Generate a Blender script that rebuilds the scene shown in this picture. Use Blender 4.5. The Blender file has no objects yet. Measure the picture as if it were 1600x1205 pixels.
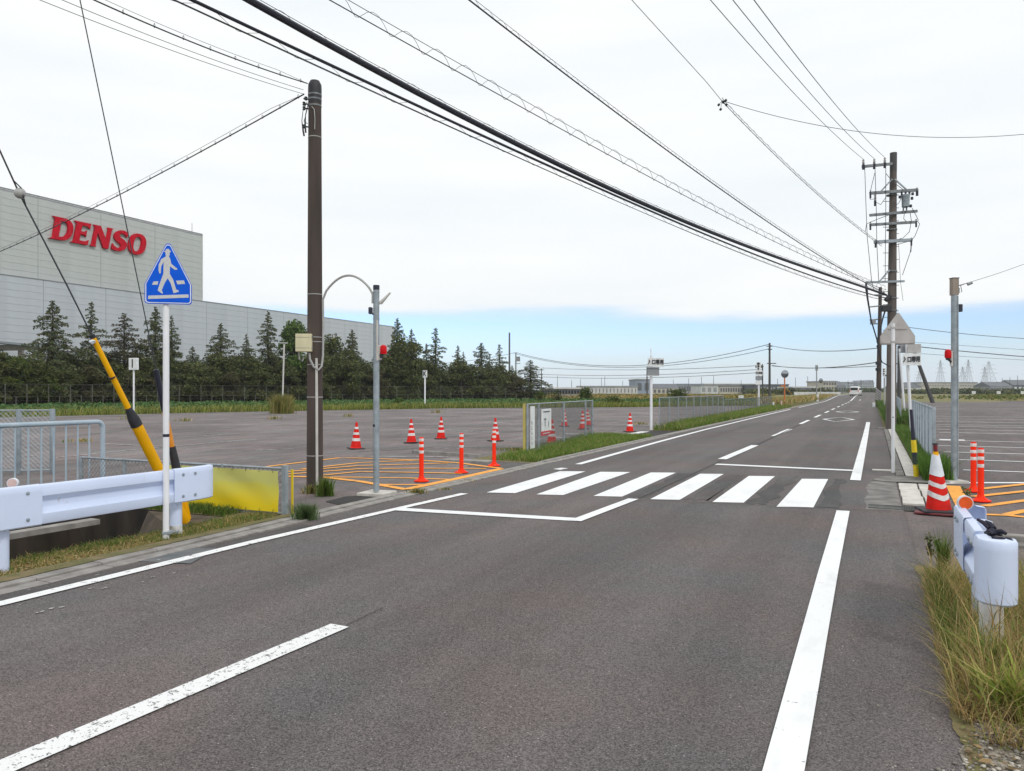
import bpy, bmesh, math, random
import numpy as np
from mathutils import Vector, Matrix
R = math.radians
rnd = random.Random(7)
C = bpy.context.scene.collection
sc = bpy.context.scene

# ---------------------------------------------------------------- camera, sky, sun, exposure
EYE = 1.55
YAW = math.atan(565 / 1200)            # the camera looks this far left of the road direction (+Y)
cam = bpy.data.cameras.new('camera')
cam.lens = 27.0; cam.sensor_width = 36.0
cam.shift_y = 8.5 / 1600
cam.clip_start = 0.05; cam.clip_end = 9000
camo = bpy.data.objects.new('camera', cam); C.objects.link(camo)
camo.location = (0, 0, EYE); camo.rotation_euler = (R(90), 0, YAW)
sc.camera = camo

SUN_EL, SUN_AZ = 44.0, 122.0           # azimuth clockwise from +Y
world = bpy.data.worlds.new('World'); sc.world = world; world.use_nodes = True
nt = world.node_tree; nt.nodes.clear()
def wn(t, **k):
    n = nt.nodes.new(t)
    for a, b in k.items(): setattr(n, a, b)
    return n
wout = wn('ShaderNodeOutputWorld'); mixs = wn('ShaderNodeMixShader')
sky = wn('ShaderNodeTexSky', sky_type='NISHITA', sun_disc=False, sun_elevation=R(SUN_EL), sun_rotation=R(SUN_AZ))
sky.air_density = 1.0; sky.dust_density = 0.6; sky.ozone_density = 1.5
bg1 = wn('ShaderNodeBackground'); bg1.inputs['Strength'].default_value = 0.13
bg2 = wn('ShaderNodeBackground'); bg2.inputs['Strength'].default_value = 1.0
tc = wn('ShaderNodeTexCoord'); sep = wn('ShaderNodeSeparateXYZ')
nz = wn('ShaderNodeTexNoise'); nz.inputs['Scale'].default_value = 2.2; nz.inputs['Detail'].default_value = 7; nz.inputs['Roughness'].default_value = 0.5
mp = wn('ShaderNodeMapping'); mp.inputs['Scale'].default_value = (1, 1, 7)
nt.links.new(tc.outputs['Generated'], mp.inputs[0]); nt.links.new(mp.outputs[0], nz.inputs['Vector'])
nt.links.new(tc.outputs['Generated'], sep.inputs[0])
# cloud deck: starts about six degrees above the horizon with a soft uneven edge
a1 = wn('ShaderNodeMath', operation='MULTIPLY_ADD'); a1.inputs[1].default_value = 0.07; nt.links.new(nz.outputs['Fac'], a1.inputs[0]); nt.links.new(sep.outputs['Z'], a1.inputs[2])
mr = wn('ShaderNodeMapRange'); mr.interpolation_type = 'SMOOTHERSTEP'
mr.inputs['From Min'].default_value = 0.118; mr.inputs['From Max'].default_value = 0.146
nt.links.new(a1.outputs[0], mr.inputs['Value'])
# thin low cloud bank near the horizon
nz2 = wn('ShaderNodeTexNoise'); nz2.inputs['Scale'].default_value = 5; nz2.inputs['Detail'].default_value = 6
mp2 = wn('ShaderNodeMapping'); mp2.inputs['Scale'].default_value = (1, 1, 5)
nt.links.new(tc.outputs['Generated'], mp2.inputs[0]); nt.links.new(mp2.outputs[0], nz2.inputs['Vector'])
r2 = wn('ShaderNodeMapRange'); r2.inputs['From Min'].default_value = 0.45; r2.inputs['From Max'].default_value = 0.75; r2.inputs['To Max'].default_value = 0.35
nt.links.new(nz2.outputs['Fac'], r2.inputs['Value'])
hz = wn('ShaderNodeMapRange'); hz.inputs['From Min'].default_value = 0.0; hz.inputs['From Max'].default_value = 0.075
hz.inputs['To Min'].default_value = 0.75; hz.inputs['To Max'].default_value = 0.02; hz.interpolation_type = 'SMOOTHSTEP'
nt.links.new(sep.outputs['Z'], hz.inputs['Value'])
mx = wn('ShaderNodeMath', operation='MAXIMUM'); nt.links.new(mr.outputs[0], mx.inputs[0])
ad = wn('ShaderNodeMath', operation='MULTIPLY'); nt.links.new(r2.outputs[0], ad.inputs[0]); nt.links.new(hz.outputs[0], ad.inputs[1])
ad2 = wn('ShaderNodeMath', operation='ADD'); ad2.use_clamp = True
nt.links.new(ad.outputs[0], ad2.inputs[0]); nt.links.new(hz.outputs[0], ad2.inputs[1])
nt.links.new(ad2.outputs[0], mx.inputs[1])
cr = wn('ShaderNodeValToRGB'); cr.color_ramp.elements[0].position = 0.3; cr.color_ramp.elements[0].color = (0.90, 0.955, 0.995, 1)
cr.color_ramp.elements[1].position = 0.62; cr.color_ramp.elements[1].color = (1.01, 1.03, 1.03, 1)
nt.links.new(nz.outputs['Fac'], cr.inputs[0]); low = wn('ShaderNodeMix', data_type='RGBA'); low.inputs[6].default_value = (0.77, 0.86, 0.97, 1)
nt.links.new(mr.outputs[0], low.inputs[0]); nt.links.new(cr.outputs[0], low.inputs[7]); nt.links.new(low.outputs[2], bg2.inputs['Color'])
tint = wn('ShaderNodeMix', data_type='RGBA', blend_type='MULTIPLY'); tint.inputs[0].default_value = 1.0
tint.inputs[7].default_value = (1.0, 1.12, 1.42, 1)
nt.links.new(sky.outputs[0], tint.inputs[6]); nt.links.new(tint.outputs[2], bg1.inputs['Color'])
nt.links.new(mx.outputs[0], mixs.inputs[0]); nt.links.new(bg1.outputs[0], mixs.inputs[1]); nt.links.new(bg2.outputs[0], mixs.inputs[2])
nt.links.new(mixs.outputs[0], wout.inputs['Surface'])
sl = bpy.data.lights.new('sun', 'SUN'); sl.energy = 1.2; sl.angle = R(10); sl.color = (1, 0.95, 0.88)
so = bpy.data.objects.new('sun', sl); C.objects.link(so)
az = R(SUN_AZ)
sd = Vector((math.sin(az) * math.cos(R(SUN_EL)), math.cos(az) * math.cos(R(SUN_EL)), math.sin(R(SUN_EL))))
so.rotation_euler = sd.to_track_quat('Z', 'Y').to_euler(); so.location = sd * 50
sc.view_settings.view_transform = 'Standard'; sc.view_settings.look = 'None'
sc.view_settings.exposure = 0.0; sc.view_settings.gamma = 1.0
sc.cycles.use_denoising = True
sc.cycles.max_bounces = 6; sc.cycles.transparent_max_bounces = 12

# ---------------------------------------------------------------- surveying helpers
S_, C_ = math.sin(YAW), math.cos(YAW)
def P(px, py, d):
    """a place seen in the photo's direction (px,py) at forward distance d"""
    l = (px - 800) / 1200 * d
    return Vector((-S_ * d + C_ * l, C_ * d + S_ * l, EYE + (611 - py) * d / 1200))
def g(px, py, z=0.0):
    d = 1200 * (EYE - z) / (py - 611)
    v = P(px, py, d); return Vector((v.x, v.y, z))
def smooth(t): t = max(0, min(1, t)); return t * t * (3 - 2 * t)
def rise(x, y):
    """the road climbs gently on its embankment in the distance"""
    b = smooth((x + 30) / 14) * smooth((22 - x) / 12)
    return 0.6 * smooth((y - 112) / 60) * b

# ---------------------------------------------------------------- mesh helpers
class MB:
    def __init__(s): s.v = []; s.f = []; s.m = []; s.mi = 0; s.c = None
    def add(s, vs, fs):
        o = len(s.v); s.v += [tuple(p) for p in vs]
        for f in fs: s.f.append(tuple(i + o for i in f)); s.m.append(s.mi)
    def box(s, c, size, rz=0.0, tilt=None):
        hx, hy, hz_ = size[0] / 2, size[1] / 2, size[2] / 2
        M = Matrix.Rotation(rz, 3, 'Z')
        if tilt is not None: M = tilt
        c = Vector(c)
        vs = [c + M @ Vector((x * hx, y * hy, z * hz_)) for x in (-1, 1) for y in (-1, 1) for z in (-1, 1)]
        s.add(vs, [(0, 1, 3, 2), (4, 6, 7, 5), (0, 4, 5, 1), (2, 3, 7, 6), (0, 2, 6, 4), (1, 5, 7, 3)])
        return s
    def bbox(s, c, size, b, rz=0.0):
        """box with chamfered edges"""
        bm = bmesh.new(); bmesh.ops.create_cube(bm, size=1)
        for v in bm.verts: v.co = Vector((v.co.x * size[0], v.co.y * size[1], v.co.z * size[2]))
        bmesh.ops.bevel(bm, geom=bm.edges[:] + bm.verts[:], offset=b, segments=2, affect='EDGES', profile=0.5)
        M = Matrix.Translation(Vector(c)) @ Matrix.Rotation(rz, 4, 'Z')
        bm.verts.index_update()
        s.add([M @ v.co for v in bm.verts], [[v.index for v in f.verts] for f in bm.faces]); bm.free(); return s
    def cyl(s, p0, p1, r0, r1=None, n=12, cap=True):
        r1 = r0 if r1 is None else r1
        p0, p1 = Vector(p0), Vector(p1); ax = (p1 - p0).normalized()
        u = ax.orthogonal().normalized(); w = ax.cross(u)
        vs = []
        for p, r in ((p0, r0), (p1, r1)):
            for k in range(n):
                a = 2 * math.pi * k / n; vs.append(p + (u * math.cos(a) + w * math.sin(a)) * r)
        fs = [(k, (k + 1) % n, n + (k + 1) % n, n + k) for k in range(n)]
        if cap: fs += [tuple(range(n - 1, -1, -1)), tuple(range(n, 2 * n))]
        s.add(vs, fs); return s
    def tube(s, pts, r, n=6, cap=True):
        pts = [Vector(p) for p in pts]; m = len(pts)
        rs = r if isinstance(r, (list, tuple)) else [r] * m
        u = None; vs = []
        for i, p in enumerate(pts):
            t = (pts[min(i + 1, m - 1)] - pts[max(i - 1, 0)])
            t = t.normalized() if t.length > 1e-9 else Vector((0, 0, 1))
            if u is None: u = t.orthogonal().normalized()
            else:
                u = u - t * u.dot(t); u = u.normalized() if u.length > 1e-6 else t.orthogonal().normalized()
            w = t.cross(u)
            for k in range(n):
                a = 2 * math.pi * k / n; vs.append(p + (u * math.cos(a) + w * math.sin(a)) * rs[i])
        fs = [(i * n + k, i * n + (k + 1) % n, (i + 1) * n + (k + 1) % n, (i + 1) * n + k) for i in range(m - 1) for k in range(n)]
        if cap: fs += [tuple(range(n - 1, -1, -1)), tuple(range((m - 1) * n, m * n))]
        s.add(vs, fs); return s
    def lathe(s, prof, c=(0, 0, 0), n=24):
        vs = []; c = Vector(c)
        for r, z in prof:
            for k in range(n):
                a = 2 * math.pi * k / n; vs.append(c + Vector((r * math.cos(a), r * math.sin(a), z)))
        m = len(prof)
        fs = [(i * n + k, i * n + (k + 1) % n, (i + 1) * n + (k + 1) % n, (i + 1) * n + k) for i in range(m - 1) for k in range(n)]
        s.add(vs, fs + [tuple(range(n - 1, -1, -1)), tuple(range((m - 1) * n, m * n))]); return s
    def sheet(s, pts, z=None):
        s.add([(p[0], p[1], (p[2] if len(p) > 2 else 0) if z is None else z) for p in pts], [tuple(range(len(pts)))]); return s
    def prism(s, pts, o, u, w, depth):
        """outline pts (2D) in plane o + a*u + b*w, thickened along u x w by depth"""
        o, u, w = Vector(o), Vector(u).normalized(), Vector(w).normalized(); nn = u.cross(w) * depth
        a = [o + u * p[0] + w * p[1] for p in pts]; b = [p + nn for p in a]; k = len(pts)
        s.add(a + b, [tuple(range(k - 1, -1, -1)), tuple(range(k, 2 * k))] + [(i, (i + 1) % k, k + (i + 1) % k, k + i) for i in range(k)]); return s
    def strip(s, pts, w, z=0.004):
        """flat painted band of width w along pts"""
        pts = [Vector((p[0], p[1], 0)) for p in pts]; vs = []
        for i, p in enumerate(pts):
            t = (pts[min(i + 1, len(pts) - 1)] - pts[max(i - 1, 0)]).normalized(); nn = Vector((-t.y, t.x, 0)) * w / 2
            vs += [p + nn, p - nn]
        vs = [(v.x, v.y, z + rise(v.x, v.y)) for v in vs]
        s.add(vs, [(2 * i, 2 * i + 1, 2 * i + 3, 2 * i + 2) for i in range(len(pts) - 1)]); return s
    def build(s, name, mat=None, parent=None, smooth_=False, col=None, normals=True):
        me = bpy.data.meshes.new(name)
        o0 = Vector(parent['_o']) if parent is not None and '_o' in parent.keys() else Vector((0, 0, 0))
        vs = [(a - o0.x, b - o0.y, c - o0.z) for a, b, c in s.v]
        me.from_pydata(vs, [], s.f)
        mats = mat if isinstance(mat, (list, tuple)) else [mat]
        for m_ in mats:
            if m_ is not None: me.materials.append(m_)
        if len(mats) > 1: me.polygons.foreach_set('material_index', s.m)
        if normals:
            bm = bmesh.new(); bm.from_mesh(me); bmesh.ops.recalc_face_normals(bm, faces=bm.faces); bm.to_mesh(me); bm.free()
        if smooth_:
            me.polygons.foreach_set('use_smooth', [True] * len(me.polygons))
            try: me.set_sharp_from_angle(angle=R(35))
            except Exception: pass
        me.update()
        o = bpy.data.objects.new(name, me); C.objects.link(o)
        if parent is not None:
            o.parent = parent; o['_o'] = tuple(o0)
        return o

def thing(name, label, cat, loc=(0, 0, 0), group=None):
    o = bpy.data.objects.new(name, None); C.objects.link(o); o.location = loc; o['_o'] = tuple(float(a) for a in loc)
    o.empty_display_size = 0.1
    return tag(o, label, cat, group)
def tag(o, label=None, cat=None, group=None, kind=None):
    if label: o['label'] = label
    if cat: o['category'] = cat
    if group: o['group'] = group
    if kind: o['kind'] = kind
    return o
def kids(): 
    d = {}
    for o in bpy.data.objects:
        if o.parent: d.setdefault(o.parent.name, []).append(o)
    return d
def copy_tree(o, parent=None, K=None):
    if K is None: K = kids()
    c = o.copy(); C.objects.link(c)
    if parent is not None: c.parent = parent
    for ch in K.get(o.name, []): copy_tree(ch, c, K)
    return c

# ---------------------------------------------------------------- materials
def newmat(name):
    m = bpy.data.materials.new(name); m.use_nodes = True
    return m, m.node_tree, m.node_tree.nodes['Principled BSDF']
def pm(name, c1, c2=None, scale=4.0, rough=0.6, bump=0.0, bscale=None, metal=0.0, detail=5, lo=0.35, hi=0.65, stretch=(1, 1, 1), coord='Object', bdist=0.01, spec=None):
    m, t, b = newmat(name); L = t.links
    b.inputs['Roughness'].default_value = rough; b.inputs['Metallic'].default_value = metal
    if spec is not None: b.inputs['Specular IOR Level'].default_value = spec
    if c2 is None: c2 = tuple(a * 0.82 for a in c1)
    tcn = t.nodes.new('ShaderNodeTexCoord'); mpn = t.nodes.new('ShaderNodeMapping'); mpn.inputs['Scale'].default_value = stretch
    L.new(tcn.outputs[coord], mpn.inputs[0])
    n = t.nodes.new('ShaderNodeTexNoise'); n.inputs['Scale'].default_value = scale; n.inputs['Detail'].default_value = detail
    L.new(mpn.outputs[0], n.inputs['Vector'])
    r = t.nodes.new('ShaderNodeValToRGB'); r.color_ramp.elements[0].position = lo; r.color_ramp.elements[1].position = hi
    r.color_ramp.elements[0].color = (*c1, 1); r.color_ramp.elements[1].color = (*c2, 1)
    L.new(n.outputs['Fac'], r.inputs[0]); L.new(r.outputs[0], b.inputs['Base Color'])
    if bump > 0:
        n2 = t.nodes.new('ShaderNodeTexNoise'); n2.inputs['Scale'].default_value = bscale or scale * 4; n2.inputs['Detail'].default_value = 4
        L.new(mpn.outputs[0], n2.inputs['Vector'])
        bp = t.nodes.new('ShaderNodeBump'); bp.inputs['Strength'].default_value = bump; bp.inputs['Distance'].default_value = bdist
        L.new(n2.outputs['Fac'], bp.inputs['Height']); L.new(bp.outputs[0], b.inputs['Normal'])
    return m

def asphalt(name, base, var, speck=1.0, warm=(1.0, 0.945, 0.93), cracks=True, lanes=False):
    m, t, b = newmat(name); L = t.links; N = t.nodes.new
    b.inputs['Roughness'].default_value = 0.88; b.inputs['Specular IOR Level'].default_value = 0.3
    tcn = N('ShaderNodeTexCoord')
    fine = N('ShaderNodeTexVoronoi'); fine.inputs['Scale'].default_value = 150; L.new(tcn.outputs['Object'], fine.inputs['Vector'])
    med = N('ShaderNodeTexNoise'); med.inputs['Scale'].default_value = 2.3; med.inputs['Detail'].default_value = 8; med.inputs['Roughness'].default_value = 0.7
    mpn = N('ShaderNodeMapping'); mpn.inputs['Scale'].default_value = (1, 0.22, 1); L.new(tcn.outputs['Object'], mpn.inputs[0]); L.new(mpn.outputs[0], med.inputs['Vector'])
    big = N('ShaderNodeTexNoise'); big.inputs['Scale'].default_value = 0.25; big.inputs['Detail'].default_value = 5; L.new(tcn.outputs['Object'], big.inputs['Vector'])
    grain = N('ShaderNodeTexNoise'); grain.inputs['Scale'].default_value = 130; grain.inputs['Detail'].default_value = 6; grain.inputs['Roughness'].default_value = 0.75; L.new(tcn.outputs['Object'], grain.inputs['Vector'])
    sp = N('ShaderNodeSeparateColor'); L.new(fine.outputs['Color'], sp.inputs[0])
    e = N('ShaderNodeMapRange'); e.inputs['From Min'].default_value = 0.0; e.inputs['From Max'].default_value = 1; e.inputs['To Min'].default_value = 1 - 0.32 * speck; e.inputs['To Max'].default_value = 1 + 0.42 * speck
    L.new(sp.outputs[0], e.inputs['Value'])
    e2 = N('ShaderNodeMapRange'); e2.inputs['From Min'].default_value = 0.3; e2.inputs['From Max'].default_value = 0.7; e2.inputs['To Min'].default_value = 1 - var; e2.inputs['To Max'].default_value = 1 + var
    L.new(med.outputs['Fac'], e2.inputs['Value'])
    e3 = N('ShaderNodeMapRange'); e3.inputs['From Min'].default_value = 0.3; e3.inputs['From Max'].default_value = 0.7; e3.inputs['To Min'].default_value = 1 - var; e3.inputs['To Max'].default_value = 1 + var
    L.new(big.outputs['Fac'], e3.inputs['Value'])
    e4 = N('ShaderNodeMapRange'); e4.inputs['From Min'].default_value = 0.3; e4.inputs['From Max'].default_value = 0.7; e4.inputs['To Min'].default_value = 0.70; e4.inputs['To Max'].default_value = 1.30
    L.new(grain.outputs['Fac'], e4.inputs['Value'])
    def mul(a, c):
        k = N('ShaderNodeMath'); k.operation = 'MULTIPLY'; L.new(a, k.inputs[0]); L.new(c, k.inputs[1]); return k.outputs[0]
    f = mul(mul(e.outputs[0], e2.outputs[0]), mul(e3.outputs[0], e4.outputs[0]))
    chip = N('ShaderNodeTexVoronoi'); chip.inputs['Scale'].default_value = 62; L.new(tcn.outputs['Object'], chip.inputs['Vector'])
    cs_ = N('ShaderNodeSeparateColor'); L.new(chip.outputs['Color'], cs_.inputs[0])
    c1 = N('ShaderNodeMapRange'); c1.inputs['From Min'].default_value = 0.90; c1.inputs['From Max'].default_value = 0.93; L.new(cs_.outputs[1], c1.inputs['Value'])
    c2 = N('ShaderNodeMapRange'); c2.inputs['From Min'].default_value = 0.30; c2.inputs['From Max'].default_value = 0.18; L.new(chip.outputs['Distance'], c2.inputs['Value'])
    c3 = N('ShaderNodeMath'); c3.operation = 'MULTIPLY_ADD'; c3.inputs[2].default_value = 1.0
    c4 = N('ShaderNodeMath'); c4.operation = 'MULTIPLY'; c4.inputs[1].default_value = 0.9 * speck; L.new(c1.outputs[0], c4.inputs[0])
    L.new(c4.outputs[0], c3.inputs[0]); L.new(c2.outputs[0], c3.inputs[1]); f = mul(f, c3.outputs[0])
    if lanes:
        # wheel paths polished a little lighter, oil-darkened strips between them, dirt along the kerb
        mpl = N('ShaderNodeMapping'); mpl.inputs['Scale'].default_value = (1.15, 0.035, 1); mpl.inputs['Location'].default_value = (3.3, 0, 0); L.new(tcn.outputs['Object'], mpl.inputs[0])
        ln = N('ShaderNodeTexNoise'); ln.inputs['Scale'].default_value = 1.0; ln.inputs['Detail'].default_value = 3; L.new(mpl.outputs[0], ln.inputs['Vector'])
        l1 = N('ShaderNodeMapRange'); l1.inputs['From Min'].default_value = .35; l1.inputs['From Max'].default_value = .65; l1.inputs['To Min'].default_value = .86; l1.inputs['To Max'].default_value = 1.12; L.new(ln.outputs['Fac'], l1.inputs['Value']); f = mul(f, l1.outputs[0])
        st = N('ShaderNodeTexNoise'); st.inputs['Scale'].default_value = 0.9; st.inputs['Detail'].default_value = 9; st.inputs['Roughness'].default_value = .65; L.new(tcn.outputs['Object'], st.inputs['Vector'])
        s1 = N('ShaderNodeMapRange'); s1.inputs['From Min'].default_value = .60; s1.inputs['From Max'].default_value = .72; s1.inputs['To Min'].default_value = 1; s1.inputs['To Max'].default_value = .80; L.new(st.outputs['Fac'], s1.inputs['Value']); f = mul(f, s1.outputs[0])
    if cracks:
        wv = N('ShaderNodeTexVoronoi'); wv.feature = 'DISTANCE_TO_EDGE'; wv.inputs['Scale'].default_value = 0.16
        dn = N('ShaderNodeTexNoise'); dn.inputs['Scale'].default_value = 1.1; dn.inputs['Detail'].default_value = 8; L.new(tcn.outputs['Object'], dn.inputs['Vector'])
        vm = N('ShaderNodeMix'); vm.data_type = 'RGBA'; vm.blend_type = 'ADD'; vm.inputs[0].default_value = 1.6
        L.new(tcn.outputs['Object'], vm.inputs[6]); L.new(dn.outputs['Color'], vm.inputs[7]); L.new(vm.outputs[2], wv.inputs['Vector'])
        ce = N('ShaderNodeMapRange'); ce.inputs['From Max'].default_value = 0.0028; ce.inputs['To Min'].default_value = 0.72
        L.new(wv.outputs['Distance'], ce.inputs['Value']); f = mul(f, ce.outputs[0])
    hue = N('ShaderNodeTexNoise'); hue.inputs['Scale'].default_value = 0.7; hue.inputs['Detail'].default_value = 4; L.new(tcn.outputs['Object'], hue.inputs['Vector'])
    hm = N('ShaderNodeMix'); hm.data_type = 'RGBA'; hm.inputs[6].default_value = tuple(base * a for a in (warm[0] * .95, warm[1] * 1.01, warm[2] * 1.03)) + (1,); hm.inputs[7].default_value = tuple(base * a for a in (warm[0] * 1.07, warm[1] * .985, warm[2] * .975)) + (1,)
    hr_ = N('ShaderNodeMapRange'); hr_.inputs['From Min'].default_value = .35; hr_.inputs['From Max'].default_value = .65; L.new(hue.outputs['Fac'], hr_.inputs['Value']); L.new(hr_.outputs[0], hm.inputs[0])
    cc = N('ShaderNodeVectorMath'); cc.operation = 'SCALE'; L.new(hm.outputs[2], cc.inputs[0])
    L.new(f, cc.inputs['Scale']); L.new(cc.outputs[0], b.inputs['Base Color'])
    bp = N('ShaderNodeBump'); bp.inputs['Strength'].default_value = 0.55; bp.inputs['Distance'].default_value = 0.004
    L.new(fine.outputs['Distance'], bp.inputs['Height']); L.new(bp.outputs[0], b.inputs['Normal'])
    return m
def paint(name, col, under=(0.10, 0.095, 0.09), wear=0.35, scale=7.0):
    """road paint with the road showing through where it is worn off"""
    m, t, b = newmat(name); L = t.links; N = t.nodes.new
    b.inputs['Roughness'].default_value = 0.7
    tcn = N('ShaderNodeTexCoord')
    n = N('ShaderNodeTexNoise'); n.inputs['Scale'].default_value = scale; n.inputs['Detail'].default_value = 10; n.inputs['Roughness'].default_value = 0.78
    n2 = N('ShaderNodeTexNoise'); n2.inputs['Scale'].default_value = 90; n2.inputs['Detail'].default_value = 4
    L.new(tcn.outputs['Object'], n.inputs['Vector']); L.new(tcn.outputs['Object'], n2.inputs['Vector'])
    a = N('ShaderNodeMath'); a.operation = 'MULTIPLY_ADD'; a.inputs[1].default_value = 0.35; L.new(n2.outputs['Fac'], a.inputs[0]); L.new(n.outputs['Fac'], a.inputs[2])
    r = N('ShaderNodeMapRange'); r.inputs['From Min'].default_value = 0.47 + wear * 0.42; r.inputs['From Max'].default_value = 0.50 + wear * 0.42
    L.new(a.outputs[0], r.inputs['Value'])
    mxn = N('ShaderNodeMix'); mxn.data_type = 'RGBA'; mxn.inputs[6].default_value = (*under, 1); mxn.inputs[7].default_value = (*col, 1)
    L.new(r.outputs[0], mxn.inputs[0]); L.new(mxn.outputs[2], b.inputs['Base Color'])
    return m
def attr_mat(name, rough=0.75, trans=0.25):
    m, t, b = newmat(name); a = t.nodes.new('ShaderNodeAttribute'); a.attribute_name = 'Col'
    t.links.new(a.outputs['Color'], b.inputs['Base Color']); b.inputs['Roughness'].default_value = rough
    b.inputs['Specular IOR Level'].default_value = 0.2
    tl = t.nodes.new('ShaderNodeBsdfTranslucent'); t.links.new(a.outputs['Color'], tl.inputs['Color'])
    ms = t.nodes.new('ShaderNodeMixShader'); ms.inputs[0].default_value = trans
    t.links.new(b.outputs[0], ms.inputs[1]); t.links.new(tl.outputs[0], ms.inputs[2]); t.links.new(ms.outputs[0], t.nodes['Material Output'].inputs['Surface'])
    return m
M = {}
M['road'] = asphalt('road_asphalt', 0.112, 0.10, speck=1.5, warm=(1.075, 0.96, 0.935), cracks=False, lanes=True)
M['seam'] = asphalt('road_seam_asphalt', 0.098, 0.2, cracks=False)
M['lot'] = asphalt('lot_asphalt', 0.165, 0.3, speck=1.4, warm=(1.02, 0.895, 0.88))
M['lot2'] = asphalt('right_lot_asphalt', 0.128, 0.28, speck=1.4, warm=(1.08, 0.94, 0.92))
M['dark_asphalt'] = asphalt('fresh_asphalt', 0.045, 0.15, cracks=False)
M['stain'] = asphalt('worn_dark_asphalt', 0.088, 0.3, cracks=False)
M['white'] = paint('white_road_paint', (0.84, 0.85, 0.86), wear=0.06)
M['white_worn'] = paint('worn_white_road_paint', (0.80, 0.80, 0.80), wear=0.27, scale=24)
M['white_edge'] = paint('slightly_worn_paint', (0.84, 0.84, 0.84), wear=0.20, scale=11)
M['white_faint'] = paint('faint_white_road_paint', (0.5, 0.49, 0.48), under=(0.14, 0.13, 0.125), wear=0.38, scale=6)
M['orange_paint'] = paint('orange_road_paint', (0.95, 0.40, 0.045), wear=0.12)
M['concrete'] = pm('kerb_concrete', (0.34, 0.32, 0.30), (0.22, 0.205, 0.19), 6, 0.9, 0.4, 60)
M['concrete_light'] = pm('pale_concrete', (0.66, 0.63, 0.58), (0.50, 0.475, 0.44), 5, 0.9, 0.3, 50)
M['concrete_ramp'] = pm('dusty_concrete', (0.25, 0.235, 0.215), (0.13, 0.122, 0.118), 3.5, 0.9, 0.4, 60)
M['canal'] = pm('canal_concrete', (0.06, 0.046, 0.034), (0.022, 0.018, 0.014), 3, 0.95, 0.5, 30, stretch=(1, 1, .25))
M['soil'] = pm('verge_soil', (0.22, 0.165, 0.085), (0.12, 0.12, 0.04), 5, 1.0, 0.6, 50)
M['field'] = pm('farmland', (0.11, 0.14, 0.045), (0.22, 0.18, 0.075), 0.02, 1.0, 0.3, 2, detail=8)
M['rice'] = pm('ripe_rice', (0.26, 0.20, 0.075), (0.13, 0.14, 0.045), 0.09, 1.0, 0.6, 2.5, detail=9, stretch=(1, .25, 1), bdist=.2)
M['crop'] = pm('green_crop', (0.07, 0.13, 0.045), (0.035, 0.07, 0.022), 0.7, 1.0, 0.6, 3, bdist=.2)
M['water'] = pm('canal_water', (0.015, 0.016, 0.012), None, 3, 0.12)
M['rail'] = pm('white_rail_enamel', (0.66, 0.745, 0.95), (0.60, 0.68, 0.88), 1.3, 0.38, 0.03, 20)
def soil_marks(m, col, lo=.66, hi=.74, amount=.8, scale=9.0, stretch=(1, 1, .35)):
    """scattered dirt, scuffs or rust over an existing material"""
    t = m.node_tree; b = t.nodes['Principled BSDF']; L = t.links; src = b.inputs['Base Color'].links[0].from_socket
    tcn = t.nodes.new('ShaderNodeTexCoord'); mpn = t.nodes.new('ShaderNodeMapping'); mpn.inputs['Scale'].default_value = stretch; L.new(tcn.outputs['Object'], mpn.inputs[0])
    n = t.nodes.new('ShaderNodeTexNoise'); n.inputs['Scale'].default_value = scale; n.inputs['Detail'].default_value = 11; n.inputs['Roughness'].default_value = .72; L.new(mpn.outputs[0], n.inputs['Vector'])
    r = t.nodes.new('ShaderNodeMapRange'); r.inputs['From Min'].default_value = lo; r.inputs['From Max'].default_value = hi; r.inputs['To Max'].default_value = amount; L.new(n.outputs['Fac'], r.inputs['Value'])
    x = t.nodes.new('ShaderNodeMix'); x.data_type = 'RGBA'; L.new(r.outputs[0], x.inputs[0]); L.new(src, x.inputs[6]); x.inputs[7].default_value = (*col, 1); L.new(x.outputs[2], b.inputs['Base Color']); return m
soil_marks(M['rail'], (.30, .26, .23), .62, .72, .65, 7.0)
M['post_white'] = pm('white_post_paint', (0.82, 0.83, 0.86), (0.74, 0.75, 0.78), 3, 0.4)
M['post_dirty'] = pm('weathered_white_paint', (0.72, 0.72, 0.72), (0.30, 0.28, 0.25), 7, 0.7, 0.2, 40, lo=.45, hi=.7)
M['galv'] = pm('galvanised_steel', (0.36, 0.41, 0.45), (0.26, 0.30, 0.33), 9, 0.5, 0.06, 80, metal=0.35)
M['galv_dark'] = pm('dull_galvanised_wire', (0.24, 0.26, 0.27), (0.16, 0.17, 0.18), 9, 0.55, metal=0.4)
M['blue_steel'] = pm('bluish_painted_steel', (0.34, 0.43, 0.52), (0.42, 0.50, 0.57), 5, 0.5)
M['pole'] = pm('brown_weathered_concrete', (0.085, 0.062, 0.052), (0.052, 0.040, 0.035), 5, 0.85, 0.3, 50, stretch=(1, 1, .12))
M['pole_grey'] = pm('grey_weathered_concrete', (0.16, 0.135, 0.12), (0.07, 0.06, 0.055), 4, 0.85, 0.3, 50, stretch=(1, 1, .12))
M['pole_far'] = pm('dark_pole', (0.08, 0.078, 0.08), None, 3, 0.8)
M['cable'] = pm('black_cable_sheath', (0.012, 0.014, 0.028), (0.02, 0.022, 0.035), 8, 0.5)
M['wire'] = pm('weathered_wire', (0.05, 0.055, 0.065), None, 8, 0.5, metal=.2)
M['black'] = pm('black_rubber', (0.016, 0.016, 0.022), (0.03, 0.03, 0.035), 12, 0.6)
M['navy'] = pm('navy_plastic', (0.02, 0.022, 0.045), None, 8, 0.45)
M['yellow'] = pm('yellow_plastic', (0.90, 0.45, 0.003), (0.82, 0.39, 0.003), 4, 0.5, spec=.2)
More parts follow.
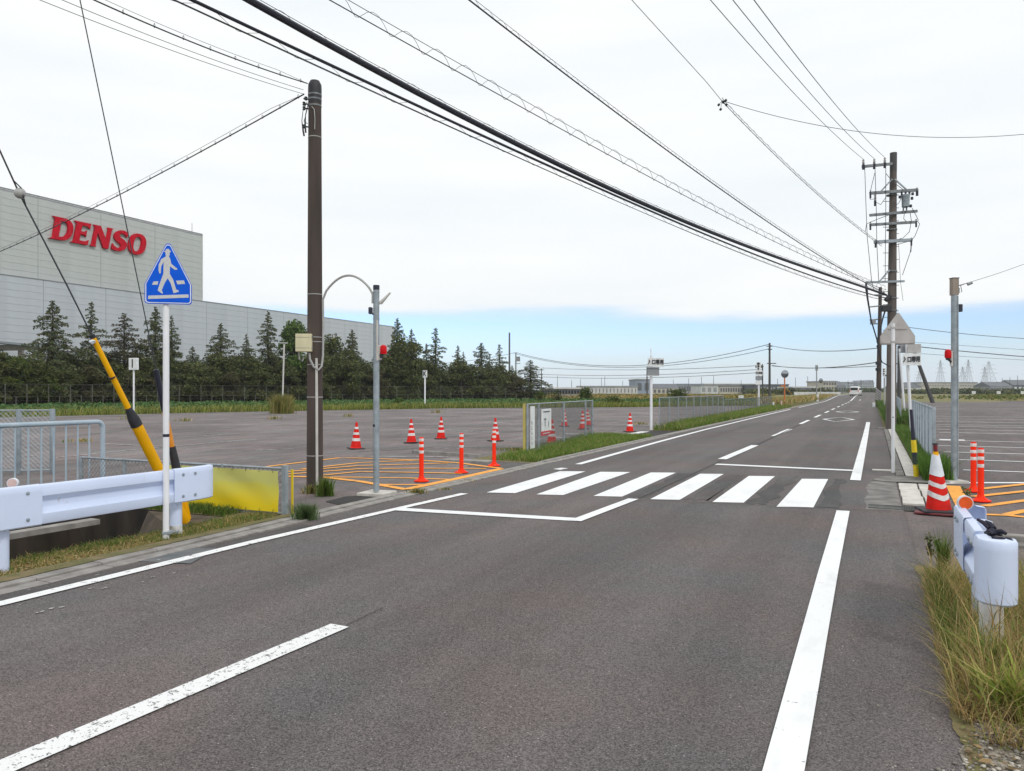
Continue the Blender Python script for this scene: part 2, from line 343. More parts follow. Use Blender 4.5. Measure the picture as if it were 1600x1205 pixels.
M['yellow2'] = pm('bright_yellow_plastic', (0.85, 0.62, 0.015), None, 4, 0.35)
M['orange'] = pm('orange_plastic', (0.80, 0.30, 0.03), None, 4, 0.4)
M['red_orange'] = pm('fluorescent_red_plastic', (0.92, 0.035, 0.006), (0.85, 0.03, 0.006), 6, 0.6, spec=.15)
M['cone_red'] = pm('red_cone_plastic', (0.78, 0.02, 0.014), (0.60, 0.018, 0.012), 9, 0.65, 0.05, 40, spec=.15)
M['reflect'] = pm('white_reflective_tape', (0.80, 0.78, 0.78), (0.62, 0.58, 0.57), 14, 0.45)
M['sign_blue'] = pm('sign_blue', (0.003, 0.095, 0.66), (0.003, 0.11, 0.72), 3, 0.55, spec=.15)
M['sign_white'] = pm('sign_reflective_white', (0.60, 0.60, 0.60), (0.54, 0.54, 0.545), 40, 0.4)
M['sign_border'] = pm('sign_border_white', (0.78, 0.82, 0.88), None, 6, 0.4)
M['sign_back'] = pm('sign_back_grey', (0.48, 0.46, 0.45), (0.40, 0.385, 0.375), 5, 0.55)
M['sign_panel'] = pm('sign_panel_white', (0.80, 0.82, 0.82), None, 6, 0.5)
M['ink'] = pm('dark_ink', (0.02, 0.02, 0.025), None, 6, 0.6)
M['red_ink'] = pm('red_sign_print', (0.60, 0.03, 0.05), None, 6, 0.5)
M['brand_red'] = pm('red_letter_enamel', (0.56, 0.002, 0.02), (0.48, 0.002, 0.018), 1, 0.6, spec=.1)
M['panel_warm'] = pm('warm_grey_cladding', (0.50, 0.525, 0.52), (0.465, 0.49, 0.485), 0.6, 0.6)
M['panel_cool'] = pm('cool_grey_cladding', (0.505, 0.54, 0.585), (0.47, 0.505, 0.555), 0.6, 0.6)
M['joint'] = pm('cladding_joint', (0.38, 0.39, 0.41), None, 1, 0.8)
M['box_cream'] = pm('cream_plastic_box', (0.66, 0.60, 0.40), (0.58, 0.53, 0.35), 7, 0.5)
M['conduit'] = pm('grey_pvc', (0.42, 0.42, 0.41), (0.34, 0.34, 0.335), 7, 0.5)
M['conduit_light'] = pm('pale_pvc', (0.60, 0.58, 0.55), None, 7, 0.5)
M['red_lens'] = pm('red_lamp_lens', (0.70, 0.006, 0.012), (0.5, 0.005, 0.01), 20, 0.4, spec=.2)
M['orange_lens'] = pm('orange_reflector', (0.86, 0.11, 0.012), None, 20, 0.3)
M['pink_lens'] = pm('faded_reflector', (0.70, 0.50, 0.47), (0.60, 0.42, 0.38), 9, 0.5)
M['fence_far'] = pm('dull_old_fence', (0.10, 0.10, 0.09), (0.16, 0.155, 0.14), 3, 0.8)
soil_marks(M['cone_red'], (.10, .04, .035), .58, .70, .6, 12.0); soil_marks(M['red_orange'], (.20, .04, .03), .62, .74, .5, 12.0); soil_marks(M['reflect'], (.22, .18, .17), .58, .70, .6, 14.0); soil_marks(M['yellow'], (.25, .14, .03), .60, .72, .6, 8.0); soil_marks(M['panel_warm'], (.36, .38, .37), .50, .75, .35, .18, (1, 1, .12)); soil_marks(M['panel_cool'], (.34, .37, .41), .50, .75, .35, .18, (1, 1, .12)); soil_marks(M['galv'], (.16, .13, .11), .62, .74, .5, 8.0)
soil_marks(M['white'], (.42, .41, .40), .50, .72, .35, 2.5, (1, .4, 1)); soil_marks(M['lot'], (.085, .078, .072), .56, .70, .55, .9, (1, 1, 1)); soil_marks(M['lot2'], (.075, .07, .066), .56, .70, .5, .9, (1, 1, 1)); soil_marks(M['orange_paint'], (.22, .14, .09), .52, .66, .6, 5.0, (1, 1, 1))
M['bark'] = pm('bark', (0.06, 0.045, 0.035), (0.03, 0.025, 0.02), 6, 0.95)
M['stone'] = pm('pale_gravel', (0.42, 0.39, 0.33), (0.24, 0.22, 0.19), 30, 0.9)
M['gravel_bed'] = pm('gravel_bed', (0.36, 0.32, 0.26), (0.15, 0.125, 0.10), 38, 1.0, 0.9, 60, detail=8)
M['glove'] = pm('black_cloth', (0.012, 0.013, 0.03), (0.025, 0.025, 0.045), 20, 0.85)
M['grating'] = pm('steel_grating', (0.20, 0.21, 0.20), (0.12, 0.13, 0.12), 15, 0.6, metal=.4)
M['pit'] = pm('dark_pit', (0.01, 0.01, 0.01), None, 5, 1)
M['leaf'] = attr_mat('leaf', 0.7, 0.2)
M['blade'] = attr_mat('grass_blade', 0.75, 0.3)
M['needle'] = attr_mat('needle_foliage', 0.8, 0.1)
M['car_white'] = pm('white_car_paint', (0.80, 0.80, 0.79), None, 3, 0.25)
M['glass'] = pm('dark_glass', (0.02, 0.022, 0.025), None, 3, 0.1)
M['mirror'] = pm('convex_mirror', (0.35, 0.37, 0.40), None, 3, 0.15, metal=0.9)
M['mirror_pole'] = pm('orange_mirror_pole', (0.62, 0.17, 0.04), (0.5, 0.14, 0.035), 5, 0.5)
for k_, c_ in dict(b_white=(.62, .62, .62), b_grey=(.30, .31, .33), b_dark=(.12, .13, .15), b_cream=(.55, .52, .45), b_blue=(.28, .33, .42), b_roof=(.16, .17, .19), tower=(.42, .45, .50), b_green=(.05, .09, .04)).items():
    M[k_] = pm(k_.replace('b_', 'building_'), c_, None, .3, .8)
# cloth banner: faded above, still strong below
m_, t_, b_ = newmat('faded_yellow_banner'); N_ = t_.nodes.new
tc_ = N_('ShaderNodeTexCoord'); sp_ = N_('ShaderNodeSeparateXYZ'); n_ = N_('ShaderNodeTexNoise'); n_.inputs['Scale'].default_value = 2.2; n_.inputs['Detail'].default_value = 6
ma_ = N_('ShaderNodeMath'); ma_.operation = 'MULTIPLY_ADD'; ma_.inputs[1].default_value = .45
t_.links.new(tc_.outputs['Generated'], sp_.inputs[0]); t_.links.new(tc_.outputs['Object'], n_.inputs['Vector']); t_.links.new(n_.outputs['Fac'], ma_.inputs[0]); t_.links.new(sp_.outputs['Z'], ma_.inputs[2])
cr_ = N_('ShaderNodeValToRGB'); cr_.color_ramp.elements[0].position = .45; cr_.color_ramp.elements[0].color = (.78, .60, .004, 1); cr_.color_ramp.elements[1].position = .85; cr_.color_ramp.elements[1].color = (.66, .62, .10, 1)
e_ = cr_.color_ramp.elements.new(1.15 / 1.2); e_.color = (.60, .60, .18, 1)
t_.links.new(ma_.outputs[0], cr_.inputs[0]); t_.links.new(cr_.outputs[0], b_.inputs['Base Color']); b_.inputs['Roughness'].default_value = .7
M['banner'] = m_

# ---------------------------------------------------------------- foliage meshes (numpy)
def raw_mesh(name, V, F, colors, mat, parent=None):
    """V (n,3), F (m,k), one colour per face"""
    me = bpy.data.meshes.new(name); V = np.asarray(V, np.float32); F = np.asarray(F, np.int32); m, k = F.shape
    me.vertices.add(len(V)); me.vertices.foreach_set('co', V.ravel())
    me.loops.add(m * k); me.loops.foreach_set('vertex_index', F.ravel())
    me.polygons.add(m); me.polygons.foreach_set('loop_start', np.arange(0, m * k, k, dtype=np.int32))
    me.update(calc_edges=True)
    ca = me.color_attributes.new('Col', 'FLOAT_COLOR', 'CORNER')
    cc = np.ones((m, k, 4), np.float32); cc[:, :, :3] = np.asarray(colors, np.float32)[:, None, :]
    ca.data.foreach_set('color', cc.ravel()); me.materials.append(mat)
    o = bpy.data.objects.new(name, me); C.objects.link(o)
    if parent is not None: o.parent = parent
    return o
def blades(name, X, Y, H, pal, wid=0.006, lean=0.45, mat='blade', z0=0.0, seed=1, probs=None, parent=None):
    """bent grass blades: two stacked pieces each (quad split into tris + tip)"""
    r = np.random.RandomState(seed); n = len(X); X, Y, H = map(np.asarray, (X, Y, H))
    a = r.rand(n) * 2 * np.pi; b = r.rand(n) * 2 * np.pi; le = lean * H * (0.3 + r.rand(n))
    w = wid * (0.6 + 0.8 * r.rand(n)); z = np.broadcast_to(z0, (n,))
    dx, dy = np.cos(a) * w, np.sin(a) * w; lx, ly = np.cos(b) * le, np.sin(b) * le
    V = np.zeros((n, 5, 3), np.float32)
    V[:, 0] = np.stack([X - dx, Y - dy, z - .01], 1); V[:, 1] = np.stack([X + dx, Y + dy, z - .01], 1)
    V[:, 2] = np.stack([X + dx * .8 + lx * .3, Y + dy * .8 + ly * .3, z + H * .55], 1)
    V[:, 3] = np.stack([X - dx * .8 + lx * .3, Y - dy * .8 + ly * .3, z + H * .55], 1)
    V[:, 4] = np.stack([X + lx, Y + ly, z + H * (0.85 + .15 * r.rand(n))], 1)
    i = np.arange(n)[:, None] * 5
    F = np.concatenate([i + np.array([[0, 1, 2]]), i + np.array([[0, 2, 3]]), i + np.array([[3, 2, 4]])], 0)
    pal = np.asarray(pal, np.float32); k = r.choice(len(pal), n, p=probs)
    col = pal[k] * (0.75 + 0.5 * r.rand(n, 1)); col = np.concatenate([col, col, col], 0)
    return raw_mesh(name, V.reshape(-1, 3), F, col, M[mat], parent)
def leaves(Pts, size, pal, r, probs=None, flat=0.0):
    """random little triangles pairs (diamonds) at Pts -> V,F,col"""
    n = len(Pts); u = r.randn(n, 3); u[:, 2] *= (1 - flat); u /= np.linalg.norm(u, axis=1)[:, None] + 1e-9
    v = r.randn(n, 3); v -= (v * u).sum(1)[:, None] * u; v[:, 2] *= (1 - flat); v /= np.linalg.norm(v, axis=1)[:, None] + 1e-9
    s = np.asarray(size).reshape(-1, 1) * (0.6 + .8 * r.rand(n, 1))
    V = np.stack([Pts + u * s, Pts + v * s * .45, Pts - u * s, Pts - v * s * .45], 1)
    F = (np.arange(n)[:, None] * 4 + np.array([[0, 1, 2, 3]]))
    pal = np.asarray(pal, np.float32); k = r.choice(len(pal), n, p=probs); col = pal[k] * (0.65 + .7 * r.rand(n, 1))
    return V.reshape(-1, 3), F, col
def in_poly(x, y, poly):
    x, y = np.asarray(x), np.asarray(y); c = np.zeros(x.shape, bool); n = len(poly)
    for i in range(n):
        x1, y1 = poly[i][:2]; x2, y2 = poly[(i + 1) % n][:2]
        if y1 == y2: continue
        k = ((y1 > y) != (y2 > y)) & (x < (x2 - x1) * (y - y1) / (y2 - y1) + x1); c ^= k
    return c
def scatter(poly, n, seed=0):
    r = np.random.RandomState(seed); xs = [p[0] for p in poly]; ys = [p[1] for p in poly]; X = np.zeros(0); Y = np.zeros(0)
    while len(X) < n:
        x = r.uniform(min(xs), max(xs), n); y = r.uniform(min(ys), max(ys), n); k = in_poly(x, y, poly); X = np.concatenate([X, x[k]]); Y = np.concatenate([Y, y[k]])
    return X[:n], Y[:n]
GREENS = [(.10, .17, .03), (.14, .21, .04), (.07, .12, .025), (.18, .23, .06)]
DRY = [(.50, .36, .15), (.58, .44, .22), (.38, .25, .12), (.28, .27, .09)]
# ================================================================ SETTING
def interp(x, xs, ys): return float(np.interp(x, xs, ys))
def kx(y): return interp(y, [-10, 4, 8.5, 13.6, 23, 40, 75, 120, 300], [-6.12, -6.12, -6.3, -6.40, -6.50, -6.62, -6.75, -7.0, -7.2])
def struct(name, mb, mat, parent=None, **k):
    o = mb.build(name, mat, parent, normals=False, **k)
    if parent is None: o['kind'] = 'structure'
    for p in o.data.polygons:
        pass
    return o
def grid_sheet(xs, ys, z, skip=None, top=True):
    mb = MB(); nx, ny = len(xs), len(ys)
    mb.v = [(x, y, z + rise(x, y)) for y in ys for x in xs]
    for j in range(ny - 1):
        for i in range(nx - 1):
            if skip and skip((xs[i] + xs[i + 1]) / 2, (ys[j] + ys[j + 1]) / 2): continue
            mb.f.append((j * nx + i, j * nx + i + 1, (j + 1) * nx + i + 1, (j + 1) * nx + i)); mb.m.append(0)
    return mb
CX0, CX1, CY0, CY1 = -10.25, -7.08, 0.5, 7.1       # the canal beside the road
xs = [-5000, -1500, -500, -200, -90, -50] + [-34, -30, -26, -22, -18, -14, CX0, CX1, -4, 0, 4, 8, 12, 16, 20, 24] + [50, 100, 300, 1000, 5000]
ys = [-400, -100, -20, CY0, CY1, 30, 60, 90, 108] + list(range(114, 175, 6)) + [200, 260, 400, 700, 1500, 3000, 6500]
ground = struct('ground', grid_sheet(xs, ys, -0.07, lambda x, y: CX0 < x < CX1 and CY0 < y < CY1), M['field'])
# canal: four walls, bed, water
mb = MB()
for a, b, c, d in (((CX0, CY0), (CX1, CY0), 0, 0), ((CX1, CY0), (CX1, CY1), 0, 0), ((CX1, CY1), (CX0, CY1), 0, 0), ((CX0, CY1), (CX0, CY0), 0, 0)):
    mb.add([(a[0], a[1], -1.9), (b[0], b[1], -1.9), (b[0], b[1], -0.012), (a[0], a[1], -0.012)], [(0, 1, 2, 3)])
mb.sheet([(CX0, CY0), (CX1, CY0), (CX1, CY1), (CX0, CY1)], -1.9)
canal = struct('canal_lining', mb, M['canal']); canal['_o'] = (0, 0, 0)
mb = MB(); mb.sheet([(CX0, CY0), (CX1, CY0), (CX1, CY1), (CX0, CY1)], -1.45)
struct('canal_water', mb, M['water'])
# road
ys = [-14, -8, -4, 0] + list(np.arange(2, 60, 2)) + list(range(60, 190, 5)) + [200, 230, 270, 330, 420, 600]
mb = MB()
for y in ys: mb.v += [(kx(y) + .165, y, rise(-3, y)), (-3.2, y, rise(-3, y) + .004), (0.36, y, rise(-3, y))]
for i in range(len(ys) - 1):
    for k in (0, 1): mb.f.append((3 * i + k, 3 * i + k + 1, 3 * i + k + 4, 3 * i + k + 3)); mb.m.append(0)
road = struct('road', mb, M['road']); road['_o'] = (0, 0, 0)
# parking lots
LL = [(-6.5, 7.45), (-6.56, 9), (-6.62, 14), (-6.66, 15.2), (-8.3, 15.3), (-8.95, 25.6), (kx(26) - .16, 25.7), (kx(29) - .16, 29.6), (-8.0, 29.8), (-9.0, 76), (-11, 83), (-15, 82), (-19.4, 73), (-34.5, 60), (-44, 40), (-46.4, 28), (-50, 5), (-50, -12), (CX0 - .12, -12), (CX0 - .12, 7.45)]
mb = MB(); mb.sheet(LL, -0.012); lotL = struct('left_parking_lot', mb, M['lot']); lotL['_o'] = (0, 0, 0)
LR = [(0.36, 7.7), (3.5, 7.7), (70, 7.7), (70, 130), (20, 138), (2, 138), (1.6, 60), (1.3, 30), (1.1, 15.7), (0.36, 15.7)]
mb = MB(); mb.sheet(LR, -0.012); lotR = struct('right_parking_lot', mb, M['lot2']); lotR['_o'] = (0, 0, 0)
# verges
def soil(name, pts, mat='soil', z=-0.008): mb = MB(); mb.sheet(pts, z); return struct(name, mb, M[mat])
soil('left_verge', [(CX1, -12), (kx(0) - .165, -12), (kx(0) - .165, 4), (kx(7.4) - .165, 7.45), (CX1 + 0, 7.45)])
soil('canal_bank', [(CX0 - .12, CY1), (CX1, CY1), (CX1, 7.45), (CX0 - .12, 7.45)])
soil('left_fence_verge', [(-8.3, 15.3), (-6.66, 15.2), (kx(20) - .165, 20), (kx(25) - .165, 25.6), (-8.95, 25.6)])
soil('far_left_verge', [(-8.0, 29.8), (kx(30) - .165, 29.8), (kx(50) - .165, 50), (kx(76) - .165, 76), (-9.0, 76)])
soil('right_verge', [(0.36, -3), (6, -3), (6, 7.7), (0.36, 7.7)])
soil('gravel_patch', [(0.20, 2.2), (0.24, 3.0), (.31, 3.2), (.29, 3.4), (.35, 3.55), (0.33, 3.8), (0.40, 4.0), (.38, 4.2), (.6, 4.22), (.8, 4.1), (1.1, 4.25), (1.6, 4.2), (6, 4.6), (6, -3), (-.1, -3)], 'gravel_bed', 0.004)
soil('right_fence_verge', [(0.78, 15.7), (1.1, 15.7), (1.3, 30), (1.6, 60), (2, 100), (.36, 100), (.36, 34.8), (.78, 34.7)])
# earth and dead grass creeping over the asphalt edge at the right
ed_ = [(.42, 3.5), (.42, 7.7)] + [(.345 - .018 * math.sin(q * .21) * math.sin(q * .07 + 1) + rnd.uniform(-.007, .007), 7.7 - q * .025) for q in range(168)]
soil('verge_edge', ed_, 'soil', 0.006)
ed_ = [(kx(2) - .3, 2.0), (kx(7) - .3, 7.4)] + [(kx(7.4 - q * .025) - .165 + .016 + .014 * math.sin(q * .19) * math.sin(q * .05) + rnd.uniform(-.006, .006), 7.4 - q * .025) for q in range(216)]
soil('verge_edge', ed_, 'soil', 0.034)
# crop fields and rice beyond the lots
def field(name, pts, mat, z=0.0): mb = MB(); mb.sheet(pts, z); return struct(name, mb, M[mat])
field('green_crop_field', [(-11.3, 83.6), (-15, 82.4), (-19.4, 73.4), (-34.6, 60.4), (-44.2, 40), (-46.6, 28), (-51, 5), (-70, 5), (-66, 60), (-55, 120), (-9.5, 100)], 'crop', -0.02)
field('left_rice_field', [(-55, 121), (-9.5, 101), (-20, 150), (-28, 330), (-170, 330), (-60, 140)], 'rice', 0.03)
field('right_rice_field', [(3, 139), (20, 138.6), (70, 131), (190, 160), (190, 260), (26, 300), (22, 180)], 'rice', 0.03)
# kerb: paired concrete stones, singly as far as they show
def kerb_piece(y0, y1, xo, w, h, mat_):
    mb = MB(); a, b = kx(y0) + xo, kx(y1) + xo; zz = rise(-7, (y0 + y1) / 2)
    vs = []
    for (x, y) in ((a, y0), (b, y1)):
        vs += [(x - w / 2, y, -0.1 + zz), (x + w / 2, y, -0.1 + zz), (x + w / 2, y, h - .004 + zz), (x + w / 2 - .012, y, h + zz), (x - w / 2 + .006, y, h + zz), (x - w / 2, y, h - .004 + zz)]
    mb.add(vs, [(5, 4, 3, 2, 1, 0), (6, 7, 8, 9, 10, 11)] + [(i, (i + 1) % 6, 6 + (i + 1) % 6, 6 + i) for i in range(6)])
    return mb
kerb = thing('kerb', None, None); del kerb['_o']; kerb['_o'] = (0.0, 0.0, 0.0); kerb['kind'] = 'structure'
y = -2.0
while y < 26:
    for xo, w, h, nm in ((-.095, .13, .030, 'kerb_stone'), (.055, .15, .012, 'gutter_stone')):
        if 9.2 < y < 15.0 and nm == 'kerb_stone': h = .018
        kerb_piece(y + .004, y + .596, xo, w, h + rnd.uniform(-.002, .002), None).build(nm, M['concrete'], kerb)
    y += .6
mb = MB()
while y < 300:
    st = 1.0 if y < 80 else 6
    q = kerb_piece(y, y + st - .01, -.03, .28, .03, None); mb.add(q.v, q.f); y += st
o = mb.build('far_kerb', M['concrete'], kerb); o['kind'] = 'stuff'

# ---------------------------------------------------------------- road markings (children of the road)
Z1 = .009
ZK = [0]
def mark(name, mat, parent, *strips):
    mb = MB()
    for pts, w in strips: ZK[0] = (ZK[0] + 1) % 9; mb.strip(pts, w, Z1 + .0006 * ZK[0])
    return struct(name, mb, M[mat], parent)
def seg(x0, y0, x1, y1, n=1): return [(x0 + (x1 - x0) * t / n, y0 + (y1 - y0) * t / n) for t in range(n + 1)]
mark('edge_line', 'white_edge', road, ([(-5.70, -8), (-5.73, 3.5), (-5.74, 6), (-5.64, 8.6), (-5.57, 10.15)], .13))
mark('edge_line', 'white', road, ([(-5.62, 15.2), (-5.74, 18.5), (-5.9, 23), (-6.08, 31), (-6.2, 45), (-6.28, 58), (-6.3, 68)], .15))
mark('edge_line', 'white', road, ([(-6.32, 76), (-6.35, 100)] + [(-6.4, y) for y in range(106, 260, 6)], .15))
mark('edge_line', 'white', road, ([(-.26, -6), (-.33, 3.1), (-.35, 7), (-.355, 10.75)], .155))
mark('edge_line', 'white', road, ([(-.285, 14.5), (-.27, 20), (-.25, 30), (-.24, 41.8)], .17))
mark('centre_line', 'white_worn', road, ([(-3.24, 0.2), (-3.22, 2), (-3.17, 4.08)], .15))
mark('centre_line', 'white', road, (seg(-3.2, 8.55, -3.10, 10.65), .15))
mark('centre_line', 'white', road, (seg(-3.09, 17.7, -3.04, 22.6), .20))
mark('centre_line', 'white_worn', road, (seg(-3.13, 27.6, -3.11, 30.4), .12), (seg(-3.1, 30, -3.06, 33), .2))
for k in range(8):
    y0 = [38.2, 48, 58.5, 68, 79, 90, 101, 112][k]
    mark('centre_dash', 'white', road, (seg(-3.1, y0, -3.1, y0 + 5.2, 2), .17))
mark('centre_line', 'white', road, ([(-3.1, y) for y in range(124, 250, 6)], .17))
mark('stop_line', 'white', road, (seg(-5.62, 8.43, -3.2, 8.66), .22))
mark('stop_line', 'white', road, (seg(-3.0, 16.45, -.36, 16.28), .26))
for (px0, px1, pxt0, pxt1, yb, yt) in ((760, 805, 875, 915, 770.5, 737), (838, 880, 938, 985, 773.5, 738), (927, 972, 1017, 1056, 776, 739), (1016, 1062, 1094, 1131, 781, 741), (1113, 1162, 1170, 1211, 785.5, 744.5), (1213, 1271, 1253, 1294, 793, 749)):
    mb = MB(); mb.add([tuple(g(px0, yb))[:2] + (Z1,), tuple(g(px1, yb + 1.0))[:2] + (Z1,), tuple(g(pxt1, yt + .4))[:2] + (Z1,), tuple(g(pxt0, yt))[:2] + (Z1,)], [(0, 1, 2, 3)])
    struct('crosswalk_stripe', mb, M['white'], road)
mb = MB(); mb.sheet([g(864, 733.5), g(875, 735), g(888, 732.5), g(877, 731.5)], Z1); struct('crosswalk_stripe', mb, M['white_worn'], road)
# traffic-worn darker bands between the stripes
for (a, b, c, d, e, f) in ((1062, 1113, 1137, 1168, 782, 742), (1162, 1206, 1213, 1250, 788, 745), (972, 1016, 1062, 1090, 777, 740), (1274, 1318, 1297, 1322, 794, 749)):
    cs_ = [g(a + 2, e), g(b - 2, e + 1), g(d - 2, f + .5), g(c + 2, f)]; ou = []
    for q in range(4):
        p0_, p1_ = cs_[q], cs_[(q + 1) % 4]; nn_ = Vector((p1_.y - p0_.y, p0_.x - p1_.x, 0)).normalized()
        for s in range(9): ou.append(p0_.lerp(p1_, s / 9) + nn_ * rnd.uniform(-.10, .05))
    mb = MB(); mb.sheet(ou, Z1 - .003); struct('tyre_worn_patch', mb, M['stain'], road)
# the seam down the middle of the road, and the transverse joint before the crossing
mark('road_seam', 'dark_asphalt', road, (seg(-3.14, 4.1, -3.155, 4.55, 6), .006), (seg(-3.02, 23, -3.05, 38, 4), .04))
mark('road_seam', 'seam', road, (seg(-3.06, 10.8, -3.05, 17.4, 6), .035))
mark('road_seam', 'dark_asphalt', road, (seg(-3.0, 10.62, .2, 10.95, 6), .012))
def diamond(cx, cy):
    mark('diamond_marking', 'white', road, ([(cx - .75, cy), (cx, cy + 3.6), (cx + .75, cy), (cx, cy - 3.6), (cx - .75, cy)], .17))
diamond(-1.72, 45.2); diamond(-1.75, 62)
mark('edge_dash', 'white_worn', road, ([(-1.9, 128), (-1.9, 134)], .15))
# inner paint flecks spilled by the left edge line
mb = MB()
for k in range(22):
    px, py = rnd.uniform(20, 345), 0; py = 945 - .2386 * px + rnd.choice([rnd.uniform(-22, -8), rnd.uniform(8, 34)])
    c = g(px, py); r = rnd.uniform(.004, .013); n = 6; a0 = rnd.random() * 6
    mb.sheet([(c.x + r * (.6 + rnd.random()) * math.cos(a0 + 6.283 * i / n), c.y + r * 2.2 * (.6 + rnd.random()) * math.sin(a0 + 6.283 * i / n)) for i in range(n)], Z1)
o = struct('paint_fleck', mb, M['white_faint'], road); o['kind'] = 'stuff'
# dark shoulder strip between edge line and kerb
mb = MB(); mb.strip([(-5.9, -6), (-5.9, 4), (-5.92, 7)], .2, .005); struct('shoulder_strip', mb, M['stain'], road)
# ---- left lot
def mk(name, mat, parent, w, *pxs):
    return mark(name, mat, parent, ([g(*p) for p in pxs], w))
Z1 = -0.004
for a in ([(783, 732), (716, 747), (635, 764)],): mk('hatch_border', 'orange_paint', lotL, .17, *a)
mk('hatch_border', 'orange_paint', lotL, .15, (635, 764.5), (561, 751.5), (505, 745.5), (449, 744))
mk('hatch_border', 'orange_paint', lotL, .13, (783, 731.5), (766, 729.5), (716, 723), (652, 718.8), (560, 715.6), (530, 715.3), (432, 727), (400, 731))
for a in ([(652, 718.8), (560, 723), (470, 733)], [(700, 723.5), (560, 727.5), (448, 737)], [(759, 732), (640, 731.5), (560, 732.5), (448, 741)], [(722, 739.8), (640, 738), (560, 737), (500, 743)], [(700, 748.5), (640, 746.5), (560, 745.3), (505, 745)], [(660, 757), (600, 756.6), (585, 756)]):
    mk('hatch_bar', 'orange_paint', lotL, .11, *a)
for a in ([(160, 693), (253, 697.5)], [(85, 715), (225, 701), (400, 686)], [(265, 684), (375, 677.5)], [(10, 714), (52, 712)], [(676, 700), (720, 701)], [(560, 713), (700, 714)], [(600, 672), (690, 671), (780, 676)], [(400, 703), (458, 701)], [(870, 681), (930, 684)], [(940, 664), (1010, 664)]):
    mk('stall_line', 'white_faint', lotL, .10, *a)
mk('entrance_line', 'white', lotL, .34, (929, 687), (1008, 674.3))
mk('entrance_line', 'white', lotL, .16, (862, 683), (930, 685.5)); mk('entrance_line', 'white', lotL, .16, (884, 677.5), (950, 680))
for a in ([(560, 668), (700, 664.5), (830, 659)], [(510, 690), (650, 686), (760, 678), (850, 671)], [(0, 688), (90, 684), (200, 672)], [(170, 672), (300, 662), (470, 655)], [(780, 700), (690, 698), (560, 706)], [(640, 650), (760, 652), (930, 647)]):
    mk('tar_seam', 'dark_asphalt', lotL, .05, *a)
# fresh asphalt by the metal post and at the lot entrance
mb = MB(); mb.sheet([g(508, 783), g(560, 795), g(600, 785), g(640, 774), g(636, 769), g(540, 775)], -.006); struct('asphalt_patch', mb, M['dark_asphalt'], lotL)
mb = MB(); mb.sheet([(-7.6, 25.7), (kx(26) - .16, 25.7), (kx(29) - .16, 29.6), (-7.9, 29.7)], -.006); struct('asphalt_patch', mb, M['dark_asphalt'], lotL)
mb = MB(); mb.sheet([(-7.6, 14.0), (-6.66, 13.7), (-6.68, 15.2), (-8.2, 15.3)], -.006); struct('asphalt_patch', mb, M['stain'], lotL)
# low concrete edging at the end of the hatched area
mb = MB(); mb.box((-9.4, 16.2, .0), (2.2, .12, .12), R(-12)); mb.build('edging_block', M['concrete'], lotL)
mb = MB(); mb.box((-8.15, 15.0, .0), (1.2, .35, .04), R(-4)); mb.build('edging_slab', M['concrete'], lotL)
# ---- right lot
for (px, py, L) in ((1505, 734, 5), (1495, 718, 5), (1475, 706, 5), (1467, 696, 5), (1460, 687.5, 5), (1467, 675.5, 4), (1463, 670.8, 4), (1452, 665.8, 6), (1450, 663.2, 6), (1448, 658.5, 6), (1446, 654, 6), (1444, 650, 6)):
    a = g(px, py); mark('stall_line', 'white', lotR, (seg(a.x, a.y, a.x + L, a.y + L * .02), .12))
    if py > 660: mark('stall_line', 'white_worn', lotR, (seg(a.x + L + 5.5, a.y, a.x + 2 * L + 5.5, a.y + L * .02), .12))
mark('lot_arrow', 'white', lotR, (seg(1.9, 28.0, 2.6, 28.0), .5)); mark('lot_arrow', 'white', lotR, (seg(6.2, 31.6, 7.0, 31.6), .55))
for k in range(5):
    a = g(1436 + k * 6, 630.5 + k * 2.4); mark('stall_line', 'white_faint', lotR, (seg(a.x, a.y, a.x + 2.6, a.y), .35))
mark('stall_line', 'white', lotR, (seg(22, 96, 28, 96), .5))
mk('lot_edge_line', 'white', lotR, .16, (1476, 755), (1500, 754.3), (1600, 754.2), (1760, 757))
mk('hatch_border', 'orange_paint', lotR, .20, (1489, 759), (1497, 774), (1510, 797))
for a in ([(1530, 764), (1600, 756.5), (1700, 750)], [(1520, 776), (1600, 767.5), (1760, 757)], [(1537, 790), (1600, 781.5), (1760, 767)], [(1573, 803.5), (1600, 797.5), (1760, 778)], ):
    mk('hatch_bar', 'orange_paint', lotR, .13, *a)
mk('hatch_border', 'orange_paint', lotR, .13, (1530, 803), (1573, 804.5), (1640, 811), (1760, 824))
# weathered concrete apron and slabs in front of the right lot
apron = thing('concrete_apron', None, None); apron['kind'] = 'structure'
Z2 = .003
mb = MB(); mb.sheet([(-.10, 11.05), (.34, 11.1), (.34, 14.6), (.36, 15.6), (.1, 14.9), (-.06, 14.3), (-.12, 13.6), (-.07, 12.8), (-.13, 12.0), (-.08, 11.4)], Z2 + .0005); struct('dusty_strip', mb, M['concrete_ramp'], apron)
mb = MB(); mb.sheet([(.0, 14.65), (.2, 14.5), (1.05, 14.66), (1.02, 15.3), (.9, 15.62), (.3, 15.6), (.12, 15.3), (.02, 15.0)], .012); mb.build('poured_pad', M['concrete_ramp'], apron)
for k in range(3):
    for x in (.50, .79): mb = MB(); mb.bbox((x, 12.15 + k * .86, 0.008), (.265, .84, .03), .004, R(-1)); mb.build('concrete_slab', M['concrete_light'], apron)
for k in range(19):
    for x, w in ((.44, .14), (.64, .22)): mb = MB(); mb.bbox((x, 16.1 + k, 0.005), (w, .985, .03), .004); mb.build('concrete_slab', M['concrete_ramp' if x < .5 else 'concrete_light'], apron)
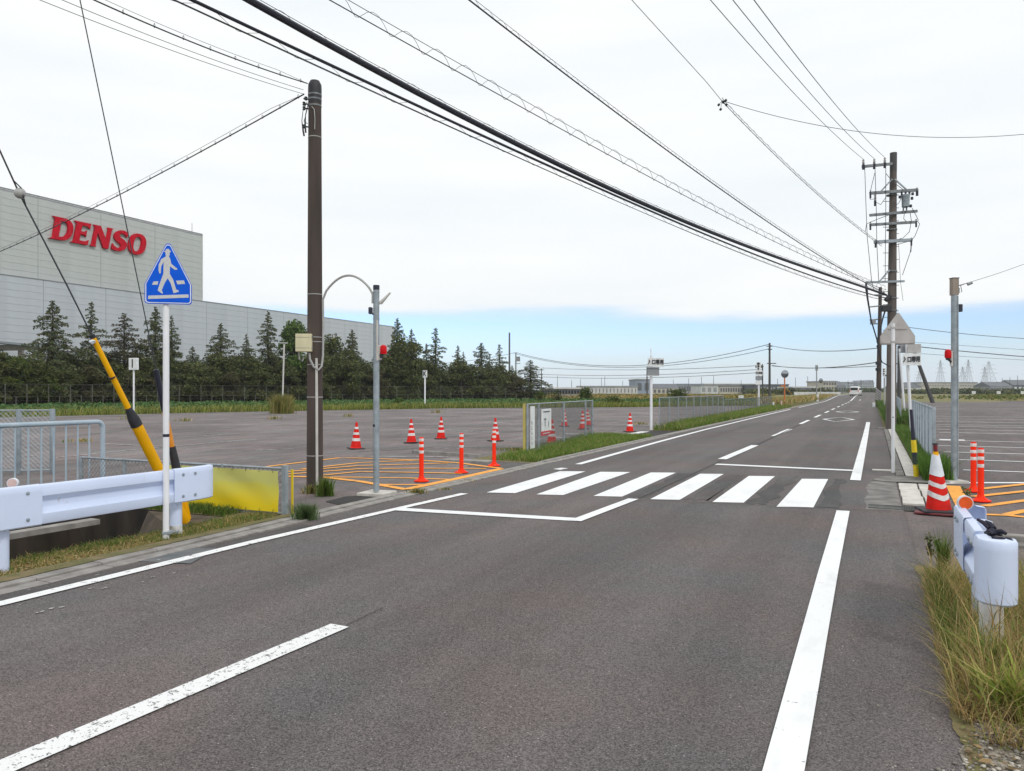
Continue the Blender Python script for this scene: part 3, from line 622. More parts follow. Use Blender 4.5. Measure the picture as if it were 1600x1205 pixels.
mb = MB(); mb.sheet([(.5, 15.7), (.54, 15.7), (.54, 35), (.5, 35)], .0); struct('slab_slit', mb, M['pit'], apron)
mb = MB(); mb.box((.37, 11.33, -.02), (.86, .28, .03)); mb.build('drain_pit', M['pit'], apron)
gr = MB()
for k in range(44): gr.box((-.05 + k * .0195, 11.33, .006), (.007, .27, .016))
gr.box((.37, 11.19, .008), (.87, .012, .02)); gr.box((.37, 11.47, .008), (.87, .012, .02))
o = gr.build('drain_grating', M['grating'], apron)
for (px, py) in ((1383, 735.5), (1382, 669)): c = g(px, py); mb = MB(); mb.bbox((c.x, c.y, .0), (.45, .22, .03), .004, R(3)); mb.build('paving_block', M['concrete_light'], apron)
# kerbing of the plot right of the near guardrail
rk = thing('right_kerb', None, None); rk['kind'] = 'structure'
for k in range(7):
    mb = MB(); mb.bbox((1.5 + k * .61, 9.35 - k * .03, .02), (.6, .13, .10), .008, R(-3)); mb.build('kerb_stone', M['concrete'], rk)
    mb = MB(); mb.bbox((1.5 + k * .61, 9.15 - k * .03, .0), (.6, .2, .03), .005, R(-3)); mb.build('gutter_stone', M['concrete_ramp'], rk)
# headwall beam across the canal
mb = MB(); mb.box((-8.3, 2.6, .015), (.16, 7.0, .06)); mb.build('headwall_beam', M['concrete'], canal)
mb = MB(); mb.add([(-8.6, 7.08, -.02), (CX1 + .02, 7.08, -.01), (CX1 + .02, 6.2, -.05), (-7.9, 6.2, -.9), (-8.6, 6.6, -.9)], [(0, 1, 2), (0, 2, 3, 4)]); mb.build('earth_slope', pm('dark_earth', (.13, .10, .075), (.07, .055, .04), 6, 1, .7, 30), canal, normals=False)
# dark slab in the left verge
vs = thing('verge_slab', None, None); vs['kind'] = 'structure'
mb = MB(); mb.sheet([g(212, 878), g(262, 857), g(338, 858), g(298, 882)], .008); mb.build('cover_slab', pm('blue_grey_slab', (.10, .115, .125), (.16, .16, .16), 4, .9), vs, normals=False)
# ================================================================ FENCES
def chain(mb, p0, p1, z0, z1, pitch=.07, r=.0022):
    """diamond wire netting: real crossing strands"""
    p0, p1 = Vector(p0[:2]), Vector(p1[:2]); L = (p1 - p0).length; u = (p1 - p0) / L; H = z1 - z0
    n = int((L + H) / pitch)
    for k in range(n + 1):
        for sgn in (1, -1):
            a = k * pitch; s0, t0, s1, t1 = a - H, 0, a, H
            if s0 < 0: t0 = -s0; s0 = 0
            if s1 > L: t1 = H - (s1 - L); s1 = L
            if t1 - t0 < .02: continue
            if sgn < 0: t0, t1 = H - t0, H - t1
            nrm = Vector((-u.y, u.x)) * (.003 * sgn)
            A = p0 + u * s0 + nrm; B = p0 + u * s1 + nrm
            mb.cyl((A.x, A.y, z0 + t0), (B.x, B.y, z0 + t1), r, n=3, cap=False)
    return mb
def fence(name, label, p0, p1, h, posts, mats, pitch=.07, r=.0022, post_r=.022, rails=(1.0,), net=(0.06, None), first_mat=None, group=None, square=False):
    t = thing(name, label, 'fence', (p0[0], p0[1], 0), group)
    p0, p1 = Vector(p0[:2]), Vector(p1[:2]); u = (p1 - p0)
    for s in posts:
        p = p0 + u * s; mb = MB()
        if square: mb.bbox((p.x, p.y, h / 2), (post_r * 2, post_r * 2, h + .02), .004)
        else: mb.cyl((p.x, p.y, -.02), (p.x, p.y, h), post_r, n=10)
        mb.build('post', M[mats[0]], t, True)
    for f in rails:
        mb = MB(); mb.cyl((p0.x, p0.y, h * f - .015), (p1.x, p1.y, h * f - .015), .016, n=8); mb.build('rail', M[mats[0]], t, True)
    if pitch:
        mb = chain(MB(), p0, p1, net[0], (net[1] or h) - .03, pitch, r); o = mb.build('wire_netting', M[mats[1]], t, normals=False); o['kind'] = 'stuff'
    return t
# fence 2, at the first entrance
F2a, F2b = Vector((-7.66, 17.15, 0)), Vector((-8.55, 24.5, 0))
f2 = fence('mesh_fence', 'short mesh fence on the grass left of the crossing, hung with two white notices', F2a, F2b, 1.24, (0, .13, .48, .86, 1), ('galv', 'galv_dark'), .085, .003, .03, (1.0, .06))
u2 = (F2b - F2a).normalized(); n2 = Vector((u2.y, -u2.x, 0))
mb = MB(); mb.bbox(F2a + Vector((-.07, -.02, .62)), (.06, .06, 1.24), .006); mb.build('yellow_end_post', pm('faded_yellow_post', (.58, .47, .10), (.45, .38, .12), 4, .6), f2)
def notice(t, s0, s1, z0, z1, name='notice'):
    mb = MB(); a = F2a + u2 * s0 + n2 * .03; b = F2a + u2 * s1 + n2 * .03
    mb.prism([(0, z0), ((b - a).length, z0), ((b - a).length, z1), (0, z1)], a, u2, (0, 0, 1), .012); return mb
nb = thing('notice_board', 'tall narrow white notice with tiny vertical writing beside the mesh fence\'s yellow post', 'sign', tuple(F2a))
notice(nb, .14, .50, .12, 1.17).build('board', M['sign_panel'], nb)
mb = MB(); a = F2a + n2 * .05
for k in range(5):
    z = .78 - k * .125
    for j in range(3): mb.prism([(0, 0), (.035 + .02 * ((k + j) % 2), 0), (.035 + .02 * ((k + j) % 2), .014), (0, .014)], a + u2 * (.19 + .01 * j) + Vector((0, 0, z - j * .03)), u2, (0, 0, 1), .002)
o = mb.build('print', M['ink'], nb); o['kind'] = 'stuff'
nb2 = thing('notice_board', 'white notice with a red lower band hung halfway up the mesh fence', 'sign', tuple(F2a + u2 * 1.6))
notice(nb2, 1.12, 2.05, .50, 1.08).build('board', M['sign_panel'], nb2)
notice(nb2, 1.10, 2.03, .385, .50).build('red_band', M['red_ink'], nb2)
mb = MB()
def ub(s, z, w, h): mb.prism([(0, 0), (w, 0), (w, h), (0, h)], F2a + n2 * .048 + u2 * s + Vector((0, 0, z)), u2, (0, 0, 1), .002)
for k in range(7): ub(1.28 + k * .09, .99, .06, .03)
ub(1.34, .80, .18, .028); ub(1.41, .62, .04, .2); ub(1.75, .60, .03, .14)
mb.build('print', M['ink'], nb2)['kind'] = 'stuff'
mb = MB()
for k in range(8): ub(1.22 + k * .085, .425, .06, .032)
mb.build('band_print', M['sign_white'], nb2)
# fence 3: denser screen part, then open posts
fence('mesh_fence', 'fine meshed fence section nearest the tall white entrance sign pole', (-7.7, 30.1), (-7.98, 46), 1.3, [i / 9 for i in range(10)], ('galv', 'galv_dark'), .13, .0035, .022, (1.0,))
fence('mesh_fence', 'long low wire fence of thin posts running away beside the far lot', (-7.98, 46.4), (-8.66, 75.5), 1.05, [i / 19 for i in range(20)], ('galv_dark', 'galv_dark'), .2, .003, .022, (1.0,))
# right-hand fence along the right lot
fence('mesh_fence', 'grey mesh fence edge on, right behind the red cone with the white sleeve', (.98, 15.75), (1.16, 28.4), 1.25, [i / 8 for i in range(9)], ('galv', 'galv'), .075, .0035, .03, (1.0, .05), square=True)
fence('mesh_fence', 'second grey mesh fence on the right, farther off behind the leaning white posts', (1.02, 36), (1.35, 56), 1.2, [i / 9 for i in range(10)], ('galv', 'galv_dark'), .10, .004, .03, (1.0,), square=True)
# low fence at the lot's near end, yellow banner on it, mesh further left
lf = fence('low_fence', 'low galvanised fence between canal and left lot, partly covered by a yellow banner', (-6.62, 7.42), (-10.4, 7.42), .60, (0, .27, .52, .76, 1), ('galv', 'galv_dark'), .07, .003, .024, (1.0, .07))
bn = thing('banner', 'faded yellow cloth banner stretched over the low fence behind the left guardrail', 'banner', (-7.6, 7.38, 0))
mb = MB(); nx = 24
for j in range(9):
    for i in range(nx + 1):
        x = -6.68 - 1.95 * i / nx; z = .045 + .51 * j / 8; mb.v.append((x, 7.385 + .006 * math.sin(x * 9 + j) + .008 * math.sin(j * .9 + x * 3), z))
for j in range(8):
    for i in range(nx): k = j * (nx + 1) + i; mb.f.append((k, k + 1, k + nx + 2, k + nx + 1)); mb.m.append(0)
ob = mb.build('cloth', M['banner'], bn, True)
mb = MB()
for i in range(9):
    for z in (.05, .555): mb.cyl((-6.75 - i * .225, 7.36, z - .02), (-6.75 - i * .225, 7.37, z + .03), .003, n=5)
mb.build('tie', M['black'], bn)['kind'] = 'stuff'
ep = thing('marker_post', 'upright grey post with a narrow yellow strip at the banner\'s right end', 'post', (-6.6, 7.4, 0))
mb = MB(); mb.bbox((-6.59, 7.40, .31), (.07, .05, .64), .004); mb.build('post', M['galv'], ep)
mb = MB(); mb.bbox((-6.535, 7.47, .30), (.03, .012, .55), .002); mb.build('yellow_strip', M['yellow2'], ep)
# pipe handrail along the canal
hr = thing('handrail', 'pale blue-grey tubular handrail with thin bars behind the left guardrail', 'railing', (-10.45, 7.8, 0))
mb = MB(); pts = [(-10.45, 7.8, -.05), (-10.45, 7.8, 1.0)] + [(-10.45, 7.8 - .09 + .09 * math.cos(a), 1.0 + .09 * math.sin(a)) for a in [k * math.pi / 12 for k in range(1, 6)]] + [(-10.45, 7.70, 1.09), (-10.45, 2.0, 1.09)]
mb.tube(pts, .034, 12); mb.build('top_rail', M['blue_steel'], hr, True)
for y in (6.02, 4.2, 2.4): mb = MB(); mb.cyl((-10.45, y, -.05), (-10.45, y, 1.08), .034, n=12); mb.build('post', M['blue_steel'], hr, True)
for k in range(31):
    y = 7.58 - k * .18
    if min(abs(y - a) for a in (6.02, 4.2, 2.4)) < .05: continue
    mb = MB(); mb.cyl((-10.45, y, .1), (-10.45, y, 1.07), .013, n=8); mb.build('bar', M['blue_steel'], hr, True)
mb = MB(); mb.cyl((-10.45, 7.8, .1), (-10.45, 2.0, .1), .02, n=8); mb.build('bottom_rail', M['blue_steel'], hr, True)
fence('mesh_fence', 'waist high diamond mesh fence standing behind the tubular handrail at the left edge', P(82, 640, 14.5), P(-90, 640, 14.2), 1.2, (0, .31, .64, 1), ('galv', 'galv'), .085, .0045, .035, (1.0, .06), square=True)

# far fence in front of the trees
def DR(px): return 90 + (px - 80) / 750 * 58            # forward distance of the tree row
fa = thing('tree_line_fence', 'tall thin wire fence with posts standing in front of the row of dark conifers', 'fence', tuple(g(400, 632)))
pp = []
for k in range(52):
    px = -60 + k * 17; d = DR(px) - 5; q = P(px, 611, d); pp.append((q.x, q.y, d, px))
for k, (x, y, d, px) in enumerate(pp):
    hgt = 2.3 if (k % 2 == 0) else 1.0
    mb = MB(); mb.cyl((x, y, -.1), (x, y, hgt), .04, n=5); mb.build('post', M['fence_far'], fa)
mb = MB()
for k in range(len(pp) - 1):
    a, b = pp[k], pp[k + 1]
    for z in (2.28, 1.5, .95, .5): mb.cyl((a[0], a[1], z), (b[0], b[1], z), .018 if z > 2 or z == .95 else .010, n=4, cap=False)
mb.build('wires', M['fence_far'], fa)
mb = MB()
for k in range(len(pp) - 1): chain(mb, pp[k], pp[k + 1], .95, 2.28, .6, .005)
o = mb.build('wire_netting', M['fence_far'], fa, normals=False); o['kind'] = 'stuff'

# ================================================================ GUARDRAILS
WPROF = [(0.0, .0), (.040, .006), (.048, .02), (.048, .098), (.040, .108), (.002, .142), (-.004, .158), (-.004, .204), (.046, .256), (.048, .335), (.038, .351), (0, .357)]
FPROF = [(0.0, -.004), (.04, .002), (.052, .014), (.054, .06), (.054, .12), (.054, .18), (.054, .24), (.054, .30), (.054, .345), (.046, .359), (.02, .363), (0, .365)]
def beam(path, prof_at, z0, side=1, th=.005):
    """profile swept along a plan path; outward direction is left/right of it"""
    mb = MB(); n = len(WPROF); m = len(path); rows = []
    for i, p in enumerate(path):
        p = Vector((p[0], p[1])); t = (Vector(path[min(i + 1, m - 1)][:2]) - Vector(path[max(i - 1, 0)][:2])).normalized()
        o = Vector((t.y, -t.x)) * side; pr = prof_at(i)
        fr = [(p.x + o.x * a, p.y + o.y * a, z0 + b) for a, b in pr]; bk = [(p.x + o.x * (a - th), p.y + o.y * (a - th), z0 + b) for a, b in pr]
        rows.append(fr + bk[::-1])
    k = 2 * n
    for r in rows: mb.v += r
    for i in range(m - 1):
        for j in range(k): mb.f.append((i * k + j, i * k + (j + 1) % k, (i + 1) * k + (j + 1) % k, (i + 1) * k + j)); mb.m.append(0)
    mb.f.append(tuple(range(k))); mb.m.append(0); mb.f.append(tuple((m - 1) * k + j for j in range(k))); mb.m.append(0)
    return mb
def bolt(x, y, z, dirx, par, r=.013):
    mb = MB(); mb.cyl((x, y, z), (x + dirx * .006, y, z), r * 1.25, n=10); mb.cyl((x + dirx * .005, y, z), (x + dirx * .014, y, z), r * .8, r * .45, n=8)
    return mb.build('bolt', M['galv'], par, True)
XL = -6.70
g1 = thing('guardrail', 'long white corrugated guardrail along the left verge over the canal', 'guardrail', (XL, 4.1, 0))
beam([(XL, 4.36 + k * .1225) for k in range(13)], lambda i: WPROF, .365).build('beam', M['rail'], g1, True)
def blend(t): return [(a + (c - a) * t, b + (d - b) * t) for (a, b), (c, d) in zip(WPROF, FPROF)]
beam([(XL + .004, 5.79), (XL + .004, 5.85), (XL + .004, 6.0), (XL, 6.12), (XL - .012, 6.24), (XL - .03, 6.32), (XL - .05, 6.335)], lambda i: blend(1.0), .362).build('end_piece', M['rail'], g1, True)
beam([(XL + .004, y) for y in (3.1, 3.5, 3.9, 4.3, 4.37)], lambda i: FPROF, .362).build('joint_cover', M['rail'], g1, True)
beam([(XL, y) for y in (-1.5, 0, 1, 2, 3.1)], lambda i: WPROF, .365).build('beam', M['rail'], g1, True)
for y in (3.98, 4.24, 5.90, 6.06):
    for z in (.43, .66): bolt(XL + .058, y, z, 1, g1)
for y in (4.10, 5.93, 1.9):
    mb = MB(); mb.cyl((XL - .085, y, -.1), (XL - .085, y, .66), .062, n=20); mb.build('post', M['rail'], g1, True)
    mb = MB(); mb.box((XL - .03, y, .55), (.06, .07, .2)); mb.build('bracket', M['rail'], g1)
mb = MB(); mb.cyl((XL - .085, 5.93, .012), (XL - .085, 5.93, .11), .064, n=20); mb.build('rusty_post_foot', M['post_dirty'], g1, True)
def delineator(name, label, loc, yaw, face, r=.047, stem=.10):
    t = thing(name, label, 'reflector', (loc[0], loc[1], loc[2] - stem))
    d = Vector((math.sin(yaw), -math.cos(yaw), 0)); c = Vector(loc)
    mb = MB(); mb.cyl(c - d * .02, c + d * .012, r, n=28); mb.build('housing', M['sign_border'], t, True)
    mb = MB(); mb.cyl(c + d * .012, c + d * .017, r * .86, n=28); mb.build('reflector_face', face, t, True)
    mb = MB(); mb.cyl(c - Vector((0, 0, stem)), c - Vector((0, 0, r * .9)), .010, n=8); mb.build('stem', M['rail'], t, True)
    return t
q = P(20, 755, 6.75); delineator('reflector', 'small faded pink round reflector on top of the left guardrail', q, YAW + .2, M['pink_lens'], .044, .06)
# right guardrail with sleeve ends
XR = .580; rr = .045
path = [(XR + 2 * rr, 6.36)] + [(XR + rr - rr * math.cos(a), 6.40 + rr * math.sin(a)) for a in [math.pi - k * math.pi / 10 for k in range(0, 11)]] + [(XR, 6.2), (XR, 5.8), (XR, 5.4), (XR, 5.16), (XR, 5.06)] + [(XR + rr - rr * math.cos(a), 5.04 - rr * math.sin(a)) for a in [k * math.pi / 10 for k in range(0, 11)]] + [(XR + 2 * rr, 5.09)]
g2 = thing('guardrail', 'short white guardrail at the right with both ends curled round, standing in dry grass', 'guardrail', (XR + .1, 5.7, 0))
ia, ib = 12, 16
beam(path[:14], lambda i: FPROF, .362, 1).build('far_end_sleeve', M['rail'], g2, True)
beam([(XR + .004, 6.12), (XR + .004, 5.8), (XR + .004, 5.3)], lambda i: WPROF, .365, 1).build('beam', M['rail'], g2, True)
beam(path[15:], lambda i: FPROF, .362, 1).build('end_sleeve', M['rail'], g2, True)
for y in (5.22, 5.36, 6.08, 6.22):
    for z in (.43, .66): bolt(XR - .058, y, z, -1, g2)
mb = MB(); mb.cyl((XR + rr, 5.28, -.1), (XR + rr, 5.28, .6), .062, n=20); mb.build('weathered_post', M['post_dirty'], g2, True)
mb = MB(); mb.cyl((XR + rr + .03, 5.98, -.1), (XR + rr + .03, 5.98, .655), .06, n=24); mb.lathe([(.063, .64), (.065, .665), (.06, .68), (.03, .69), (0.001, .692)], (XR + rr + .03, 5.98, 0), 24); mb.build('capped_post', M['rail'], g2, True)
q = P(1508, 785.5, 5.42); delineator('reflector', 'orange round reflector with white rim on the far end of the right guardrail', q, YAW - .25, M['orange_lens'], .050, .14)
# crumpled black gloves tucked in the near sleeve
gl = thing('gloves', 'crumpled black work gloves stuffed behind the near end of the right guardrail', 'gloves', (XR + rr, 5.15, .66))
def crumple(c, r, sc_, seed):
    bm = bmesh.new(); bmesh.ops.create_icosphere(bm, subdivisions=3, radius=1); rs = random.Random(seed)
    from mathutils import noise
    off = Vector((seed * 3.1, 0, 0))
    for v in bm.verts:
        n = noise.noise(v.co * 1.6 + off) * .5 + noise.noise(v.co * 4 + off) * .28
        v.co = Vector((v.co.x * sc_[0], v.co.y * sc_[1], v.co.z * sc_[2])) * r * (1 + n)
    mb = MB(); mb.add([v.co + Vector(c) for v in bm.verts], [[v.index for v in f.verts] for f in bm.faces]); bm.free(); return mb
crumple((XR + .07, 5.10, .70), .042, (1.4, 1.0, .7), 3).build('glove', M['glove'], gl, True)
crumple((XR + .045, 5.18, .735), .036, (1.1, 1.3, .6), 5).build('glove', M['glove'], gl, True)
mb = MB()
for k, (a, b) in enumerate((((.03, 5.22, .75), (-.02, 5.31, .785)), ((.05, 5.2, .755), (.02, 5.29, .78)), ((.09, 5.06, .72), (.12, 5.01, .71)), ((.06, 5.16, .745), (.10, 5.13, .74)))):
    A, B = Vector((XR + a[0], a[1], a[2])), Vector((XR + b[0], b[1], b[2])); mb = MB(); mb.tube([A, A.lerp(B, .5) + Vector((0, 0, .008)), B], [.014, .013, .009], 7); mb.build('finger', M['glove'], gl, True)

# ================================================================ CONES AND FLEXIBLE POSTS
def cone_master(h=.70, name='traffic_cone'):
    t = thing(name, None, None, (0, 0, 0))
    def rad(z): return .142 - (.142 - .032) * (z - .03) / (h - .03 - .03)
    mb = MB(); mb.bbox((0, 0, .013), (.40, .40, .026), .008); mb.build('base', M['black'], t)
    zs = [.026, h * .28, h * .38, h * .52, h * .60, h * .73, h * .80, h - .03]
    pr = [(.165, .027), (.155, .035), (.142, .045)] + [(rad(z), z) for z in zs[1:]] + [(.027, h - .01), (.018, h), (.001, h)]
    mb = MB(); mb.lathe(pr, n=28); mb.build('cone', M['cone_red'], t, True)
    for a, b in ((.30, .41), (.54, .63), (.76, .84)):
        mb = MB(); mb.lathe([(rad(h * a) + .0025, h * a), (rad(h * b) + .0025, h * b)], n=28); mb.build('reflective_band', M['reflect'], t, True)
    mb = MB(); mb.lathe([(.03, h - .035), (.034, h - .015), (.022, h + .012), (.001, h + .014)], n=16); mb.build('tip', M['cone_red'], t, True)
    return t
cone = cone_master()
cones = [((556, 701), 'red striped cone standing alone, leftmost in the left lot, right of the dark pole', 0.04), ((643, 692), 'red striped cone directly behind the nearest orange-red flexible post', -.05), ((689, 685.5), 'red striped cone between the first two flexible posts, farther back in the lot', .03),
         ((774, 689), 'red striped cone half hidden behind the farthest of the three flexible posts', 0), ((862, 693), 'red striped cone seen through the mesh fence beside the white notice with red band', .02), ((882, 666), 'smallest red striped cone seen through the middle of the mesh fence', .02),
         ((911, 670.5), 'red striped cone left of a second one behind the right part of the mesh fence', -.05), ((919, 664.5), 'red striped cone tucked right behind another at the mesh fence\'s far end', -.04), ((984, 674.5), 'red striped cone at the lot entrance left of the white sign pole', .02)]
K = kids()
for i, ((px, py), lab, tl) in enumerate(cones):
    o = cone if i == 0 else copy_tree(cone, None, K)
    o.location = g(px, py); o.rotation_euler = (tl, tl * .5, rnd.uniform(0, 1.5)); tag(o, lab, 'traffic cone', 'red and white cones in the left parking lot')
    if i == 6: o.scale = (1.1, 1.1, 1.05)
def flex_master():
    t = thing('flexible_post', None, None)
    mb = MB(); mb.lathe([(.13, 0), (.13, .012), (.10, .03), (.06, .05), (.045, .08), (.040, .10), (.040, .76), (.036, .785), (.001, .79)], n=24); mb.build('body', M['red_orange'], t, True)
    for z in (.50, .61, .715): mb = MB(); mb.lathe([(.0415, z), (.0425, z + .003), (.0425, z + .047), (.0415, z + .05)], n=24); mb.build('reflective_band', M['reflect'], t, True)
    for k in range(3):
        a = k * 2.1 + .4; mb = MB(); mb.cyl((.1 * math.cos(a), .1 * math.sin(a), .014), (.1 * math.cos(a), .1 * math.sin(a), .034), .012, n=6); mb.build('bolt', M['galv'], t)
    return t
fx = flex_master(); K = kids()
for i, ((px, py), lab, s) in enumerate((((658.5, 752), 'nearest of the three red flexible posts on the left hatched area', .96), ((721, 738.5), 'middle one of the three red flexible posts on the left hatched area', .95), ((772, 728), 'farthest of the three red flexible posts, at the hatching\'s right tip', .95), ((1532.5, 783), 'nearer red flexible post at the right lot, right of the other one', .95), ((1521, 768), 'red flexible post at the right lot, partly hidden by the nearer one', .97))):
    o = fx if i == 0 else copy_tree(fx, None, K); o.location = g(px, py); o.scale = (1, 1, s); o.rotation_euler = (0, 0, rnd.uniform(0, 3)); tag(o, lab, 'bollard', 'red flexible posts with white bands')
# the near cone with chevrons, sleeve and skewed bases
bc = thing('sleeved_cone', 'tall red cone with white chevrons and white sleeve, by the drain grating', 'traffic cone', tuple(g(1467, 801)))
cx, cy = bc.location.x, bc.location.y
H_ = .70
def rc(z): return .155 - (.155 - .045) * z / H_
top_off = Vector((-.05, .0, 0))
def ring_body(z0, z1, grow, n=36, m=6, cap=False, chev=0.0):
    mb = MB(); fr = Vector((S_, -C_, 0)).normalized()
    for i in range(m + 1):
        for k in range(n):
            a = 2 * math.pi * k / n; dv = Vector((math.cos(a), math.sin(a), 0))
            z = z0 + (z1 - z0) * i / m; 
            side = abs(math.atan2(dv.x * fr.y - dv.y * fr.x, dv.dot(fr))); dz = chev * min(1, side / 1.57) if side < 1.57 else chev * (2 - side / 1.57)
            zz = z + dz; r = rc(max(0, zz)) + grow
            mb.v.append((cx + dv.x * r + top_off.x * zz, cy + dv.y * r, zz))
    for i in range(m):
        for k in range(n): mb.f.append((i * n + k, i * n + (k + 1) % n, (i + 1) * n + (k + 1) % n, (i + 1) * n + k)); mb.m.append(0)
    if cap: mb.f.append(tuple(m * n + k for k in range(n))); mb.m.append(0)
    return mb
ring_body(.03, .68, 0, m=14, cap=True).build('cone', M['cone_red'], bc, True)
ring_body(.16, .225, .003, chev=.065).build('chevron_band', M['reflect'], bc, True)
ring_body(.31, .365, .003, chev=.05).build('chevron_band', M['reflect'], bc, True)
ring_body(.46, .72, .006, m=5, cap=True, chev=.03).build('white_sleeve', M['sign_border'], bc, True)
mb = MB(); mb.cyl((cx - .035, cy, .70), (cx - .037, cy, .775), .034, .031, n=20); mb.build('yellow_collar', M['yellow'], bc, True)
mb = MB(); mb.cyl((cx - .037, cy, .775), (cx - .042, cy, .87), .024, .026, n=16); mb.build('dark_red_tip', pm('dark_red_cap', (.25, .015, .02), (.05, .01, .015), 8, .5), bc, True)
mb = MB(); mb.cyl((cx - .042, cy, .865), (cx - .044, cy, .885), .034, .030, n=16); mb.build('cap', M['black'], bc, True)
mb = MB(); mb.bbox((cx, cy - .02, .035), (.46, .44, .03), .01, R(12)); mb.build('upper_base', M['black'], bc)
mb = MB(); mb.bbox((cx - .01, cy - .04, .012), (.50, .48, .024), .008, R(-9)); mb.build('red_base', pm('dull_red_rubber', (.20, .035, .04), (.10, .025, .03), 9, .6), bc)

# ================================================================ SIGNS AND POSTS
def text(name, body, size, mat, parent, loc, rot, extrude=.002, align='CENTER', sx=1.0, offset=0.0, shear=0.0, space=1.0):
    cu = bpy.data.curves.new(name, 'FONT'); cu.body = body; cu.size = size; cu.extrude = extrude; cu.align_x = align; cu.align_y = 'CENTER'
    cu.offset = offset; cu.shear = shear; cu.space_character = space; cu.materials.append(mat)
    o = bpy.data.objects.new(name, cu); C.objects.link(o); o.parent = parent
    dg = bpy.context.evaluated_depsgraph_get(); me = bpy.data.meshes.new_from_object(o.evaluated_get(dg)); bpy.data.objects.remove(o)
    o = bpy.data.objects.new(name, me); C.objects.link(o); o.parent = parent
    o.location = Vector(loc) - Vector(parent['_o']); o.rotation_euler = rot; o.scale = (sx, 1, 1); return o
# blue pedestrian crossing sign
SP = g(259.5, 845); SPx, SPy = SP.x, SP.y
cs = thing('crossing_sign', 'blue pedestrian crossing sign with walking figure on a white post by the left guardrail', 'road sign', (SPx, SPy, 0))
mb = MB(); mb.cyl((SPx, SPy, -.05), (SPx - .0, SPy, 2.5), .031, n=20); mb.build('post', M['post_white'], cs, True)
sy = YAW + R(14)        # the plate looks down the road, a little towards the camera
du = Vector((math.cos(sy), math.sin(sy), 0)); dn = Vector((math.sin(sy), -math.cos(sy), 0))
O = Vector((SPx, SPy, 2.445)) + dn * .045 + du * .03
def rounded(pts, r, k=5):
    out = []; n = len(pts)
    for i in range(n):
        p, a, b = Vector(pts[i]), Vector(pts[i - 1]), Vector(pts[(i + 1) % n]); da, db = (a - p).normalized(), (b - p).normalized()
        ang = da.angle(db) / 2; t = r / math.tan(ang); c = p + (da + db).normalized() * r / math.sin(ang)
        s, e = p + da * t, p + db * t
        for j in range(k + 1):
            v = (s - c).lerp(e - c, j / k).normalized() * r; out.append(tuple(c + v))
    return out
W = .226
PENT = [(-W, 0), (W, 0), (W, .19), (0.015, .655), (-.015, .655), (-W, .19)]
def inset(pts, s, c=(0, .26)): return [(c[0] + (x - c[0]) * s[0], c[1] + (y - c[1]) * s[1]) for x, y in pts]
PENT = [(-W, 0), (W, 0), (W, .20), (0, .665), (-W, .20)]
def plate(name, pts, off, th, mat_, par, O_=None):
    mb = MB(); mb.prism(pts, (O_ or O) + dn * off, du, (0, 0, 1), th)
    return mb.build(name, mat_, par)
plate('plate', rounded(PENT, .03), -.012, .012, M['sign_back'], cs)
plate('blue_edge', rounded(PENT, .03), .0, .002, M['sign_blue'], cs)
plate('white_border', rounded(inset(PENT, (.968, .968), (0, .25)), .028), .0021, .001, M['sign_border'], cs)
plate('blue_field', rounded(inset(PENT, (.925, .93), (0, .24)), .024), .0032, .001, M['sign_blue'], cs)
# walking figure traced on a 120-unit grid (x right, y up)
def fig(pts): return [((x - 580) / 660 * .452, (985 - y) / 890 * .655) for x, y in pts]
man = [(575, 214), (592, 216), (597, 236), (618, 242), (612, 258), (600, 262), (600, 300), (588, 318), (606, 345), (622, 420), (705, 485), (705, 502), (668, 502), (604, 455), (600, 560), (648, 640), (690, 780), (722, 790), (728, 808), (655, 832), (645, 800), (612, 690), (572, 625), (532, 690), (490, 790), (505, 838), (495, 843), (432, 800), (462, 700), (505, 580), (512, 560), (515, 400), (483, 460), (474, 560), (458, 562), (444, 520), (446, 440), (482, 360), (545, 322), (545, 300), (540, 280), (540, 262), (518, 254), (545, 236), (548, 216)]
# the figure is concave: triangulate through a filled curve
def flat_shape(name, pts, off, mat_, par, th=.0012):
    cu = bpy.data.curves.new(name, 'CURVE'); cu.dimensions = '2D'; cu.fill_mode = 'BOTH'; cu.extrude = th / 2
    loops = pts if isinstance(pts[0], list) else [pts]
    for lp in loops:
        s = cu.splines.new('POLY'); s.points.add(len(lp) - 1); s.use_cyclic_u = True
        for i, p in enumerate(lp): s.points[i].co = (p[0], p[1], 0, 1)
    tmp = bpy.data.objects.new('tmp', cu); C.objects.link(tmp); dg = bpy.context.evaluated_depsgraph_get()
    me = bpy.data.meshes.new_from_object(tmp.evaluated_get(dg)); bpy.data.objects.remove(tmp); bpy.data.curves.remove(cu)
    me.name = name; me.materials.clear(); me.materials.append(mat_)
    o = bpy.data.objects.new(name, me); C.objects.link(o); return o
def on_plate(o, par, O_, off):
    Mx = Matrix((( du.x, 0, dn.x, 0), (du.y, 0, dn.y, 0), (0, 1, 0, 0), (0, 0, 0, 1)))
    o.data.transform(Mx); o.parent = par; o.location = O_ + dn * off - Vector(par['_o']); return o
on_plate(flat_shape('walking_figure', fig(man), 0, M['sign_white'], cs), cs, O, .0052)
for q in ([(302, 875), (862, 842), (866, 888), (298, 922)], [(372, 678), (442, 670), (430, 722), (355, 722)], [(688, 655), (800, 648), (815, 697), (708, 705)]):
    on_plate(flat_shape('crossing_bar', fig(q), 0, M['sign_white'], cs), cs, O, .0052)
for z in (2.56, 2.9):
    pass
mb = MB(); mb.box(O + dn * -.022 + Vector((0, 0, .06)), (.3, .02, .03), sy); mb.box((SPx, SPy, 2.50), (.08, .08, .03), sy); mb.build('bracket', M['galv'], cs)
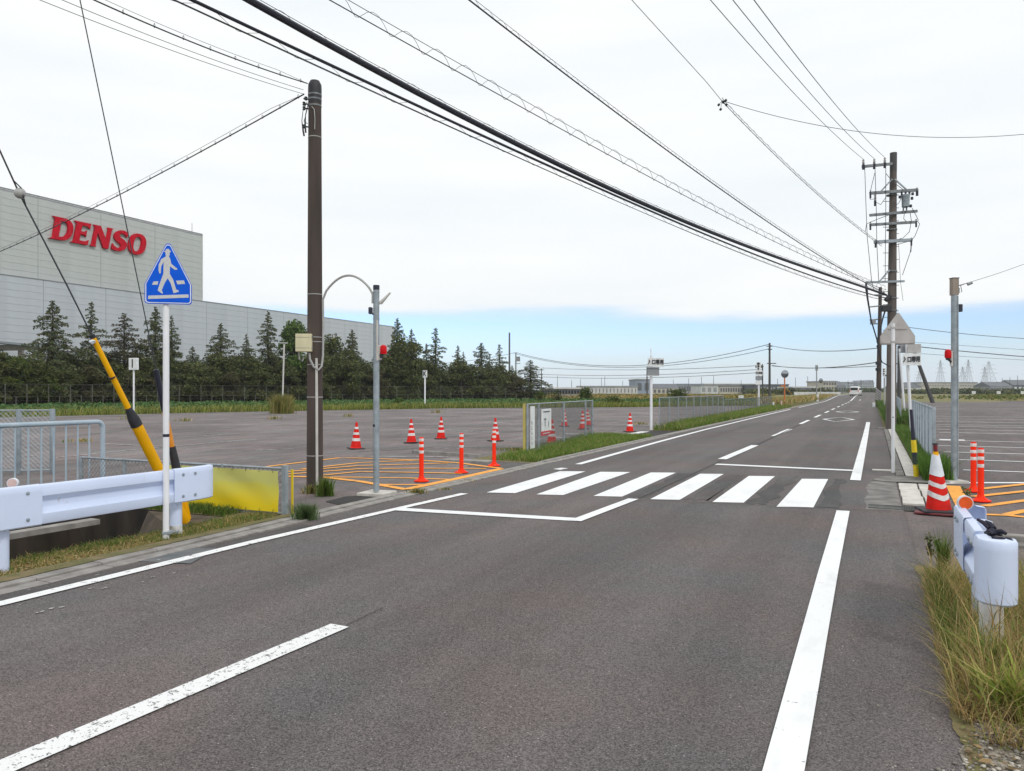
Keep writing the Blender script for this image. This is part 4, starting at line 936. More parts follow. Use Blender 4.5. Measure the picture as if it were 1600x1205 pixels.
for z, nm in ((1.075, 'band'),): mb = MB(); mb.cyl((SPx, SPy, z), (SPx, SPy, z + .03), .033, n=20); mb.build(nm, M['navy'], cs, True)
mb = MB(); mb.cyl((SPx, SPy, .012), (SPx, SPy, .11), .0325, n=20); mb.build('weathered_post_foot', M['post_dirty'], cs, True)
mb = MB(); mb.box((SPx + .0, SPy + .02, .085), (.09, .11, .022), sy); mb.cyl((SPx + .05, SPy + .0, .085), (SPx + .05, SPy + .12, .085), .008, n=6); mb.build('clamp', M['galv'], cs)
# the same sign seen from behind across the road
BP = g(1395.5, 738.5); bs = thing('sign_from_behind', 'grey back of a triangular road sign on a white post at the right roadside', 'road sign', tuple(BP))
mb = MB(); mb.cyl((BP.x, BP.y, -.02), (BP.x, BP.y, 2.82), .032, n=20); mb.cyl((BP.x, BP.y, 2.82), (BP.x, BP.y, 2.835), .034, n=20); mb.build('post', M['post_white'], bs, True)
sy2 = YAW + R(-8); du = Vector((math.cos(sy2), math.sin(sy2), 0)); dn = Vector((math.sin(sy2), -math.cos(sy2), 0))
OB = P(1403, 538.5, 14.78)
PB = [(-.315, 0), (.315, .012), (.315, .17), (.015, .63), (-.315, .16)]
plate('plate', rounded(PB, .03), -.03, .014, M['sign_back'], bs, OB)
plate('rim', rounded(inset(PB, (1.02, 1.02)), .03), -.037, .006, pm('dark_rim', (.22, .21, .2), None, 5, .6), bs, OB)
for z, w in ((.04, .60), (.31, .34)): mb = MB(); mb.box(OB + Vector((0, 0, z)) + dn * -.012, (w, .02, .035), sy2); mb.box(Vector((BP.x, BP.y, OB.z + z)), (.075, .075, .035), sy2); mb.build('crossbar', M['sign_back'], bs)
mb = MB(); mb.cyl((BP.x + .0, BP.y - .03, 1.05), (BP.x, BP.y - .036, 1.05), .012, n=8); mb.build('bolt', M['black'], bs)
# entrance signs
def entry_sign(name, label, base, d, px, ys, words, lean=0.0, wpx=24, two=True, grey_first=False, h=None):
    b = base; t = thing(name, label, 'sign', tuple(b)); topy = ys[0]
    top = P(px - lean, topy, d)
    mb = MB(); mb.cyl(b, top, 3.0 * d / 1200 / 1.25, n=12); mb.build('post', M['post_white'], t, True)
    return t
def panel(par, name, px0, px1, py0, py1, d, mat_, th=.02, yaw=YAW):
    a, b = P(px0, py1, d), P(px1, py0, d); mb = MB(); c = (a + b) / 2
    mb.bbox((c.x, c.y, c.z), ((Vector((b.x - a.x, b.y - a.y))).length, th, abs(b.z - a.z)), .004, yaw); return mb.build(name, mat_, par)
b = g(1017.5, 672); es = thing('entrance_sign', 'white pole carrying an entrance-only board and a grey panel at the left lot entrance', 'sign', tuple(b))
mb = MB(); mb.cyl(b, P(1017.5, 556, 30.5), .055, n=14); mb.build('post', M['post_white'], es, True)
mb = MB(); mb.cyl(P(1017.5, 556, 30.5), P(1017, 545, 30.5), .02, n=8); mb.build('pole_top', M['post_white'], es, True)
panel(es, 'board', 1012, 1037.5, 559.5, 573, 30.3, M['sign_panel'])
text('lettering', '入口専用', .20, M['ink'], es, P(1024.6, 566.2, 30.27), (R(90), 0, YAW), sx=.80, offset=.006)
panel(es, 'grey_panel', 1011.5, 1030, 574, 587.5, 30.4, M['b_grey'])
panel(es, 'panel_frame', 1011, 1030.5, 573.6, 574.6, 30.35, M['sign_panel']); panel(es, 'panel_frame', 1011, 1030.5, 587, 588, 30.35, M['sign_panel'])
b = Vector(P(1424.5, 676, 27.5)); b.z = 0; er = thing('entrance_sign', 'white leaning post with an entrance-only board and grey panel above the right mesh fence', 'sign', tuple(b))
mb = MB(); mb.cyl(b, P(1416.5, 538, 27.5), .052, n=14); mb.build('post', M['post_white'], er, True)
panel(er, 'board', 1410.5, 1439, 552.5, 571, 27.3, M['sign_panel'])
text('lettering', '入口専用', .215, M['ink'], er, P(1424.5, 562, 27.27), (R(90), R(-2.5), YAW), sx=.72, offset=.008)
panel(er, 'grey_panel', 1418, 1439, 537.5, 551.5, 27.35, M['sign_back']); panel(er, 'grey_panel', 1407, 1417, 537.5, 551.5, 27.6, M['b_grey'])
b = Vector(P(1414.5, 655, 40)); b.z = 0; ws = thing('leaning_post', 'slim white leaning post between the dark pole and the right entrance board', 'post', tuple(b))
mb = MB(); mb.cyl(b, P(1405.5, 545, 40), .055, n=10); mb.build('post', M['post_white'], ws, True); mb = MB(); mb.cyl(P(1409, 668, 39), P(1409, 622, 39), .04, n=8); mb.build('stay', pm('pale_wood', (.42, .38, .28), None, 6, .8), ws, True)
# exit sign farther up the left side
b = g(1198.5, 636.5); b = Vector((-8.9, 68.5, 0)); dd = S_ * 8.9 + C_ * 68.5
ex = thing('exit_sign', 'small white board with dark characters on a white pole beside the orange mirror pole', 'sign', tuple(b))
pxs = 800 + 1200 * (-C_ * 8.9 + S_ * 68.5) / dd
mb = MB(); mb.cyl(b, P(pxs, 567, dd), .075, n=10); mb.build('post', M['post_white'], ex, True)
panel(ex, 'board', pxs - 5, pxs + 6, 579, 587, dd - .2, M['sign_panel']); panel(ex, 'grey_panel', pxs - 5, pxs + 5, 588, 594.5, dd - .1, M['b_grey']); panel(ex, 'lower_board', pxs - 5, pxs + 4, 595.5, 601, dd - .15, M['sign_panel'])
text('lettering', '出口専用', .20, M['ink'], ex, P(pxs + .4, 583, dd - .24), (R(90), 0, YAW), sx=.72, offset=.008)
panel(ex, 'top_board', pxs - 3.5, pxs + 3.5, 566, 579, dd - .2, M['sign_panel'])
mb = MB()
for z, w in ((568.5, 2.4), (572.5, 1.8), (576.5, 1.2)):
    q = P(pxs - .5, z, dd - .25); mb.box(q, (w * .1, .01, .12), YAW); mb.box(q + Vector((0, 0, .09)), (w * .05, .01, .06), YAW)
mb.build('print', M['ink'], ex)
b = Vector(P(1382, 668, 52)); b.z = 0; s3 = thing('small_sign', 'thin post with small white plate between the two big poles on the right', 'sign', tuple(b))
mb = MB(); mb.cyl((b.x, b.y, 0), P(1382, 590, 52), .05, n=8); mb.build('post', M['conduit'], s3, True)
panel(s3, 'plate', 1379.5, 1384, 575, 588, 51.9, M['sign_panel']); panel(s3, 'plate', 1381, 1388, 584.5, 589, 51.85, M['sign_panel'])
mb = MB()
for y in (577.5, 580.5, 584): mb.box(P(1380.8, y, 51.8), (.12, .01, .08), YAW)
mb.box(P(1385, 586.5, 51.8), (.16, .01, .07), YAW); mb.build('print', M['ink'], s3)
# lettered area signs in the left lot
def area_sign(px, pytop, pybase, d, w, h, ch, label):
    q = P(px, 611, d); t = thing('area_sign', label, 'sign', (q.x, q.y, 0)); zt = EYE + (611 - pytop) * d / 1200
    mb = MB(); mb.cyl((q.x, q.y, -.02), (q.x, q.y, zt - h + .03), .045 * d / 51 + .01, n=10); mb.build('post', M['post_white'], t, True)
    mb = MB(); mb.bbox((q.x, q.y, zt - h / 2), (w, w * .35, h), .02, YAW - .35); mb.build('box', M['sign_panel'], t)
    fd = Vector((math.sin(YAW - .35), -math.cos(YAW - .35), 0))
    text('letter', ch, h * .95, M['ink'], t, Vector((q.x, q.y, zt - h / 2)) + fd * (w * .175 + .006), (R(90), 0, YAW - .35), offset=.03 * h, sx=.8)
area_sign(209, 559.5, 647, 51.5, .66, .80, 'I', 'white box sign with letter I on a thin post left of the crossing sign')
area_sign(664, 579, 638, 69, .40, .64, 'K', 'white narrow sign with letter K on a thin white post in front of the trees')
# galvanised post with lamp and sensors, left
q = g(588, 773); px_, d_ = 588, 11.4
gp = thing('sensor_post', 'galvanised post with a red lamp on a pale concrete block beside the dark pole', 'post', (q.x, q.y, 0))
X, Y = q.x, q.y
mb = MB(); mb.cyl((X, Y, .05), (X, Y, 3.06), .0455, n=24); mb.build('pole', M['galv'], gp, True)
mb = MB(); mb.cyl((X, Y, 3.06), (X, Y, 3.13), .048, n=24); mb.build('cap', M['navy'], gp, True)
mb = MB(); mb.bbox((X - .03, Y + .06, .0), (.44, .44, .07), .008, R(6)); mb.build('foundation', M['concrete_light'], gp)
ru = Vector((C_, S_, 0)); fu = Vector((S_, -C_, 0))
def at(o_r, z, o_f=0.0): return Vector((X, Y, z)) + ru * o_r + fu * o_f
mb = MB(); mb.bbox(at(-.085, 2.75), (.055, .09, .10), .01, YAW); mb.cyl(at(-.06, 2.70), at(-.03, 2.70), .012); mb.build('sensor', M['navy'], gp)
mb = MB(); mb.bbox(at(.045, 2.12, .03), (.075, .03, .22), .006, YAW); mb.build('lamp_plate', M['conduit_light'], gp)
mb = MB(); mb.cyl(at(.09, 2.07, .05), at(.06, 2.08, .03), .02); mb.cyl(at(.085, 2.04, .05), at(.09, 2.12, .05), .028, n=16); mb.build('lamp_arm', M['black'], gp, True)
mb = MB(); mb.lathe([(.045, 0), (.05, .02), (.05, .09), (.044, .12), (.02, .135), (.001, .138)], at(.115, 2.10, .05), 20); mb.build('red_lamp', M['red_lens'], gp, True)
A = at(.06, 2.86); Bq = at(.21, 3.02)
mb = MB(); mb.tube([A, Bq], [.03, .012], 4); mb.cyl(at(.0, 2.84), A, .014); mb.build('antenna_panel', M['conduit_light'], gp)
mb = MB(); mb.tube([at(.02, 2.6, .05), at(.02, 2.3, .052), at(.02, 2.0, .05)], .014, 8); mb.build('conduit', M['conduit_light'], gp, True)
for z in (2.87, 3.02, 2.62, 1.98): mb = MB(); mb.cyl((X, Y, z), (X, Y, z + .012), .050, n=20); mb.build('strap', M['galv'], gp, True)
mb = MB(); mb.cyl(at(-.03, 1.02, .035), at(-.03, 1.05, .05), .014, n=8); mb.build('bolt', M['black'], gp)
# galvanised post, right
q = g(1491, 753.5); X, Y = q.x, q.y
gq = thing('sensor_post', 'tall galvanised square post with a beige box top and red lamp at the right lot', 'post', (X, Y, 0))
zt = EYE + (611 - 436) * 13.1 / 1200
mb = MB(); mb.cyl((X, Y, .0), (X, Y, zt - .25), .05, n=24); mb.build('pole', M['galv'], gq, True)
mb = MB(); mb.bbox(at(.0, zt - .14, .0), (.11, .10, .29), .006, YAW); mb.build('top_box', pm('taupe_box', (.30, .25, .21), (.24, .2, .17), 6, .6), gq)
mb = MB(); mb.box(at(0, zt + .005), (.12, .11, .012), YAW); mb.build('lid', M['black'], gq)
mb = MB(); mb.bbox(at(.085, EYE + 129 * 13.1 / 1200), (.075, .09, .13), .01, YAW); mb.build('sensor', M['navy'], gq)
mb = MB(); mb.lathe([(.045, 0), (.052, .02), (.052, .10), (.044, .13), (.02, .148), (.001, .15)], at(-.135, EYE + 51 * 13.1 / 1200, .05), 20); mb.build('red_lamp', M['red_lens'], gq, True)
mb = MB(); mb.cyl(at(-.135, EYE + 48 * 13.1 / 1200, .05), at(-.135, EYE + 53 * 13.1 / 1200, .05), .035); mb.tube([at(-.135, EYE + 49 * 13.1 / 1200, .05), at(-.085, EYE + 46 * 13.1 / 1200, .04), at(-.05, EYE + 42 * 13.1 / 1200)], .018, 8); mb.build('lamp_arm', M['black'], gq, True)
mb = MB(); mb.bbox(at(-.06, EYE + 50 * 13.1 / 1200, .02), (.03, .05, .26), .005, YAW); mb.build('lamp_plate', M['conduit_light'], gq)
mb = MB(); mb.cyl(at(.035, .1, .045), at(.035, zt - .3, .045), .012, n=8); mb.build('conduit', M['galv'], gq, True)
mb = MB(); mb.bbox((X, Y, .012), (.32, .32, .05), .008, YAW); mb.build('foundation', M['concrete_light'], gq)
for z in (1.0, 2.2, 2.9): mb = MB(); mb.cyl((X, Y, z), (X, Y, z + .015), .055, n=20); mb.build('strap', M['galv'], gq, True)
GQ = Vector((X, Y, zt))
# ================================================================ UTILITY POLES
def ringband(mb, x, y, z, r, h=.03): mb.cyl((x, y, z), (x, y, z + h), r, n=20)
WPX, WPY = g(492, 768).x, g(492, 768).y
wp = thing('utility_pole', 'dark brown concrete utility pole with a cream box, nearest on the left side', 'utility pole', (WPX, WPY, 0))
TOP = P(485.5, 128, 11.85)
mb = MB(); mb.cyl((WPX, WPY, -.1), (WPX - .0, WPY, 6.02), .127, .098, n=32); mb.build('shaft', M['pole'], wp, True)
mb = MB(); mb.lathe([(.101, 5.98), (.103, 6.2), (.10, 6.27), (.07, 6.33), (.001, 6.34)], (WPX, WPY, 0), 28); mb.build('cap', M['black'], wp, True)
for z, r in ((6.10, .106), (6.03, .104), (5.93, .103)): mb = MB(); ringband(mb, WPX, WPY, z, r, .022); mb.build('top_band', M['galv_dark'], wp, True)
def wat(o_r, z, o_f=0.0): return Vector((WPX, WPY, z)) + Vector((C_, S_, 0)) * o_r + Vector((S_, -C_, 0)) * o_f
for z in (5.45, 3.03, 2.37, 1.95, 2.30, 1.45, .55):
    mb = MB(); r = .127 - .029 * z / 6 + .003; ringband(mb, WPX, WPY, z, r, .012); mb.build('strap', M['conduit'], wp, True)
mb = MB(); mb.bbox(wat(-.12, 2.28, .17), (.24, .16, .27), .008, YAW + R(8)); cb = mb.build('junction_box', M['box_cream'], wp)
mb = MB()
for z in (2.37, 2.20): mb.box(wat(.015, z, .20), (.012, .05, .03), YAW + R(8))
mb.box(wat(-.12, 2.36, .252), (.215, .004, .004), YAW + R(8)); mb.box(wat(-.12, 2.20, .252), (.215, .004, .004), YAW + R(8)); mb.build('latch', M['galv_dark'], cb)
def arc(c, r0, a0, a1, n, rz=1.0): return [(c[0] + r0 * math.cos(a0 + (a1 - a0) * k / n), c[1] + rz * r0 * math.sin(a0 + (a1 - a0) * k / n)) for k in range(n + 1)]
# loop of conduit from the pole over to the sensor post
gx = (Vector(gp['_o']) - Vector((WPX, WPY, 0)))
pts = [wat(-.04, 2.13, .17), wat(-.03, 2.03, .17), wat(.02, 1.92, .16), wat(.09, 1.87, .13), wat(.13, 1.93, .10), wat(.145, 2.1, .08), wat(.145, 2.6, .06), wat(.135, 2.95, .05)]
A = wat(.135, 2.98, .05); B = Vector(gp['_o']) + Vector((C_, S_, 0)) * -.055 + Vector((0, 0, 3.0))
for k in range(1, 15):
    t = k / 15; pts.append(A.lerp(B, t) + Vector((0, 0, .31 * math.sin(math.pi * t) ** .75)))
pts += [B, B + Vector((0, 0, -.14))]
mb = MB(); mb.tube(pts, .017, 10); mb.build('flexible_conduit', M['conduit'], wp, True)
mb = MB(); mb.tube([wat(.055, 2.05, .125), wat(.06, 1.4, .125), wat(.066, .0, .13)], .020, 8); mb.build('ground_conduit', M['conduit_light'], wp, True)
mb = MB(); mb.tube([wat(-.2, 2.14, .17), wat(-.19, 2.03, .17), wat(-.15, 2.0, .15), wat(-.13, 2.07, .14)], .012, 6); mb.tube([wat(-.02, 5.9, .11), wat(.02, 5.85, .115), wat(.03, 5.7, .112), wat(.025, 5.55, .11)], .007, 6); mb.build('loose_cable', M['conduit'], wp, True)
mb = MB(); mb.tube([wat(-.11, 6.0, .03), wat(-.17, 5.85, .05), wat(-.19, 5.7, .04), wat(-.17, 5.55, .04), wat(-.155, 5.47, .04)], [.005, .005, .006, .014, .014], 6); mb.tube([wat(-.10, 5.95, .03), wat(-.13, 5.8, .05), wat(-.14, 5.65, .04), wat(-.13, 5.52, .04)], [.006, .006, .013, .013], 6)
mb.tube([wat(-.10, 5.9, .05), wat(-.13, 5.75, .07), wat(-.15, 5.68, .07), wat(-.10, 5.66, .04)], .005, 6); mb.build('dangling_lead', M['black'], wp, True)
mb = MB()
for z in (6.05, 5.97, 5.90, 5.62):
    mb.lathe([(.012, 0), (.026, .01), (.018, .03), (.026, .05), (.012, .06)], wat(-.13 - .03 * (z < 6), z - .03, .03), 12); mb.cyl(wat(-.17, z, .03), wat(-.08, z, 0), .012, n=8)
mb.build('insulator', M['wire'], wp, True)

# big pole with crossarms on the right
def bigp(px, py, f=0.0): return P(px, py, 31.0 - f)
b = P(1392, 671, 31.0); BX, BY = b.x, b.y
bp_ = thing('utility_pole', 'tall grey concrete utility pole with many crossarms and a transformer, at the right roadside', 'utility pole', (BX, BY, 0))
tp = P(1396, 240, 31.0)
mb = MB(); mb.cyl((BX, BY, -.1), (tp.x, tp.y, 11.13), .20, .125, n=24); mb.build('shaft', M['pole_grey'], bp_, True)
mb = MB(); mb.cyl(P(1395.8, 268, 31), P(1396, 239, 31), .132, n=24); mb.build('dark_top', M['pole_far'], bp_, True)
def arm(x0, y0, x1, y1, th=.09, m='galv_dark', f=.22, name='crossarm'):
    mb = MB(); A, B = bigp(x0, y0, f), bigp(x1, y1, f); d = (B - A); L = d.length; c = (A + B) / 2
    X_ = d.normalized(); Y_ = Vector((0, 0, 1)).cross(X_).normalized(); Z_ = X_.cross(Y_); T = Matrix((X_, Y_, Z_)).transposed()
    mb.box(c, (L, th * .9, th), tilt=T); return mb.build(name, M[m], bp_)
arm(1347, 260.5, 1394, 256, .10)
arm(1359, 302, 1433, 297, .11); arm(1359, 336.5, 1433, 330, .10); arm(1359, 351.5, 1432, 347, .10); arm(1366, 378.5, 1425, 375, .12, 'galv'); arm(1353, 441.5, 1413, 439.5, .08, 'galv'); 
for a in ((1376, 299.5, 1394, 280), (1417, 297, 1398, 280), (1374, 440, 1390, 422)): arm(*a, .05, 'galv', .24, 'brace')
def insul(px, py0, py1, f=.25, r=.055):
    A, B = bigp(px, py1, f), bigp(px, py0, f); h = B.z - A.z; mb = MB()
    mb.lathe([(r * .4, 0), (r, h * .1), (r * .5, h * .3), (r, h * .45), (r * .5, h * .62), (r * .9, h * .78), (r * .3, h), (.001, h * 1.01)], A, 12); mb.build('insulator', M['sign_back'], bp_, True)
    mb = MB(); mb.cyl(A - Vector((0, 0, .18)), A + Vector((0, 0, .06)), r * .9, n=10); mb.build('insulator_cap', M['navy'], bp_, True)
for px, a, c in ((1349, 248.5, 258), (1366, 248, 257), (1382.5, 246, 255.5), (1367, 303, 315), (1360, 297, 303), (1433, 293, 299), (1360, 346.5, 352.5), (1431.5, 342, 348), (1424, 371, 377), (1368, 374, 380)): insul(px, a, c, r=.055 if c < 300 else .04)
tr = thing('transformer', 'grey cylindrical transformer hanging from the second crossarm of the tall right pole', 'transformer', tuple(bigp(1415, 324, .3)))
A, B = bigp(1415, 324, .3), bigp(1415, 305, .3)
mb = MB(); mb.lathe([(.12, 0), (.14, .02), (.15, .40), (.165, .44), (.165, .50), (.001, .52)], A, 20); mb.build('tank', M['galv'], tr, True)
for k, px in enumerate((1409, 1415, 1421)): mb = MB(); mb.lathe([(.03, 0), (.045, .03), (.03, .07), (.045, .10), (.03, .14), (.001, .15)], bigp(px, 305, .3), 10); mb.build('bushing', M['navy'], tr, True)
for px in (1411.5, 1416.5): mb = MB(); mb.cyl(bigp(px, 333, .3), bigp(px, 323, .3), .03, n=8); mb.build('pipe', M['galv_dark'], tr, True)
for px, py in ((1425, 310), (1426, 303), (1406, 308), (1423, 322)): mb = MB(); mb.cyl(bigp(px, py + 2, .35), bigp(px, py - 2, .35), .05, n=10); mb.build('fuse', M['navy'], bp_, True)
mb = MB()
for k in range(22):
    z = 4.0 + k * .26; s = 1 if k % 2 else -1; c = Vector((BX, BY, z)) ; mb.cyl(c, c + Vector((C_, S_, 0)) * s * .32, .012, n=6)
mb.build('climbing_step', M['galv_dark'], bp_)['kind'] = 'stuff'
mb = MB()
def dl(pts, r=.012, f=.3): mb.tube([bigp(x, y, f) for x, y in pts], r, 5)
dl([(1351, 258), (1353, 320), (1355, 370), (1362, 440), (1366, 455)]); dl([(1367, 258), (1369, 320), (1370, 380), (1373, 440)]); dl([(1384, 256), (1384, 330), (1383, 440)])
dl([(1367, 270), (1362, 290), (1359, 305), (1360, 312), (1366, 311)]); dl([(1384, 271), (1396, 285), (1412, 297)]); dl([(1367, 315), (1376, 320), (1383, 310), (1386, 304)])
dl([(1433, 345), (1437, 350), (1434, 358), (1430, 368), (1425, 375)]); dl([(1389, 336), (1370, 343), (1354, 350), (1352, 362)]); dl([(1422, 332), (1424, 345), (1421, 362), (1411, 372), (1406, 373)]); dl([(1425, 325), (1432, 338), (1435, 345)]); dl([(1413, 334), (1412, 342), (1416, 346)])
dl([(1425, 377), (1422, 395), (1410, 430)]); dl([(1404, 380), (1407, 440), (1411, 470)], .008); dl([(1400, 383), (1413, 379), (1425, 376)]); dl([(1400, 320), (1404, 318), (1408, 310)]); dl([(1424, 380), (1423, 394)], .02)
o = mb.build('jumper_wire', M['wire'], bp_); o['kind'] = 'stuff'
mb = MB(); mb.tube([bigp(1353, 443, .3), bigp(1354, 452, .3), bigp(1355.5, 466, .3), bigp(1361, 500, .3), bigp(1370, 530, .3), bigp(1376, 560, .3)], [.035, .05, .035, .025, .025, .02], 8)
mb.tube([bigp(1386, 476, .3), bigp(1380, 495, .3), bigp(1372, 530, .3)], .028, 7); mb.tube([bigp(1383, 487, .3), bigp(1376, 510, .3), bigp(1370, 535, .3)], .022, 7); mb.tube([bigp(1370, 540, .3), bigp(1378, 566, .3), bigp(1391, 573, .3)], .022, 7); mb.build('hanging_cable', M['cable'], bp_, True)
mb = MB(); mb.bbox(bigp(1384, 482, .35), (.38, .22, .25), .02, YAW); mb.cyl(bigp(1391, 462, .3), bigp(1384, 470, .3), .09, n=12); mb.build('cable_closure', M['black'], bp_)
mb = MB(); 
for y in (486, 467, 425, 360, 306): q = P(1393.5, y, 31); ringband(mb, q.x, q.y, q.z, .2, .04)
mb.build('pole_band', M['galv_dark'], bp_, True)
# second pole, nearer the vanishing point
d2 = 74.4; b = P(1372.5, 636, d2)
p2 = thing('utility_pole', 'second dark utility pole behind the big one, with striped foot, at the right roadside', 'utility pole', (b.x, b.y, 0))
mb = MB(); mb.cyl((b.x, b.y, -.1), P(1375.5, 449, d2), .25, .15, n=20); mb.build('shaft', M['pole'], p2, True)
for (x0, y0, x1, y1) in ((1366, 461, 1384, 461), (1357, 480, 1375, 478), (1359, 500, 1372, 499), (1362, 506, 1372, 506)): mb = MB(); mb.cyl(P(x0, y0, d2 - .3), P(x1, y1, d2 - .3), .06, n=6); mb.build('crossarm', M['galv_dark'], p2)
mb = MB(); mb.bbox(P(1364, 503, d2 - .3), (.45, .3, .5), .03, YAW); mb.build('equipment_box', M['b_grey'], p2)
for z0 in (4.1, 3.5): mb = MB(); mb.cyl((b.x, b.y, z0), (b.x, b.y, z0 + .28), .262, n=20); mb.build('dark_band', M['black'], p2, True)
mb = MB(); mb.cyl((b.x, b.y, .35), (b.x, b.y, 1.75), .262, n=20); sg = mb.build('guard_sleeve', M['black'], p2, True)
for k in range(5):
    mb = MB(); pts = [Vector((b.x, b.y, .55 + k * .24 - a * .22)) + (Vector((S_, -C_, 0)) * math.cos(a) + Vector((C_, S_, 0)) * math.sin(a)) * .275 for a in [-1.4 + 2.8 * j / 8 for j in range(9)]]
    mb.tube(pts, .035, 4); mb.build('stripe', M['reflect'], sg)
mb = MB(); mb.cyl(Vector((b.x, b.y, .0)) + Vector((-.4, -.8, 0)), Vector((b.x, b.y, .35)) + Vector((-.4, -.8, 0)), .12, n=10); t = thing('low_marker', 'short white roadside marker stub at the foot of the striped pole', 'marker', (b.x - .4, b.y - .8, 0)); mb.build('stub', M['sign_border'], t, True)
mb = MB(); mb.lathe([(.12, .33), (.13, .36), (.09, .42), (.001, .44)], (b.x - .4, b.y - .8, 0), 12); mb.build('cap', M['reflect'], t, True)
# thin dark pole with a prop further on
b = P(1405, 628, 100); p3 = thing('utility_pole', 'thin dark pole with a slanting prop, beyond the right mesh fence', 'utility pole', (b.x, b.y, 0))
mb = MB(); mb.cyl((b.x, b.y, -.1), P(1404.5, 540, 100), .27, .18, n=12); mb.build('shaft', M['pole_far'], p3, True)
A = P(1458, 629, 100); A.z = -.1; mb = MB(); mb.cyl(A, P(1427, 545, 100.5), .27, .2, n=12); mb.build('prop', M['pole_far'], p3, True)
mb = MB(); mb.cyl(P(1394, 569, 99.6), P(1407, 568, 99.6), .06, n=6); mb.build('crossarm', M['pole_far'], p3)
def far_pole(px, pyt, pyb, d, r, label, arms=(), name='utility_pole', mt='pole_far', cat='utility pole', kit=None, grp=None):
    b = P(px, pyb, d); b.z = rise(b.x, b.y) - .05; t = thing(name, label, cat, tuple(b), grp)
    mb = MB(); mb.cyl(b, P(px, pyt, d), r * 1.15, r * .8, n=10); mb.build('shaft', M[mt], t, True)
    for (dx0, dx1, py) in arms: mb = MB(); mb.cyl(P(px + dx0, py, d - .3), P(px + dx1, py, d - .3), max(.05, r * .4), n=6); mb.build('crossarm', M[mt], t)
    if kit:
        for (dx, py, w, h) in kit: mb = MB(); mb.bbox(P(px + dx, py, d - .35), (w, w * .7, h), .03, YAW); mb.build('equipment', M[mt], t)
    return t
far_pole(1202.5, 536, 624, 118, .17, 'slim utility pole rising left of the orange mirror pole', ((-5, 5, 541), (-3, 4, 546), (-4, 10, 568)), kit=None)
far_pole(1191.5, 569, 625, 125, .11, 'short pole with a lamp arm just left of the slim utility pole', ((-7, 2, 573),), kit=((-5.5, 573, 1.0, .4),))
far_pole(1276, 571, 618, 170, .13, 'pale steel pole with a box top near the second traffic mirror', (), mt='b_grey', kit=((0, 575, .5, 1.2),))
far_pole(796, 520, 630, 158, .20, 'tallest thick pole rising from the right end of the conifer row', ((-1.2, 1.2, 521),), mt='b_dark')
far_pole(806, 551, 630, 165, .17, 'pole with crossarm and transformer right of the tall thick pole', ((-4, 3, 551.5), (0, 7, 568)), kit=((3, 561, 1.0, 1.0),), mt='b_grey')
far_pole(846, 576, 622, 180, .11, 'bare pole touching the last conifer at its right side')
far_pole(1011, 573, 616, 230, .2, 'dark pole directly behind the grey panel of the left entrance sign')
for i, px in enumerate((871, 893, 907, 940, 945, 973, 1052, 1076, 1096, 1115, 1158, 1215, 1243, 1262, 1325, 1345, 1566, 1578, 1590)):
    far_pole(px, 590 + (i * 7) % 9 - 3, 613, 420, .13, 'thin distant pole standing up against the sky along the horizon', grp='thin distant poles on the horizon')

# guy wires with plastic guards, left
def guy(label, base, top, parts, name='guy_wire', r=.005):
    t = thing(name, label, 'guy wire', tuple(base)); base, top = Vector(base), Vector(top)
    mb = MB(); mb.cyl(base, top, r, n=6, cap=False); mb.build('wire', M['wire'], t)
    L = (top - base).length; u = (top - base) / L
    for nm, a, b_, r0, r1, mt in parts: mb = MB(); mb.cyl(base + u * a, base + u * b_, r0, r1, n=20); mb.build(nm, M[mt], t, True)
    return t, base, u
def onplane(px, py, X):
    """where the view through (px,py) meets the upright plane x = X beside the road"""
    a = YAW + math.atan((800 - px) / 1200); y = -X / math.tan(a); d = -X * S_ + y * C_; return Vector((X, y, EYE + (611 - py) * d / 1200))
A = onplane(289, 826, -7.46); B = onplane(145, 527, -7.46); Cc = onplane(0, 236, -7.46); A.z = -.02
L1 = (B - A).length; Lm = (onplane(208, 653, -7.46) - A).length; U = (B - A).normalized()
g1w = thing('guy_wire', 'guy wire in a long bright yellow guard leaning left, with a round white insulator above', 'guy wire', tuple(A))
mb = MB(); mb.cyl(A, A + U * (Lm - .02), .060, n=24); mb.build('lower_guard', M['yellow'], g1w, True)
mb = MB(); mb.cyl(A + U * (Lm + .05), B, .033, .027, n=20); mb.build('upper_guard', M['yellow'], g1w, True)
q = onplane(175, 590, -7.46); mb = MB(); mb.cyl(q - U * .008, q + U * .008, .036, n=14); mb.build('black_band', M['black'], g1w, True); mb = MB(); mb.cyl(A + U * (L1 - .01), A + U * (L1 + .03), .03, n=12); mb.build('end_cap', M['black'], g1w, True); mb = MB(); mb.tube([A + U * (Lm - .10), A + U * (Lm - .02), A + U * (Lm + .13)], [.064, .062, .033], 20); mb.build('black_joint', M['black'], g1w, True)
mb = MB(); mb.tube([B, B.lerp(Cc, .3), onplane(30, 302, -7.46), Cc, Cc + (Cc - B) * .5], .008, 6); mb.build('wire', M['wire'], g1w)
q = onplane(31, 302, -7.46); mb = MB(); bm = bmesh.new(); bmesh.ops.create_uvsphere(bm, u_segments=20, v_segments=14, radius=.052); mb.add([v.co + q for v in bm.verts], [[v.index for v in f.verts] for f in bm.faces]); bm.free(); mb.build('ball_insulator', M['conduit'], g1w, True)
mb = MB(); mb.tube([onplane(20, 281, -7.44), q + Vector((.03, 0, .04)), q + Vector((.045, 0, -.02)), onplane(40, 320, -7.45)], .006, 5); mb.build('insulator_loop', M['wire'], g1w)
mb = MB(); crumple(B + Vector((.02, -.02, -.05)), .03, (1.2, .8, .7), 9).build('plastic_scrap', M['sign_border'], g1w, True)
